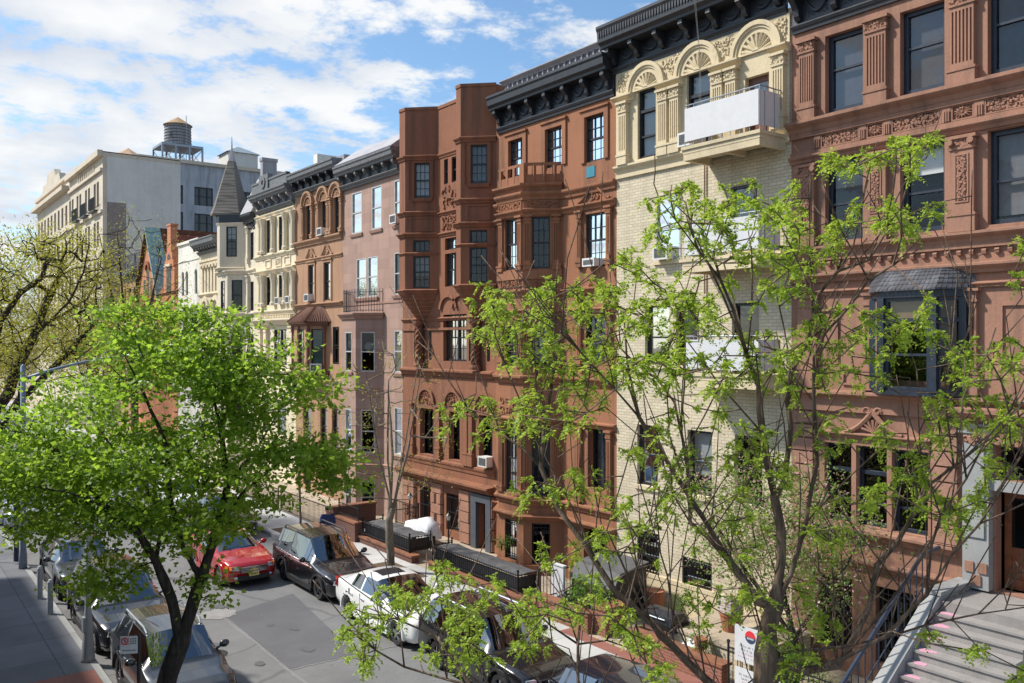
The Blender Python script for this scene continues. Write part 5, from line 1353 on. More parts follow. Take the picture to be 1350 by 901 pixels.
    for sx in (-1, 1):
        mm = MB(); mm.ball((sx*(w+.13), L*sb+.42, belt+.09), (.12, .07, .09), 10, 6); mm.tube([(sx*(w-.06), L*sb+.44, belt), (sx*(w+.08), L*sb+.44, belt+.05)], .03, 5); mm.build('mirror', paintm, root, True)
    # face
    def zface(y): return lerp_keys(K, y)
    if grille:
        gr = MB(); gw = w*.5
        gr.prism([(-gw, -.045), (gw, -.045), (gw*.9, .1), (-gw*.9, .1)], .52, .70, ID); go = gr.build('grille', PLAST, root)
        gr = MB()
        for k in range(4): gr.wbox(-gw*.98, gw*.98, -.056, -.04, .535+k*.042, .548+k*.042)
        gr.wbox(-gw*1.02, gw*1.02, -.06, -.03, .695, .715); gr.build('grille_bars', CHROME if chrome else PLAST, go)
        if emblem == 'cross':
            e = MB(); e.wbox(-.13, .13, -.075, -.05, .595, .635); e.wbox(-.05, .05, -.077, -.05, .575, .655); e.build('emblem', paint('gold_emblem', (.7, .55, .2), .3, .6), go)
        elif emblem == 'h':
            e = MB(); e.wbox(-.08, -.05, -.072, -.05, .56, .67); e.wbox(.05, .08, -.072, -.05, .56, .67); e.wbox(-.05, .05, -.07, -.05, .60, .625); e.build('emblem', CHROME, go)
        elif emblem: e = MB().lathe((0, -.06, .61), [(0, -.012), (.075, -.012), (.085, .0), (.085, .02)], 16, 'y'); e.build('emblem', CHROME, go)
    lb = MB(); lb.prism([(-w*.6, -.03), (w*.6, -.03), (w*.55, .08), (-w*.55, .08)], .27, .43, ID); lb.build('lower_grille', PLAST, root)
    for sx in (-1, 1):
        hl = MB(); pts = [(sx*w*.56, -.035), (sx*w*.80, .05), (sx*w*.935, .34), (sx*w*.90, .42), (sx*w*.62, .14)]
        if sx < 0: pts = pts[::-1]
        hl.prism(pts, .62, .74, ID, [(x*.985, y+.045) for x, y in pts]); h = hl.build('headlight', LENS, root)
        if amber:
            am = MB(); pts = [(sx*w*.80, .035), (sx*w*.945, .33), (sx*w*.9, .36), (sx*w*.74, .1)]; am.prism(pts, .63, .745, ID); am.build('indicator', AMBER, h)
        fl = MB().ball((sx*w*.62, .02, .37), (.09, .05, .05), 8, 5); fl.build('fog_lamp', LENS, root)
        tl = MB(); tl.prism([(sx*w*.62, L+.01), (sx*w*.84, L-.02), (sx*w*.97, L-.3), (sx*w*.7, L-.2)], .78, 1.0, ID); tl.build('tail_light', paint('tail_red', (.35, .01, .01), .25), root)
    if plate:
        p = MB().wbox(-.16, .16, -.075, -.05, .40, .53); po = p.build('number_plate', plate, root)
        t = MB(); g = random.Random(5)
        for k in range(6):
            x = -.12+k*.042; t.wbox(x, x+.012, -.079, -.075, .43, .50); t.wbox(x+.016, x+.027, -.079, -.075, .43+.02*(k % 3), .50-.02*((k+1) % 3))
        t.build('plate_characters', NAVY, po)
    if rails:
        r = MB()
        for sx in (-1, 1):
            r.mark().tube([(sx*w*.66, L*sf+.1, Hh-.08), (sx*w*.68, L*sf+.25, Hh+.02), (sx*w*.68, L*rb-.3, Hh+.03), (sx*w*.66, L*rb-.1, Hh-.1)], .025, 6)
        for q in r.pieces(): q.build('roof_rail', STEEL if chrome else PLAST, root)
    if sunroof:
        ysr = L*sf+.22; s_ = MB(); P = []
        for (x, y) in ((-.36, ysr), (.36, ysr), (.36, ysr+.62), (-.36, ysr+.62)):
            pass
        n = 8; P = [(x, ysr+.62*i/n, lerp_keys(K, ysr+.62*i/n)[3]+.012-.02*abs(k-2)/2) for i in range(n+1) for k, x in enumerate((-.38, -.19, 0, .19, .38))]
        s_.add(P, [(5*i+k, 5*i+k+1, 5*i+k+6, 5*i+k+5) for i in range(n) for k in range(4)]); s_.build('sunroof', BLKP, root)
    wp = MB()
    for x0, x1 in ((-.55, .05), (.0, .6)): wp.mark().tube([(x0, L*sb+.10, hood+.09), (x1, L*sb+.16, hood+.13)], .01, 4)
    for q in wp.pieces(): q.build('wiper', PLAST, root)
    return root
C_BLK = carpaint('black_car_paint', (.008, .008, .010), dust=.05); C_WHT = carpaint('white_car_paint', (.78, .78, .77), dust=.06)
C_RED = carpaint('red_car_paint', (.42, .012, .015), flake=.2, dust=.04); C_GRY = carpaint('grey_car_paint', (.045, .048, .052), flake=.5, dust=.05); C_SLV = carpaint('silver_car_paint', (.40, .42, .44), flake=.5, dust=.03)
C_NAVY = carpaint('navy_car_paint', (.012, .016, .028), flake=.3, dust=.06)
PL_Y = paint('yellow_plate', (.75, .58, .22), .5, var=.1); PL_W = paint('pale_plate', (.7, .62, .4), .5, var=.1)
make_car((10.25, 27.9, 0), 'red sedan with amber indicators driving down the middle of the street', 4.6, 1.8, 1.47, 'sedan', C_RED, plate=PL_Y, amber=True, emblem='cross', group='cars on the street', name='moving_car')
make_car((12.28, 24.35, 0), 'black boxy off-roader with dark wheels and leaves on its hood, parked behind the white car', 4.85, 1.94, 1.78, 'suv', C_BLK, rim=RIMD, rails=True, chrome=False, plate=None, emblem=None)
make_car((12.2, 19.3, 0), 'white sedan with a dark sunroof parked at the far kerb', 4.85, 1.85, 1.46, 'sedan', C_WHT, sunroof=True, emblem='ring')
make_car((12.2, 14.65, 0), 'black crossover with bright chrome window trim and grille, half hidden behind leafy twigs', 4.55, 1.84, 1.68, 'suv', C_BLK, rails=True, emblem='h')
make_car((12.25, 9.7, 0), 'dark hatchback whose roof just shows at the bottom edge of the picture', 4.3, 1.8, 1.5, 'suv', C_NAVY)
make_car((5.62, 18.35, 0), 'dark grey crossover with pale sky reflected in its bonnet, by the parking sign', 4.5, 1.8, 1.66, 'suv', C_GRY, rails=True, plate=None, emblem='ring')
make_car((5.68, 23.55, 0), 'black pickup-sized car with a blue windscreen parked behind the dark grey crossover', 5.1, 1.95, 1.75, 'suv', C_BLK, emblem=None)
make_car((5.65, 29.4, 0), 'dark car under the tree on the near kerb, behind the black pickup-sized car', 4.6, 1.8, 1.6, 'suv', C_GRY)
make_car((12.3, 35.0, 0), 'dark sedan at the far kerb seen through the leaves behind the red sedan', 4.6, 1.8, 1.5, 'sedan', C_NAVY)
make_car((12.3, 41.0, 0), 'white hatchback at the far kerb glimpsed through the leafy tree', 4.5, 1.8, 1.55, 'suv', C_WHT)
make_car((12.3, 47.0, 0), 'silver sedan at the far kerb deep in the street', 4.5, 1.8, 1.45, 'sedan', C_SLV)
make_car((5.6, 42.0, 0), 'silver car at the near kerb glimpsed below the street lamp', 4.5, 1.8, 1.5, 'sedan', C_SLV)
make_car((5.6, 48.5, 0), 'white sports utility car at the near kerb far down the street', 4.6, 1.8, 1.6, 'suv', C_WHT)
make_car((5.6, 60.0, 0), 'dark car farthest away at the near kerb', 4.6, 1.8, 1.5, 'sedan', C_GRY)

# ------------------------------------------------------------------ trees
def grow(skel, centers, seed, step=.3, up=.12, jit=.06, bias=.25):
    """nodes of a branching skeleton: limbs given by hand, then every leaf centre is joined to the nearest limb by a wavy twig"""
    g = random.Random(seed); P, par, ln = [], [], []
    def addn(p, pa): P.append(Vector(p)); par.append(pa); ln.append(0 if pa < 0 else ln[pa]+(Vector(p)-P[pa]).length); return len(P)-1
    def nearest(p):
        arr = np.array([tuple(q) for q in P]); d = np.linalg.norm(arr-np.array(tuple(p)), axis=1); return int(np.argmin(d))
    for line in skel:
        prev = -1 if not P else nearest(line[0])
        pts = [Vector(q) for q in line]
        if prev < 0: prev = addn(pts[0], -1)
        a = P[prev]
        for b in (pts[1:] if len(P) == 1 or (P[prev]-pts[0]).length < .25 else pts):
            n = max(1, int((b-a).length/step)); st = a.copy()
            for i in range(1, n+1):
                q = st.lerp(b, i/n)+Vector((g.uniform(-1, 1), g.uniform(-1, 1), g.uniform(-1, 1)))*jit*.3*step/.3*(i < n); prev = addn(q, prev)
            a = b
    root = P[0]; nsk = len(P)
    order = sorted(range(len(centers)), key=lambda i: min((Vector(centers[i])-P[j]).length for j in range(0, nsk, 3)))
    tips = {}
    for ci in order:
        c = Vector(centers[ci])
        arr = np.array([tuple(q) for q in P]); d = np.linalg.norm(arr-np.array(tuple(c)), axis=1)
        cost = d+bias*.12*np.array(ln)+np.where(arr[:, 2] > c[2]+.35, .6, 0)
        j = int(np.argmin(cost)); a = P[j]; n = max(1, int((c-a).length/step)); prev = j
        off = Vector((g.uniform(-1, 1), g.uniform(-1, 1), g.uniform(-.8, .6)))*(c-a).length*.14
        for i in range(1, n+1):
            t = i/n; q = a.lerp(c, t)+off*math.sin(math.pi*t)-Vector((0, 0, 1))*up*math.sin(math.pi*t)*(c-a).length*.5
            if i < n: q += Vector((g.uniform(-1, 1), g.uniform(-1, 1), g.uniform(-1, 1)))*jit
            prev = addn(q, prev)
        tips[ci] = prev
    return P, par, tips
def radii(P, par, r0, rtip, power=2.4):
    n = len(P); ch = [0]*n; acc = [0.0]*n
    for i in range(n-1, -1, -1):
        if acc[i] == 0: acc[i] = 1.0
        if par[i] >= 0: acc[par[i]] += acc[i]
    # parents always precede children, so acc counts the tips fed by each node
    mx = max(acc); k = math.log(max(1.01, r0/rtip))/math.log(mx)
    return [rtip*(a**k) for a in acc]
def count_tips(P, par):
    n = len(P); kids = [[] for _ in range(n)]
    for i, p in enumerate(par):
        if p >= 0: kids[p].append(i)
    acc = [0]*n
    for i in range(n-1, -1, -1): acc[i] = max(1, sum(acc[k] for k in kids[i]))
    return acc, kids
def limb_mesh(P, par, r0, rtip, big=.05, pw=.72):
    acc, kids = count_tips(P, par); mx = acc[0]; k = math.log(r0/rtip)/math.log(max(2, mx))
    rad = [rtip*(a**k)*.15+.85*(rtip+(r0-rtip)*(a/mx)**pw) for a in acc]; mb = MB(); seen = set()
    starts = [(0, None)]
    while starts:
        s, pa = starts.pop(); chain = ([pa] if pa is not None else [])+[s]; cur = s
        while kids[cur]:
            ks = sorted(kids[cur], key=lambda q: -acc[q]); 
            for o in ks[1:]: starts.append((o, cur))
            cur = ks[0]; chain.append(cur)
        if len(chain) < 2: continue
        rr = [rad[q] for q in chain]
        if pa is not None: rr[0] = min(rad[pa], rad[s]*1.25)
        mb.tube([P[q] for q in chain], rr, 9 if max(rr) > big else (6 if max(rr) > .012 else 4), True)
    return mb, rad
def leaf_mesh(name, items, mat, parent, fold=.25, wr=.5):
    """items: (n,3) base, (n,3) direction, (n,3) side, (n,) length -> one folded leaf each"""
    B, Dv, S, Ln = items; n = len(B); nrm = np.cross(Dv, S)
    W = Ln*wr; o = np.array(ORG.get(parent, (0, 0, 0)))
    B = B-o
    tip = B+Dv*Ln[:, None]; mid = B+Dv*(Ln*.45)[:, None]
    l = mid+S*(W*.5)[:, None]+nrm*(W*fold)[:, None]; r = mid-S*(W*.5)[:, None]+nrm*(W*fold)[:, None]
    V = np.stack([B, l, tip, r], 1).reshape(-1, 3)
    me = bpy.data.meshes.new(name); me.vertices.add(4*n); me.vertices.foreach_set('co', V.astype(np.float32).ravel())
    me.loops.add(4*n); me.polygons.add(n); me.loops.foreach_set('vertex_index', np.arange(4*n, dtype=np.int32))
    me.polygons.foreach_set('loop_start', np.arange(0, 4*n, 4, dtype=np.int32)); me.polygons.foreach_set('loop_total', np.full(n, 4, dtype=np.int32))
    me.update(calc_edges=True); me.materials.append(mat)
    ob = bpy.data.objects.new(name, me); COL.objects.link(ob); ob.parent = parent; ORG[ob] = ORG.get(parent, (0, 0, 0)); return ob
def unit(a): return a/np.maximum(1e-9, np.linalg.norm(a, axis=1))[:, None]
def scatter_leaves(centers, per, spread, size, seed, droop=.3, flat=1.0):
    g = np.random.default_rng(seed); C = np.repeat(np.array(centers), per, 0); n = len(C)
    off = g.normal(size=(n, 3))*spread*np.array([1, 1, flat]); Dv = unit(off*.6/spread+g.normal(size=(n, 3))*.7+np.array([0, 0, -droop]))
    S = unit(np.cross(Dv, g.normal(size=(n, 3))*.6+np.array([0, 0, 1.0]))); return C+off, Dv, S, size*g.uniform(.6, 1.25, n)
def compound(centers, dirs, seed, nr=5, rl=.11, nl=5, ll=.034, droop=.5):
    """sprays of feather leaves: nr stalks round each centre, each with paired leaflets"""
    g = np.random.default_rng(seed); B, Dv, S, Ln = [], [], [], []
    for c, d in zip(centers, dirs):
        k = nr+int(g.integers(-1, 2))
        for _ in range(k):
            a = g.normal(size=3)*.75+np.array(d)*.5+np.array([0, 0, .1]); a /= np.linalg.norm(a); L0 = rl*g.uniform(.6, 1.25)
            s = np.cross(a, np.array([0, 0, 1.0])+g.normal(size=3)*.3); s /= np.linalg.norm(s)
            for i in range(nl):
                t = (i+.7)/nl; p = np.array(c)+a*L0*t-np.array([0, 0, 1])*droop*L0*t*t
                for q in ((-1, 1) if i < nl-1 else (0,)):
                    dd = s*q*.9+a*.55-np.array([0, 0, .35])+g.normal(size=3)*.22; dd /= np.linalg.norm(dd)
                    B.append(p); Dv.append(dd); ss = np.cross(dd, np.array([0, 0, 1.0])+g.normal(size=3)*.5); S.append(ss/np.linalg.norm(ss)); Ln.append(ll*g.uniform(.7, 1.25)*(1-.25*abs(t-.5)))
    return np.array(B), np.array(Dv), np.array(S), np.array(Ln)
BARK1 = bark('grey_brown_bark', (.085, .056, .040), (.28, .20, .145), 1.0); BARK2 = bark('dark_bark', (.03, .024, .02), (.085, .068, .055), .8); BARK3 = bark('pale_bark', (.16, .13, .10), (.30, .25, .19), 1.2)
LF_PEAR = leafmat('pear_leaf', (.09, .18, .013), (.32, .46, .046), .6); LF_LOC = leafmat('locust_leaf', (.14, .24, .016), (.42, .52, .06), .5); LF_YEL = leafmat('yellow_green_leaf', (.13, .15, .015), (.34, .32, .035)); LF_OLV = leafmat('olive_bud_leaf', (.19, .19, .018), (.44, .43, .05)); LF_DK = leafmat('shrub_leaf', (.04, .10, .012), (.16, .30, .03)); LF_PINK = leafmat('pink_blossom', (.42, .22, .22), (.62, .40, .38)); LF_WHT = leafmat('white_blossom', (.65, .66, .60), (.8, .8, .75))
THV = math.atan(850/1130.)
def at(x, y, d):
    """a point seen at that spot of the photograph, d metres in front of the camera (used to measure where limbs stand)"""
    l = (x-675)*d/1130.; return (l*math.cos(THV)+d*math.sin(THV), d*math.cos(THV)-l*math.sin(THV), EYE+(451-y)*d/1130.)

# A: young locust on the near pavement, the tree that fills the right half
d0 = 5.45; tb = at(1012, 900, d0)
root = thing('locust_tree', (tb[0], tb[1], .13), 'tall open-crowned street tree with fresh light green feathery leaves filling the right half', 'tree')
rA = random.Random(21)
def limb(pts, da=0.0, db=0.0):
    n = len(pts); return [at(x, y, d0+da+(db-da)*i/max(1, n-1)) for i, (x, y) in enumerate(pts)]
sk = [[(tb[0]-.05, tb[1]-.05, .1), (tb[0]-.02, tb[1], 2.5), (tb[0], tb[1], 5.2), at(1010, 900, d0), at(1012, 830, d0), at(1022, 800, d0), at(1030, 740, d0), at(1030, 700, d0), at(1021, 655, d0)],
      limb([(1021, 655), (1008, 602), (1000, 540), (1000, 510), (985, 470), (967, 410), (950, 370), (920, 330), (890, 290), (870, 265), (862, 243)], 0, -.5),
      limb([(1022, 800), (1000, 795), (987, 774), (964, 744), (934, 710), (910, 690), (887, 653), (883, 637), (890, 590)], 0, .5),
      limb([(910, 690), (906, 606), (889, 531), (866, 500), (840, 482), (818, 460), (804, 420), (790, 385)], .4, 1.0),
      limb([(964, 744), (925, 680), (880, 610), (842, 550), (810, 513), (770, 470), (740, 440), (690, 410)], .1, -.6),
      limb([(1021, 655), (1034, 637), (1043, 566), (1038, 531), (1043, 491), (1065, 451), (1079, 389), (1105, 358), (1145, 344), (1167, 309), (1182, 262), (1198, 233), (1225, 192)], 0, .3),
      limb([(1105, 358), (1098, 325), (1090, 290)], .2, .4), limb([(1105, 358), (1125, 325), (1135, 275), (1143, 235), (1150, 210)], .2, .0),
      limb([(1022, 800), (1042, 760), (1062, 690), (1077, 611), (1073, 531), (1073, 470), (1088, 440), (1120, 405), (1145, 370), (1210, 330)], 0, -.4),
      limb([(1012, 880), (1060, 885), (1110, 870), (1170, 838), (1205, 800), (1222, 785), (1228, 720), (1240, 680), (1274, 632), (1300, 580), (1330, 545), (1360, 500)], 0, -.8),
      limb([(1222, 785), (1255, 732), (1292, 691), (1325, 677), (1360, 660)], -.4, -.9), limb([(1292, 691), (1310, 655), (1340, 610), (1370, 560)], -.6, -.5),
      limb([(1060, 885), (1105, 880), (1145, 805), (1156, 746), (1182, 717), (1207, 677), (1222, 630), (1229, 570), (1256, 491), (1278, 433), (1285, 389), (1256, 344)], 0, .6),
      limb([(1012, 860), (1060, 858), (1112, 853), (1167, 842), (1220, 825), (1290, 810), (1360, 800)], 0, -.3), limb([(1182, 717), (1225, 640), (1290, 590), (1370, 530)], .2, -.2),
      limb([(1010, 920), (960, 925), (900, 867), (857, 820), (810, 780), (770, 717), (737, 673), (713, 617), (690, 593), (657, 570), (617, 540), (590, 500), (573, 470), (550, 450)], 0, .9),
      limb([(713, 617), (717, 567), (727, 513), (732, 463), (700, 420), (680, 385)], .5, .9), limb([(960, 925), (930, 894), (907, 857), (887, 814), (880, 760), (862, 700), (870, 640)], 0, .3),
      limb([(900, 867), (868, 840), (846, 800), (832, 770), (800, 700)], .2, -.3),
      limb([(960, 930), (850, 985), (770, 975), (762, 900), (762, 850), (765, 820), (778, 790)], 0, .5), limb([(762, 850), (725, 825), (690, 790)], .5, .4), limb([(762, 855), (800, 845), (850, 862), (880, 880)], .5, .5),
      limb([(850, 985), (700, 960), (620, 905), (590, 860), (575, 840), (530, 820), (480, 800)], .2, .8), limb([(620, 905), (560, 888), (533, 880), (495, 858), (468, 838)], .6, .5), limb([(590, 860), (590, 820), (605, 785)], .6, .9)]
blobs = [(1090, 212, 18, 8, 3), (1115, 215, 15, 8, 2), (1150, 207, 15, 8, 3), (1195, 190, 18, 10, 4), (1228, 187, 12, 7, 2), (1200, 215, 10, 15, 3), (1180, 280, 15, 15, 3), (1160, 288, 12, 12, 3), (1197, 300, 12, 15, 4), (1232, 278, 10, 10, 2), (1110, 305, 20, 15, 4), (1092, 320, 12, 12, 2), (1130, 268, 10, 10, 1),
 (900, 290, 55, 45, 20), (980, 260, 25, 20, 4), (960, 310, 40, 30, 8), (1010, 270, 20, 20, 3), (1050, 270, 22, 30, 5), (1035, 310, 30, 40, 9), (1010, 360, 55, 40, 12), (1060, 340, 25, 20, 4), (832, 342, 14, 12, 3), (850, 370, 20, 20, 3), (900, 385, 40, 20, 6), (890, 415, 60, 25, 11), (840, 418, 20, 20, 3),
 (650, 392, 25, 18, 6), (690, 410, 40, 30, 11), (735, 400, 40, 30, 11), (790, 390, 30, 25, 9), (700, 455, 50, 40, 14), (765, 480, 45, 40, 13), (640, 437, 18, 8, 3), (735, 535, 55, 35, 12), (620, 550, 40, 25, 7), (690, 560, 25, 30, 6), (820, 470, 40, 40, 9), (880, 480, 50, 40, 11), (940, 470, 55, 50, 13), (1000, 480, 40, 40, 7), (1060, 500, 35, 60, 10), (930, 590, 80, 50, 14), (850, 640, 55, 50, 9), (990, 600, 40, 40, 5),
 (1100, 430, 40, 40, 7), (1170, 430, 30, 18, 5), (1210, 440, 28, 20, 5), (1220, 402, 14, 10, 2), (1140, 480, 40, 30, 5), (1295, 480, 40, 28, 7), (1265, 470, 15, 15, 2), (1250, 540, 40, 20, 7), (1320, 560, 30, 40, 7), (1340, 470, 12, 18, 3), (1220, 590, 28, 18, 4), (1200, 622, 28, 14, 4), (1160, 580, 18, 18, 3), (1020, 620, 30, 20, 4), (1105, 560, 30, 40, 4), (1262, 680, 22, 18, 5), (1290, 648, 16, 18, 4), (1315, 620, 18, 14, 4), (1150, 655, 25, 18, 5), (1220, 660, 28, 18, 5), (1225, 842, 12, 7, 2), (1285, 855, 9, 7, 1), (1343, 892, 14, 12, 3), (1344, 325, 10, 9, 2), (1335, 372, 10, 10, 1),
 (800, 720, 30, 20, 4), (760, 640, 35, 22, 7), (735, 730, 25, 20, 3), (700, 650, 20, 20, 2), (880, 700, 60, 50, 7), (970, 690, 40, 40, 6), (990, 790, 20, 14, 4), (1022, 835, 18, 18, 4), (1050, 870, 18, 18, 4), (1085, 830, 18, 18, 3), (1100, 690, 30, 30, 4), (1050, 780, 18, 18, 2), (790, 775, 25, 18, 4), (940, 800, 40, 30, 4),
 (465, 842, 18, 14, 5), (500, 800, 36, 28, 9), (535, 785, 22, 14, 4), (565, 780, 28, 18, 5), (480, 872, 18, 14, 4), (590, 752, 18, 14, 4), (612, 820, 28, 20, 8), (622, 862, 28, 18, 7), (692, 800, 30, 20, 7), (700, 842, 22, 18, 5), (640, 780, 30, 20, 5), (840, 840, 22, 18, 5), (820, 812, 16, 14, 3), (870, 890, 18, 12, 3), (745, 800, 20, 16, 4), (560, 862, 16, 10, 2)]
cen = []
for (x, y, rx, ry, n) in blobs:
    for _ in range(int(n*2.6+.5)):
        a = rA.uniform(0, 6.283); q = math.sqrt(rA.random())*1.12; dd = d0+rA.gauss(0, .45)+(.5 if x < 800 else 0)
        cen.append(at(x+rx*q*math.cos(a), y+ry*q*math.sin(a), max(4.0, dd)))
bare = []                                                # leafless tips
for _ in range(120):
    x = rA.uniform(700, 1350); y = rA.uniform(430, 880); bare.append(at(x, y, d0+rA.gauss(0, .4)))
shoots = []
for ln in sk[1:]:                                        # thin upright shoots along every limb
    pts = [Vector(q) for q in ln]
    for a, b in zip(pts, pts[1:]):
        for _ in range(max(1, round((b-a).length/.15))):
            s0 = a.lerp(b, rA.random()); dr = (b-a).normalized()*rA.uniform(.1, .7)+Vector((rA.gauss(0, .42), rA.gauss(0, .42), rA.uniform(.35, 1.1))); dr.normalize(); L0 = rA.uniform(.3, .95)*(.35 if s0.z > 8.5 else 1); bend = Vector((rA.gauss(0, .1), rA.gauss(0, .1), rA.uniform(-.05, .14)))
            shoots.append([tuple(s0), tuple(s0+dr*L0*.5+bend*.4*L0), tuple(s0+dr*L0+bend*L0)])
P, par, tips = grow(sk+shoots, cen+bare, 5, .14, .1, .014, .3)
acc, kids = count_tips(P, par)
mb, rad = limb_mesh(P, par, .115, .0036, .02, .95)
mb.build('trunk', BARK1, root, True)
dirs = []
for i in range(len(cen)):
    t = tips[i]; q = P[t]-P[par[t]]; q = q.normalized() if q.length > 1e-6 else Vector((0, 0, 1)); dirs.append(tuple(q))
leaf_mesh('crown', compound(cen, dirs, 3, 5, .08, 7, .026), LF_LOC, root, .2, .6)

# B: leafy callery pear on the near pavement at the left
root = thing('pear_tree', (4.35, 17.0, .13), 'dense round leafy tree with a leaning dark trunk in front of the left-hand cars', 'tree')
d1 = 16.6; g = random.Random(8)
def lb(pts, da=0.0, db=0.0): return [at(x, y, d1+da+(db-da)*i/max(1, len(pts)-1)) for i, (x, y) in enumerate(pts)]
b0 = at(205, 960, d1)
sk = [[(b0[0]-.1, b0[1], .1), b0, at(222, 890, d1), at(245, 825, d1), at(265, 765, d1), at(285, 700, d1), at(300, 640, d1), at(290, 560, d1), at(270, 480, d1), at(255, 430, d1)],
      lb([(232, 838), (226, 790), (205, 740), (180, 700), (140, 670), (90, 650), (30, 640)], 0, -1.5), lb([(205, 740), (215, 690), (190, 640), (150, 600), (120, 540), (100, 470)], 0, 1),
      lb([(265, 765), (240, 720), (225, 660), (220, 590), (190, 520), (160, 460)], 0, -1), lb([(285, 700), (320, 650), (370, 610), (420, 600), (455, 605)], 0, .6), lb([(300, 640), (340, 590), (370, 540), (400, 510)], 0, 1.2), lb([(290, 560), (320, 500), (330, 440)], 0, -.8), lb([(140, 670), (80, 600), (20, 560), (-40, 540)], -.6, .8)]
lob = [(200, 455, 95, 50, 1.9, 34), (120, 545, 90, 60, 2.0, 36), (250, 510, 120, 70, 2.2, 52), (335, 510, 80, 75, 1.6, 34), (50, 620, 120, 50, 2.2, 50), (180, 620, 140, 60, 2.3, 62), (300, 610, 100, 70, 2.0, 44), (405, 605, 65, 26, 1.1, 22), (90, 680, 120, 30, 1.8, 34), (225, 690, 90, 36, 1.6, 26), (140, 750, 48, 38, 1.0, 15), (290, 690, 40, 25, 1.0, 6), (-20, 610, 80, 70, 2, 30), (400, 510, 45, 30, .8, 9), (300, 440, 55, 40, 1.0, 10), (155, 415, 30, 20, .6, 5), (430, 640, 40, 16, .6, 6), (255, 410, 25, 15, .5, 4), (265, 770, 25, 25, .6, 4), (345, 670, 30, 20, .8, 5)]
cen = []
for (x, y, rx, ry, rd, n) in lob:
    for _ in range(n):
        v = Vector((g.gauss(0, 1), g.gauss(0, 1), g.gauss(0, 1))).normalized()*(g.random()**.4)
        cen.append(at(x+rx*v.x, y+ry*v.y, d1+rd*v.z))
P, par, tips = grow(sk, cen, 6, .3, .08, .03, .25)
mb, rad = limb_mesh(P, par, .185, .006, .05, .8)
mb.build('trunk', BARK2, root, True)
leaf_mesh('crown', scatter_leaves(cen, 70, .26, .112, 4, .15, .36), LF_PEAR, root, .22, .78)
leaf_mesh('blossom', scatter_leaves([c for c in cen if c[2] > 6.2][::4], 14, .1, .05, 5, -.3, .6), LF_WHT, root, .2, .8)

# C: thin young tree with sparse new leaves on the far pavement
def thin_tree(x, y, label, h, spread, n, lm, bm, seed, r0=.13, fork=1.9, per=26, lsz=.07, name='young_tree', lsp=.22, zmin=.35, limbs=5, stretch=1.0, rtip=.006):
    root = thing(name, (x, y, .13), label, 'tree'); g = random.Random(seed)
    sk = [[(x, y, .1), (x+g.uniform(-.1, .1), y, fork)]]
    for k in range(limbs):
        a = 2*math.pi*k/limbs+g.uniform(-.4, .4); s = spread*g.uniform(.35, .75)
        sk.append([(x, y, fork+.12*k), (x+s*.4*math.cos(a), y+s*.4*math.sin(a)*stretch, fork+(h-fork)*.35), (x+s*.85*math.cos(a+.2), y+s*.85*math.sin(a+.2)*stretch, fork+(h-fork)*g.uniform(.65, .9))])
    cen = []
    while len(cen) < n:
        v = Vector((g.uniform(-1, 1), g.uniform(-1, 1), g.uniform(-1, 1)))
        if not .25 < v.length < 1: continue
        cen.append((x+spread*v.x, y+spread*v.y*stretch, fork+(h-fork)*(.55+.5*v.z) if v.z > -1 else 0))
    cen = [c for c in cen if c[2] > fork*.8]
    P, par, tips = grow(sk, cen, seed, .35, .05, .04, .3)
    mb, rad = limb_mesh(P, par, r0, rtip); mb.build('trunk', bm, root, True)
    leaf_mesh('crown', scatter_leaves(cen, per, lsp, lsz, seed, .1, 1.0), lm, root, .2, .6)
    return root
thin_tree(14.6, 26.4, 'slim young street tree with sparse olive buds before the dark brown oriel house', 8.2, 2.6, 110, LF_OLV, BARK3, 31, .14, 1.9, 12, .07, lsp=.16, rtip=.005)
thin_tree(14.6, 34.2, 'thin staked sapling on the far pavement behind the black off-roader', 5.2, .9, 30, LF_PEAR, BARK3, 32, .05, 2.6, 30, .07)
#OLD thin_tree(4.3, 44.0, 'old dark-limbed tree with thin yellow-green leaves at the left edge', 14.6, 5.6, 420, LF_OLV, BARK2, 33, .42, 5.2, 34, .085, 'street_tree', .42, limbs=7, rtip=.012)

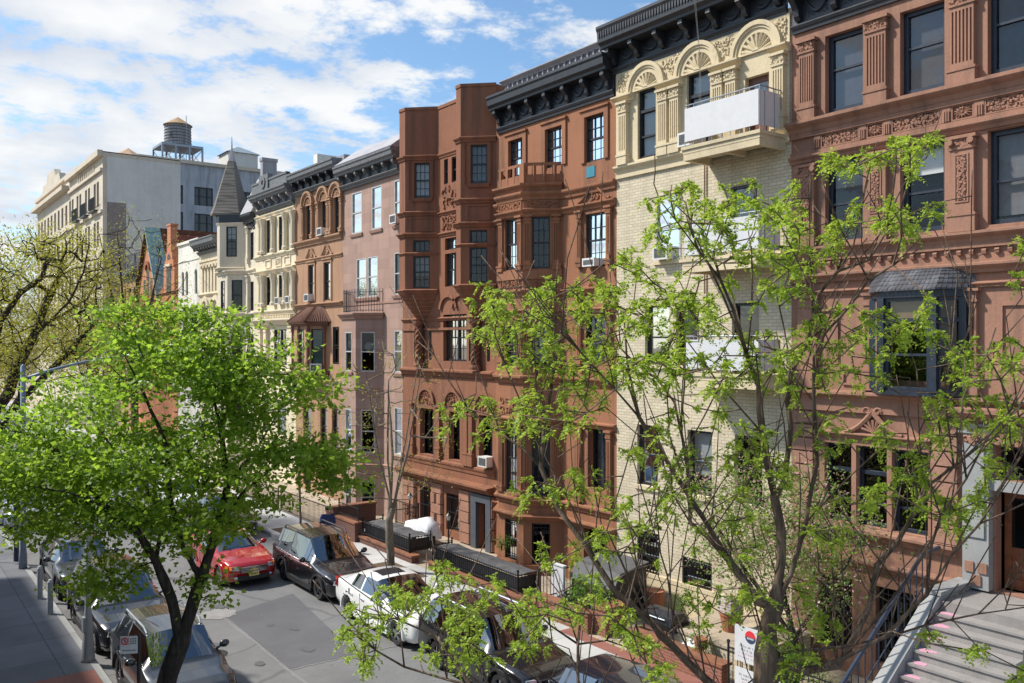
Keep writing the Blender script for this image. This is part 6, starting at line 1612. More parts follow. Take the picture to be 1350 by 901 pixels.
def old_tree():
    root = thing('street_tree', (3.2, 38.0, .13), 'old dark-limbed tree with thin yellow-green leaves at the left edge', 'tree'); g = random.Random(3); dd = 38.5
    def lm(pts, a=0, b=0): return [at(x, y, dd+a+(b-a)*i/max(1, len(pts)-1)) for i, (x, y) in enumerate(pts)]
    b0 = at(-60, 690, dd)
    sk = [[(b0[0], b0[1], .1), b0, at(-45, 630, dd), at(0, 566, dd), at(26, 528, dd), at(50, 506, dd), at(74, 482, dd), at(100, 454, dd), at(122, 430, dd)], lm([(-45, 630), (-20, 560), (12, 518), (22, 484), (44, 444), (60, 404), (76, 370), (84, 334), (100, 300)], 0, 2), lm([(44, 444), (60, 428), (82, 416), (115, 395), (140, 350), (150, 325)], 1, 3), lm([(-20, 560), (-15, 480), (0, 424), (26, 388), (56, 366), (66, 330)], 0, -2), lm([(26, 528), (30, 480), (50, 440), (90, 400), (110, 360), (118, 320)], 0, -3), lm([(-15, 480), (-30, 420), (-20, 360), (0, 320)], -1, -3), lm([(50, 506), (90, 497), (125, 490)], 0, -1)]
    cen = []
    for (x, y, rx, ry, rd, n) in ((30, 350, 60, 55, 3.5, 110), (95, 350, 50, 50, 3, 80), (-20, 380, 50, 70, 3, 60), (60, 440, 70, 55, 3, 90), (120, 425, 35, 45, 2.5, 30), (0, 480, 50, 50, 2.5, 45), (140, 360, 25, 35, 2, 12)):
        for _ in range(n):
            v = Vector((g.gauss(0, 1), g.gauss(0, 1), g.gauss(0, 1))).normalized()*(g.random()**.4); cen.append(at(x+rx*v.x, y+ry*v.y, dd+rd*v.z))
    P, par, tips = grow(sk, cen, 4, .5, .05, .05, .25); mb, rad = limb_mesh(P, par, .46, .012, .08, .7); mb.build('trunk', BARK2, root, True)
    leaf_mesh('crown', scatter_leaves(cen, 40, .36, .12, 9, .1), LF_OLV, root, .2, .55)
old_tree()
thin_tree(14.8, 74.0, 'bright yellow-green tree far down the street under the beige block', 13.2, 6.0, 380, LF_YEL, BARK2, 34, .3, 3.5, 62, .15, 'street_tree', .55, stretch=1.6, rtip=.014)
thin_tree(15.0, 64.0, 'sparse brownish tree before the tan house and the beige block', 17.0, 4.0, 170, LF_OLV, BARK2, 35, .25, 5.0, 26, .10, 'street_tree', .4, stretch=1.2, rtip=.012)
thin_tree(4.2, 66.0, 'yellow-green tree at the far left beyond the dark-limbed tree', 13.0, 5.0, 300, LF_YEL, BARK2, 36, .3, 4.0, 50, .14, 'street_tree', .5, rtip=.014)
thin_tree(9.0, 104.0, 'distant light green tree closing the end of the street', 14.0, 9.0, 300, LF_YEL, BARK2, 38, .4, 3.0, 60, .2, 'street_tree', .8, rtip=.02)
# pink crabapple behind the locust
root = thing('crabapple_tree', (17.1, 11.9, .13), 'small crabapple with faded pink blossom before the red-brown house', 'tree'); g = random.Random(12)
cen = []
for _ in range(260):
    v = Vector((g.gauss(0, 1), g.gauss(0, 1), g.gauss(0, 1))).normalized()*(g.random()**.45); cen.append((17.0+1.35*v.x, 12.4+2.6*v.y, 3.6+1.9*v.z))
sk = [[(17.1, 11.9, .1), (17.1, 11.9, 1.3), (17.0, 12.2, 2.6), (17.0, 12.3, 4.4)], [(17.1, 11.9, 1.3), (17.0, 13.2, 2.6), (16.9, 14.2, 3.8)], [(17.1, 11.9, 1.4), (17.0, 11.0, 2.6), (16.9, 10.4, 3.4)]]
P, par, tips = grow(sk, cen, 13, .25, .05, .03, .25); mb, rad = limb_mesh(P, par, .11, .005); mb.build('trunk', BARK2, root, True)
leaf_mesh('crown', scatter_leaves(cen, 40, .22, .085, 14, .1), leafmat('crab_leaf', (.09, .17, .03), (.26, .36, .09)), root, .2, .6)
leaf_mesh('blossom', scatter_leaves(cen, 17, .22, .06, 15, -.2), LF_PINK, root, .2, .9)
def shrub(c, r, label, seed, n=26, per=60, lsz=.07, mat=None, name='shrub'):
    root = thing(name, (c[0], c[1], c[2]), label, 'shrub'); g = random.Random(seed); cen = []
    for _ in range(n):
        v = Vector((g.gauss(0, 1), g.gauss(0, 1), g.gauss(0, 1))).normalized()*(g.random()**.5); cen.append((c[0]+r[0]*v.x, c[1]+r[1]*v.y, c[2]+r[2]*(1+.9*v.z)))
    P, par, tips = grow([[c, (c[0], c[1], c[2]+r[2]*.5)]], cen, seed, .15, .02, .02, .2); mb, rad = limb_mesh(P, par, .03, .004); mb.build('stems', BARK2, root)
    leaf_mesh('foliage', scatter_leaves(cen, per, .1, lsz, seed, .1), mat or LF_DK, root, .2, .5); return root
shrub((16.15, 18.15, .75), (.4, .75, .42), 'rounded bright green shrub in the brick planter beside the dark bin shelter', 41)
shrub((16.2, 13.9, .6), (.25, .3, .3), 'small green plant in a pot by the white signs', 42, 10, 40, .06)
shrub((18.2, 16.3, .6), (.3, .5, .35), 'low green shrub under the basement window of the cream brick house', 43, 14, 50, .06)
shrub((16.4, 11.3, .4), (.6, 1.1, .55), 'dark green bush at the foot of the crabapple', 44, 40, 60, .06)
shrub((17.6, 24.0, .9), (.25, .35, .25), 'small bright green plant at the basement bay window', 45, 10, 40, .06)

# ------------------------------------------------------------------ front yards
def brick_wall(x0, x1, y0, y1, h, label, cap=BR4, mat=None):
    root = thing('brick_wall', ((x0+x1)/2, (y0+y1)/2, .12), label, 'garden wall')
    MB().wbox(x0, x1, y0, y1, .12, h).build('wall', mat or BRK, root); MB().wbox(x0-.04, x1+.04, y0-.04, y1+.04, h, h+.07).build('coping', cap, root); return root
brick_wall(15.55, 15.85, 31.1, 32.9, .85, 'brown brick wall by the man in blue at the left of the covered fence', mat=BRKD)
brick_wall(15.7, 16.0, 26.9, 31.05, .34, 'low brick kerb wall under the left covered black fence', mat=BRKD)
brick_wall(15.8, 16.1, 19.9, 25.9, .34, 'low brick kerb wall under the right covered black fence', mat=BRKD)
brick_wall(15.75, 16.05, 17.5, 19.8, .62, 'red brick planter wall in front of the bright green shrub')
brick_wall(15.95, 16.75, 17.0, 17.45, .85, 'square red brick pier at the end of the planter wall')
brick_wall(15.75, 16.05, 12.9, 15.9, .62, 'red brick wall below the white signs and the tan terrace')
brick_wall(15.6, 17.6, 33.2, 33.5, 1.15, 'dark red brick wall at right angles to the pavement behind the man in blue', mat=BRKD)
def railing(pts, z0, z1, label, gap=.13, name='iron_fence', cat='fence'):
    root = thing(name, (pts[0][0], pts[0][1], z0), label, cat); m = MB(); r = MB()
    for a, b in zip(pts, pts[1:]):
        L = math.hypot(b[0]-a[0], b[1]-a[1]); n = max(2, int(L/gap))
        for k in range(n+1):
            t = k/n; x, y = a[0]+(b[0]-a[0])*t, a[1]+(b[1]-a[1])*t; m.tube([(x, y, z0), (x, y, z1)], .011, 4)
        for z in (z0+.1, z1-.04): r.tube([(a[0], a[1], z), (b[0], b[1], z)], .02, 5)
        for p in (a, b): r.tube([(p[0], p[1], z0), (p[0], p[1], z1+.08)], .03, 6); r.ball((p[0], p[1], z1+.1), .045, 6, 4)
    m.build('bars', IRON, root); r.build('rails', IRON, root); return root
railing([(15.65, 33.6), (15.65, 39.0)], .13, 1.15, 'black iron front fence before the pinkish townhouse')
railing([(15.65, 39.3), (15.65, 45.0)], .13, 1.15, 'black iron front fence before the tan-brown arched townhouse')
railing([(15.7, 31.1), (15.7, 32.85)], .95, 1.5, 'short iron rail on top of the brown brick wall')
railing([(17.2, 31.3), (18.6, 31.3), (18.6, 33.2)], .13, 1.2, 'ornate iron rail beside the pinkish house bay')
railing([(16.1, 20.0), (18.6, 20.0), (18.6, 19.2)], .4, 1.25, 'small iron gate rail beside the dark bin shelter')
railing([(15.75, 9.7), (15.75, 12.7)], .3, 1.2, 'black iron fence carrying the white signs')
def covered_fence(y0, y1, x0, x1, label):
    root = railing([(x1, y0), (x0, y0), (x0, y1), (x1, y1)], .4, 1.0, label, .12)
    m = MB(); g = random.Random(int(y0)); n = 12; P = []
    for i in range(n+1):
        y = y0+.05+(y1-y0-.1)*i/n; s = g.uniform(-.02, .02)
        P += [(x0+.06, y, .9+s*.6), ((x0+x1)/2, y, .97+s*1.5), (x1, y, .95+s*1.5)]
    m.add(P, [(3*i+k, 3*i+k+1, 3*i+k+4, 3*i+k+3) for i in range(n) for k in (0, 1)]); m.build('cover', TARP, root)
    m = MB(); m.wbox(x0+.06, x0+.08, y0+.08, y1-.06, .42, .88); m.wbox(x0+.08, x1, y0+.08, y0+.10, .42, .88); m.build('screen', BLKP, root)
    return root
covered_fence(27.3, 31.0, 15.85, 16.75, 'left black fence enclosure roofed with a weathered grey cover')
covered_fence(20.9, 25.85, 15.95, 16.75, 'right black fence enclosure roofed with a weathered grey cover')
def yard_lamp(x, y, label, h=1.25):
    root = thing('lamp_post', (x, y, .126), label, 'lamp post', 'black yard lamp posts')
    MB().lathe((x, y, .126), [(0, 0), (.09, 0), (.07, .08), (.035, .14), (.03, h), (0, h)], 10).build('post', IRON, root)
    lt = MB().lathe((x, y, .126+h), [(0, 0), (.05, 0), (.09, .18), (0, .18)], 8); lt.build('lantern', SASHW, root)
    MB().lathe((x, y, .306+h), [(.11, 0), (.02, .1), (0, .16)], 8).build('lamp_cap', IRON, root)
yard_lamp(17.6, 27.4, 'short black lamp post nearest the grey-framed entrance')
yard_lamp(17.6, 30.3, 'short black lamp post beside the white-draped motorcycle', 1.6)
# white draped motorcycle: a sheet over handlebars and seat, wheels showing below
root = thing('covered_motorcycle', (17.6, 29.4, .126), 'motorcycle draped in a white sheet inside the left covered fence', 'motorcycle')
m = MB(); prof = [(28.45, .7), (28.55, .95), (28.8, 1.02), (29.0, 1.12), (29.15, 1.08), (29.4, .9), (29.7, .84), (30.0, .86), (30.2, .8), (30.35, .6)]
V = []
for i, (y, z) in enumerate(prof):
    for k, (dx, zz) in enumerate(((-.36, .3), (-.33, z*.75), (-.24, z*.97), (0, z), (.24, z*.97), (.33, z*.75), (.36, .3))):
        V.append((17.6+dx+.05*((i+k) % 2), y+.03*((i*k) % 3), zz+.126+(.05*((i*3+k) % 2) if k in (0, 6) else 0)))
m.add(V, [(7*i+k, 7*i+k+1, 7*i+k+8, 7*i+k+7) for i in range(len(prof)-1) for k in range(6)]+[tuple(range(7)), tuple(range(7*len(prof)-7, 7*len(prof)))])
m.build('sheet', BAGW, root, True)
for yy in (28.7, 30.1):
    MB().lathe((17.6, yy, .43), [(.16, -.06), (.3, -.05), (.31, 0), (.3, .05), (.16, .06)], 18, 'x').build('wheel', RUBBER, root)
g = random.Random(6)
def bag(x, y, z, r, label, mat=BAGW, s=1):
    m = MB(); m.ball((x, y, z+r*.62), (r, r*.9, r*.66), 12, 8, .09); m.lathe((x, y, z+r*1.15), [(.05, 0), (.03, .06), (.07, .14)], 7)
    return solo('rubbish_bag', m, mat, label, 'rubbish bag', 'rubbish bags', smooth=True)
bag(16.6, 31.6, .126, .36, 'big white rubbish bag behind the iron rail at the brown brick wall'); bag(16.35, 14.35, .126, .42, 'crumpled white rubbish bag beside the tan terrace'); bag(16.5, 19.3, .2, .38, 'shiny black rubbish bag by the brick planter wall', BLKP)
# bin shelter
root = thing('bin_shelter', (17.65, 18.8, .126), 'big black slope-lidded bin shelter against the brown house', 'bin shelter')
MB().extrude(Frame(0, 0, 0, 1, 1, 0), [(16.95, .14), (16.95, 1.05), (17.2, 1.45), (18.3, 1.62), (18.3, .14)], 17.75, 19.55).build('box', BLKP, root)
m = MB().extrude(Frame(0, 0, 0, 1, 1, 0), [(16.9, 1.06), (17.18, 1.5), (18.35, 1.68), (18.35, 1.64), (17.2, 1.455), (16.95, 1.04)], 17.7, 19.6); m.build('lid', TARP, root)
m = MB(); m.wbox(16.93, 16.95, 18.63, 18.67, .2, 1.0); m.tube([(16.9, 18.45, .85), (16.9, 18.45, 1.0)], .015, 5); m.tube([(16.9, 18.85, .85), (16.9, 18.85, 1.0)], .015, 5); m.build('handle', STEEL, root)
m = MB().wbox(16.75, 16.83, 19.7, 20.25, .2, 1.35); m.wbox(16.72, 16.86, 19.67, 20.28, 1.35, 1.39)
solo('white_board', m, WPAINT, 'tall white board standing beside the black bin shelter', 'board')
# terrace and the things on it
root = thing('terrace', (17.6, 14.2, .126), 'raised tan terrace against the cream brick house', 'terrace')
MB().wbox(16.5, 18.94, 12.7, 15.2, .13, .78).build('base', YBR, root); MB().wbox(16.45, 18.96, 12.65, 15.25, .78, .84).build('slab', AREA, root)
m = MB().wbox(16.9, 18.4, 15.6, 17.0, .13, .2)
for k in range(9): m.wbox(16.95+k*.16, 16.99+k*.16, 15.65, 16.95, .2, .225)
solo('cellar_hatch', m, BRKD, 'brown cellar hatch in the paving below the cream brick house', 'hatch')
root = thing('grill', (16.7, 15.5, .126), 'black lidded barbecue grill standing behind the red brick wall', 'barbecue')
m = MB(); 
for dx in (-.3, .3):
    for dy in (-.5, .5): MB().tube([(16.7+dx, 15.5+dy, .13), (16.7+dx, 15.5+dy, .75)], .025, 6).build('leg', IRON, root)
MB().wbox(16.35, 17.05, 14.9, 16.1, .72, .86).build('firebox', BLKP, root); MB().extrude(Frame(0, 0, 0, 1, 1, 0), [(16.35, .86), (16.4, 1.05), (16.6, 1.15), (16.85, 1.13), (17.05, .86)], 15.0, 16.0).build('lid', BLKP, root, False); MB().tube([(16.33, 15.2, 1.0), (16.33, 15.8, 1.0)], .018, 6).build('handle', CHROME, root)
pot = MB().lathe((17.45, 14.0, .84), [(0, 0), (.2, 0), (.27, .4), (.3, .42), (.3, .47), (.25, .47), (.23, .4), (0, .38)], 16)
solo('flower_pot', pot, TERRA, 'brown clay pot on the terrace under the wrapped bricks', 'flower pot')
m = MB().wbox(17.2, 17.7, 13.8, 14.2, 1.31, 1.62); m.wbox(17.25, 17.65, 13.85, 14.15, 1.62, 1.7)
solo('wrapped_bricks', m, stone('plastic_wrapped_brick', (.42, .27, .2), rough=.35, brick=(.2, .07, .02, (.6, .6, .6))), 'small stack of bricks in clear plastic on top of the clay pot', 'bricks')
m = MB().wbox(17.3, 17.75, 12.95, 13.3, .84, 1.0); m.wbox(17.28, 17.77, 12.93, 13.32, 1.0, 1.1); m.tube([(17.53, 12.98, 1.1), (17.53, 13.0, 1.15), (17.53, 13.24, 1.15), (17.53, 13.27, 1.1)], .015, 5)
solo('toolbox', m, paint('dark_green_plastic', (.02, .035, .035), .5), 'dark green plastic toolbox on the terrace', 'toolbox')
pot = MB().lathe((16.2, 13.9, .69), [(0, 0), (.13, 0), (.17, .22), (.17, .25), (0, .22)], 14); solo('flower_pot', pot, TERRA, 'small pot holding a green plant on the red brick wall', 'flower pot')
pot = MB().lathe((18.3, 17.4, .126), [(0, 0), (.2, 0), (.26, .75), (.28, .8), (0, .78)], 14); solo('flower_pot', pot, TERRA, 'tall pinkish pot standing against the cream brick house basement', 'flower pot')
# signs on the fence
def sign(y0, y1, z0, z1, label, logo, x=15.68):
    root = thing('sign_board', (x, (y0+y1)/2, z0), label, 'sign'); F = Frame(x, 0, 0, 1, -1, 0)
    MB().box(F, y0, y1, 0, .02, z0, z1).build('board', WPAINT, root)
    for y in (y0+.12, y1-.12): MB().wbox(x+.0, x+.04, y-.02, y+.02, .13, z1-.02).build('stake', LTWOOD, root)
    g = random.Random(int(z0*10)); t = MB()
    if logo:
        cy, cz, r = (y0+y1)/2+.02, z1-.2, .14
        n = 16; t1 = [(cy+r*math.cos(math.pi*i/n), cz+r*math.sin(math.pi*i/n)) for i in range(n+1)]; t2 = [(cy+r*math.cos(math.pi+math.pi*i/n), cz+r*math.sin(math.pi+math.pi*i/n)) for i in range(n+1)]
        MB().plate(F, t1, .02, .026).build('logo_top', paint('logo_red', (.6, .03, .04), .5), root); MB().plate(F, t2, .02, .026).build('logo_bottom', paint('logo_navy', (.03, .05, .10), .5), root)
        w = MB()
        for k in range(5): w.box(F, cy-.085+k*.036, cy-.062+k*.036, .026, .029, cz-.05, cz-.012)
        w.build('logo_letters', WPAINT, root)
    zz = z1-.42 if logo else z1-.12; col = [paint('sign_text_grey', (.16, .18, .22), .6), paint('sign_text_pink', (.45, .22, .30), .6)]
    for ln in range(4 if logo else 3):
        t = MB(); y = y1-.1-g.uniform(0, .1)
        while y > y0+.14:
            w = g.uniform(.02, .035); h = .045 if ln < 2 else .03; k = g.randint(0, 2)
            t.box(F, y-w*.35, y, .02, .024, zz-h, zz)
            if k: t.box(F, y-w, y-w*.4, .02, .024, zz-h*(.5 if k == 1 else 1), zz-h*(.3 if k == 1 else .75))
            y -= w+.014 if g.random() > .16 else w+.05
        t.build('text_line', col[0] if ln < 2 else col[1], root); zz -= .085
sign(11.55, 12.45, .98, 1.78, 'white board with a round red and navy emblem on the front fence', True)
sign(11.2, 12.4, .3, .86, 'lower plain white board below the emblem sign', False, 15.62)
# cones
def cone(x, y, label):
    root = thing('traffic_cone', (x, y, .13), label, 'traffic cone', 'traffic cones')
    MB().wbox(x-.18, x+.18, y-.18, y+.18, .131, .16).build('base', ORANGE, root); MB().lathe((x, y, .16), [(.14, 0), (.1, .26)], 14).build('cone', ORANGE, root)
    MB().lathe((x, y, .42), [(.1, 0), (.075, .16)], 14).build('reflective_band', WPAINT, root); MB().lathe((x, y, .58), [(.075, 0), (.035, .26), (0, .27)], 14).build('tip', ORANGE, root)
cone(14.25, 19.9, 'taller-looking orange cone at the kerb beside the white sedan'); cone(13.95, 20.6, 'orange cone farther back beside the white sedan')
# street lamp (near pavement)
def street_lamp(x, y, h, arm, label, vis=True):
    root = thing('street_lamp', (x, y, .13), label, 'street lamp', 'street lamps')
    MB().lathe((x, y, .13), [(0, 0), (.14, 0), (.13, .5), (.105, .7), (.1, 1.3), (.085, h), (0, h+.08)], 16).build('pole', LAMPB, root, True)
    m = MB(); pts = [(x, y, h-.35)]+[(x+arm*t, y, h-.3+.78*math.sin(t*1.4)) for t in (.2, .4, .6, .8, 1.0)]; m.tube(pts, [.065, .06, .05, .045, .04, .035], 8); m.build('arm', LAMPB, root, True)
    e = pts[-1]; m = MB(); m.ball((e[0]+.3, e[1], e[2]), (.42, .16, .09), 12, 6); m.build('lamp_head', STEEL, root, True)
    MB().ball((e[0]+.36, e[1], e[2]-.06), (.28, .12, .06), 10, 5).build('lens', BLIND, root, True)
street_lamp(4.42, 23.5, 3.6, .01, 'blue-grey pole with a flared base between the left-hand cars', False) if False else None
street_lamp(4.4, 34.6, 7.15, 3.5, 'blue-grey street lamp with a long arm over the left side of the road')
root = thing('street_lamp', (4.43, 23.6, .13), 'pale grey pole with a flared conical base beside the dark grey crossover', 'street lamp', 'street lamps')
MB().lathe((4.43, 23.6, .13), [(0, 0), (.17, 0), (.165, .06), (.12, .7), (.085, 1.25), (.075, 1.35), (.07, 4.6), (0, 4.65)], 16).build('pole', paint('pale_grey_pole', (.34, .36, .38), .5, .3), root, True)
m = MB().wbox(4.30, 4.36, 23.5, 23.7, .9, 1.25); m.build('access_panel', STEEL, root)
for i, (x, y, h, nm) in enumerate(((4.35, 35.9, 2.9, 'dark blue post on the near pavement under the big leafy tree'), (3.4, 36.5, 2.2, 'slim dark post farthest left on the near pavement'))):
    root = thing('sign_post', (x, y, .13), nm, 'post'); MB().lathe((x, y, .13), [(0, 0), (.09 if i == 0 else .03, 0), (.09 if i == 0 else .03, h), (0, h+.02)], 10).build('post', paint('navy_post%d' % i, (.02, .03, .07), .5), root)
    MB().wbox(x-.2, x+.2, y-.03, y-.02, h-.5, h).build('sign_plate', STEEL, root)
# parking sign
sx, sy = at(183, 900, 15.2)[:2]
root = thing('parking_sign', (sx, sy, .13), 'small white no-parking sign with a red circle on a black post', 'sign')
zt = at(183, 838, 15.2)[2]
cth, sth = math.cos(THV), -math.sin(THV); FS_ = Frame(sx, sy, math.cos(R(-28)), math.sin(R(-28)), math.sin(R(-28)), -math.cos(R(-28)))
MB().tube([(sx, sy, .1), (sx, sy, zt+.02)], .032, 8).build('post', IRON, root)
MB().box(FS_, -.30, -.01, .03, .036, zt-.31, zt+.0).build('plate', paint('dusty_sign_white', (.55, .52, .48), .6), root)
m = MB(); m.arch(FS_, -.225, zt-.085, .042, .06, .036, .039, 0, 2*math.pi, 20); m.box(FS_, -.285, -.165, .036, .038, zt-.028, zt-.02); m.plate(FS_, [(-.265, zt-.05), (-.255, zt-.04), (-.185, zt-.12), (-.195, zt-.13)], .036, .04); m.box(FS_, -.285, -.165, .036, .038, zt-.15, zt-.142); m.box(FS_, -.289, -.281, .036, .038, zt-.15, zt-.02); m.box(FS_, -.169, -.161, .036, .038, zt-.15, zt-.02)
m.build('red_circle', paint('sign_red', (.45, .03, .03), .5), root)
m = MB(); m.box(FS_, -.24, -.23, .036, .0385, zt-.115, zt-.055); m.box(FS_, -.23, -.205, .036, .0385, zt-.065, zt-.055); m.box(FS_, -.23, -.205, .036, .0385, zt-.09, zt-.08); m.box(FS_, -.212, -.204, .036, .0385, zt-.09, zt-.055)
for k in range(3):
    for q in range(4): m.box(FS_, -.14+q*.028, -.14+q*.028+.018, .036, .038, zt-.06-k*.04, zt-.04-k*.04)
m.plate(FS_, [(-.27, zt-.25), (-.25, zt-.235), (-.25, zt-.245), (-.06, zt-.245), (-.06, zt-.235), (-.04, zt-.25), (-.06, zt-.265), (-.06, zt-.255), (-.25, zt-.255), (-.25, zt-.265)], .036, .039)
m.build('letters', IRON, root)
for k, (x, y) in enumerate(((4.3, 28.3), (4.3, 30.2))):
    solo('bollard', MB().lathe((x, y, .13), [(0, 0), (.08, 0), (.08, .95), (.05, 1.02), (0, 1.04)], 12), paint('pale_bollard%d' % k, (.38, .40, .42), .5), ['pale bollard nearer the black pickup-sized car', 'pale bollard farther back in the shade of the leafy tree'][k], 'bollard', 'pale bollards')

g = np.random.default_rng(77); n = 5200                   # petals and leaf litter swept to the kerbs and blown about
xs = np.where(g.random(n) < .35, KL+.05+np.abs(g.normal(0, .35, n)), np.where(g.random(n) < .45, KR-.05-np.abs(g.normal(0, .35, n)), g.uniform(KL, 15.6, n)))
ys = g.uniform(13, 46, n); zs = np.where(xs > KR, .142, .012)
cl = np.sin(xs*2.1+ys*1.3)+np.sin(ys*.7)+g.normal(0, .8, n) > .1; B_ = np.stack([xs, ys, zs], 1)[cl]; k = len(B_); an = g.uniform(0, 6.28, k)
lit = leaf_mesh('leaf_litter', (B_, np.stack([np.cos(an), np.sin(an), .05*g.random(k)], 1), np.stack([-np.sin(an), np.cos(an), np.zeros(k)], 1), g.uniform(.02, .055, k)), leafmat('litter', (.12, .10, .05), (.40, .36, .26), .2), None, .1, .6)
lit['kind'] = 'stuff'
# ------------------------------------------------------------------ the man in blue
def skin_person(loc, yaw):
    root = thing('person', loc, 'man in a dark cap, blue jacket and dark trousers walking away behind the black off-roader', 'person', None, yaw, local=True)
    def skinned(name, verts, edges, rads, mat, sub=2):
        me = bpy.data.meshes.new(name); me.from_pydata(verts, edges, []); ob = bpy.data.objects.new(name, me); COL.objects.link(ob)
        md = ob.modifiers.new('skin', 'SKIN'); md.use_smooth_shade = True; me.skin_vertices.new() if not me.skin_vertices else None
        for i, r in enumerate(rads): me.skin_vertices[0].data[i].radius = (r, r) if not hasattr(r, '__len__') else r
        me.skin_vertices[0].data[0].use_root = True
        s2 = ob.modifiers.new('sub', 'SUBSURF'); s2.levels = sub; s2.render_levels = sub
        dg = bpy.context.evaluated_depsgraph_get(); nm = bpy.data.meshes.new_from_object(ob.evaluated_get(dg))
        bpy.data.objects.remove(ob); o2 = bpy.data.objects.new(name, nm); nm.materials.clear(); nm.materials.append(mat); COL.objects.link(o2); o2.parent = root
        nm.polygons.foreach_set('use_smooth', [True]*len(nm.polygons)); return o2
    SK = paint('skin', (.36, .20, .13), .6, var=.08)
    V = [(0, 0, .95), (0, .01, 1.15), (0, .02, 1.38), (0, 0, 1.5), (0, -.02, 1.62), (0, -.02, 1.70),
         (.19, .02, 1.42), (.25, .05, 1.14), (.24, -.10, .92), (.24, -.13, .83), (-.19, .02, 1.42), (-.26, .0, 1.14), (-.25, -.14, .95), (-.25, -.18, .87),
         (.1, 0, .9), (.11, -.12, .5), (.11, .0, .1), (.11, -.16, .05), (-.1, 0, .9), (-.11, .06, .5), (-.11, .24, .14), (-.11, .10, .06)]
    E = [(0, 1), (1, 2), (2, 3), (3, 4), (4, 5), (2, 6), (6, 7), (7, 8), (8, 9), (2, 10), (10, 11), (11, 12), (12, 13), (0, 14), (14, 15), (15, 16), (16, 17), (0, 18), (18, 19), (19, 20), (20, 21)]
    Rr = [(.16, .11), (.16, .11), (.18, .11), .06, .09, .085, .065, .05, .04, .035, .065, .05, .04, .035, .085, .06, .045, .04, .085, .06, .045, .04]
    body = skinned('body', V, E, Rr, SK)
    jv = [(0, 0, .88), (0, .01, 1.12), (0, .02, 1.38), (0, .01, 1.47), (.2, .02, 1.42), (.255, .05, 1.14), (.24, -.09, .95), (-.2, .02, 1.42), (-.265, .0, 1.14), (-.25, -.12, .98)]
    skinned('jacket', jv, [(0, 1), (1, 2), (2, 3), (2, 4), (4, 5), (5, 6), (2, 7), (7, 8), (8, 9)], [(.19, .14), (.19, .14), (.2, .135), .08, .085, .07, .058, .085, .07, .058], paint('blue_jacket', (.012, .03, .11), .7, var=.3))
    skinned('trousers', [(0, 0, .96), (.1, 0, .88), (.11, -.12, .5), (.11, -.01, .12), (-.1, 0, .88), (-.11, .06, .5), (-.11, .22, .16)], [(0, 1), (1, 2), (2, 3), (0, 4), (4, 5), (5, 6)], [(.17, .12), .105, .078, .06, .105, .078, .06], paint('dark_trousers', (.012, .013, .018), .8))
    for s_, pts in ((1, (.11, -.08, .05)), (-1, (-.11, .16, .06))): MB().ball((pts[0], pts[1], .05), (.05, .14, .05), 10, 6).build('shoe', PLAST, root, True)
    MB().ball((0, -.01, 1.70), (.095, .11, .085), 14, 8).build('cap', paint('dark_cap', (.01, .011, .016), .8), root, True)
    for sx in (-1, 1): MB().ball((sx*.088, -.02, 1.64), (.015, .03, .035), 8, 5).build('ear', SK, root, True)
    fc = MB(); fc.ball((0, -.115, 1.63), (.015, .02, .025), 6, 4); fc.build('nose', SK, root, True)
    e = MB()
    for sx in (-1, 1): e.ball((sx*.035, -.098, 1.655), .012, 6, 4)
    e.build('eyes', PLAST, root); MB().ball((0, -.1, 1.585), (.03, .012, .008), 8, 4).build('mouth', paint('lips', (.25, .10, .08), .6), root)
    for sx, (x, y, z) in ((1, (.24, -.14, .84)), (-1, (-.25, -.19, .88))):
        h = MB(); h.ball((x, y, z), (.028, .04, .045), 8, 6)
        for k in range(4):
            fx = x-.018+.012*k; h.tube([(fx, y-.01+.004*k, z-.03), (fx, y-.03, z-.065-.006*(k in (1, 2))), (fx, y-.015, z-.09)], [.009, .008, .006], 6)
        h.tube([(x-sx*.02, y-.03, z+.01), (x-sx*.035, y-.055, z-.02), (x-sx*.03, y-.06, z-.045)], [.011, .010, .007], 6)
        h.build('hand', SK, root, True)
    return root
skin_person((13.95, 30.2, .135), R(165))

# ------------------------------------------------------------------ sky, sun, camera
SUN_EL, SUN_AZ = 47.0, None
sdir = Vector((-.70*math.cos(R(SUN_EL)), .714*math.cos(R(SUN_EL)), math.sin(R(SUN_EL)))).normalized()   # towards the sun
W = bpy.data.worlds.new('World'); SC.world = W; W.use_nodes = True; nt = W.node_tree
bg = nt.nodes['Background']; sky = N(nt, 'ShaderNodeTexSky', sky_type='NISHITA'); sky.sun_disc = False; sky.sun_elevation = R(SUN_EL)
sky.sun_rotation = math.atan2(sdir.x, sdir.y); sky.altitude = 50; sky.air_density = 1.0; sky.dust_density = 1.0; sky.ozone_density = 1.2
tc = N(nt, 'ShaderNodeTexCoord').outputs['Generated']
sx_ = N(nt, 'ShaderNodeSeparateXYZ'); nt.links.new(tc, sx_.inputs[0])
ml = N(nt, 'ShaderNodeMath', operation='MAXIMUM'); nt.links.new(sx_.outputs[2], ml.inputs[0]); ml.inputs[1].default_value = 0.0
ad = N(nt, 'ShaderNodeMath', operation='ADD'); nt.links.new(ml.outputs[0], ad.inputs[0]); ad.inputs[1].default_value = .16
cb = N(nt, 'ShaderNodeCombineXYZ')
for i in (0, 1):
    dv = N(nt, 'ShaderNodeMath', operation='DIVIDE'); nt.links.new(sx_.outputs[i], dv.inputs[0]); nt.links.new(ad.outputs[0], dv.inputs[1]); nt.links.new(dv.outputs[0], cb.inputs[i])
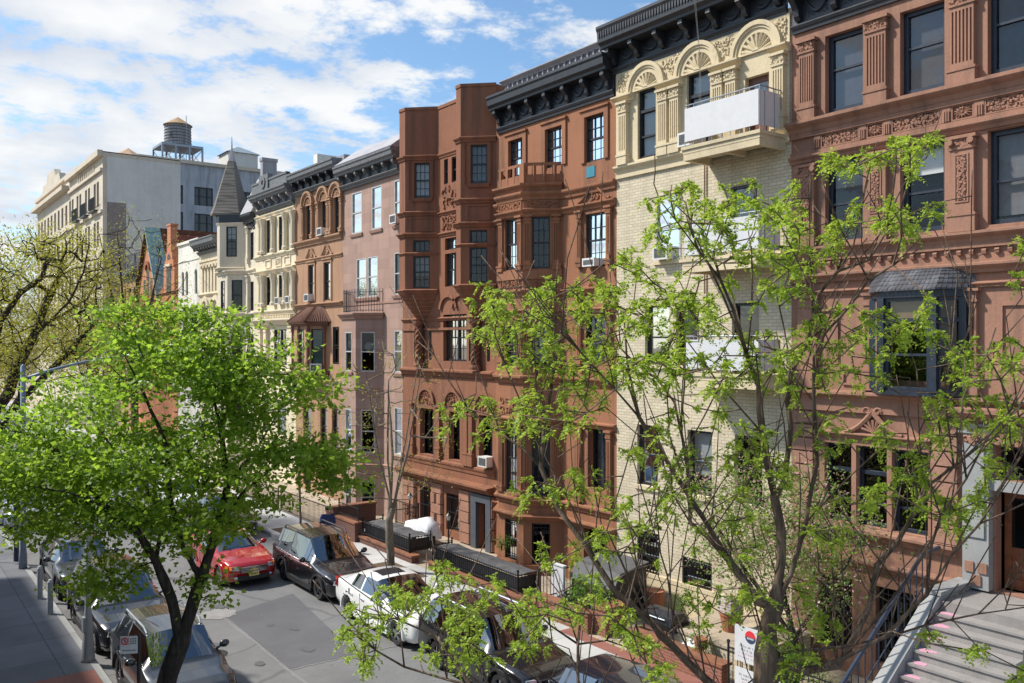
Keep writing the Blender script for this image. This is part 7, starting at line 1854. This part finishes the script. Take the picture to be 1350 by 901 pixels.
def cn(scale, det, rough, off, st=(1, 1, 1)):
    mp = N(nt, 'ShaderNodeMapping'); mp.inputs['Location'].default_value = off; mp.inputs['Scale'].default_value = st; nt.links.new(cb.outputs[0], mp.inputs[0])
    return noise(nt, scale, det, mp.outputs[0], rough)
n1 = cn(4.6, 10, .64, (3.1, 1.7, 0)); n2 = cn(.45, 3, .5, (7.4, 2.2, 0))
# heavier cloud bank towards the street's far end (left of the view), broken cloud elsewhere
dot = N(nt, 'ShaderNodeVectorMath', operation='DOT_PRODUCT'); nt.links.new(tc, dot.inputs[0]); dot.inputs[1].default_value = Vector((.03, .97, .25)).normalized()
bank = N(nt, 'ShaderNodeMapRange'); nt.links.new(dot.outputs['Value'], bank.inputs[0]); bank.inputs[1].default_value = .80; bank.inputs[2].default_value = 1.0; bank.inputs[3].default_value = 0; bank.inputs[4].default_value = .13
su = N(nt, 'ShaderNodeMath', operation='ADD'); nt.links.new(n1, su.inputs[0]); nt.links.new(bank.outputs[0], su.inputs[1])
s3 = N(nt, 'ShaderNodeMath', operation='MULTIPLY_ADD'); nt.links.new(n2, s3.inputs[0]); s3.inputs[1].default_value = .35; nt.links.new(su.outputs[0], s3.inputs[2])
cov = N(nt, 'ShaderNodeMapRange', interpolation_type='SMOOTHSTEP'); nt.links.new(s3.outputs[0], cov.inputs[0]); cov.inputs[1].default_value = .66; cov.inputs[2].default_value = .82; cov.inputs[3].default_value = 0; cov.inputs[4].default_value = .95
hz = N(nt, 'ShaderNodeMapRange'); nt.links.new(sx_.outputs[2], hz.inputs[0]); hz.inputs[1].default_value = 0; hz.inputs[2].default_value = .25; hz.inputs[3].default_value = .55; hz.inputs[4].default_value = 0
mxm = N(nt, 'ShaderNodeMath', operation='MAXIMUM'); nt.links.new(cov.outputs[0], mxm.inputs[0]); nt.links.new(hz.outputs[0], mxm.inputs[1])
shade = cn(2.2, 5, .5, (3.25, 1.85, 0))
ccol = ramp(nt, shade, [(.36, (4.9, 5.4, 6.3)), (.60, (7.9, 7.95, 7.9))])
skb = mix(nt, 1.0, sky.outputs[0], (1.12, 1.36, 1.48), 'MULTIPLY'); skb.node.clamp_result = False
col = mix(nt, mxm.outputs[0], skb, ccol)
nt.links.new(col, bg.inputs['Color']); bg.inputs['Strength'].default_value = .094
sl = bpy.data.lights.new('sun', 'SUN'); sl.energy = 4.6; sl.angle = R(3.0); sl.color = (1.0, .95, .87)
so = bpy.data.objects.new('sun', sl); COL.objects.link(so); so.location = (-30, 40, 60)
so.rotation_euler = sdir.to_track_quat('Z', 'Y').to_euler()
cam = bpy.data.cameras.new('camera'); co = bpy.data.objects.new('camera', cam); COL.objects.link(co)
co.location = (0, 0, EYE); co.rotation_euler = (R(90), 0, -THV); cam.sensor_width = 36; cam.lens = 1130/1350*36; cam.clip_start = .1; cam.clip_end = 3000
SC.camera = co
SC.view_settings.view_transform = 'Standard'; SC.view_settings.look = 'None'; SC.view_settings.gamma = 1; SC.view_settings.use_curve_mapping = False
SC.view_settings.exposure = 0.42
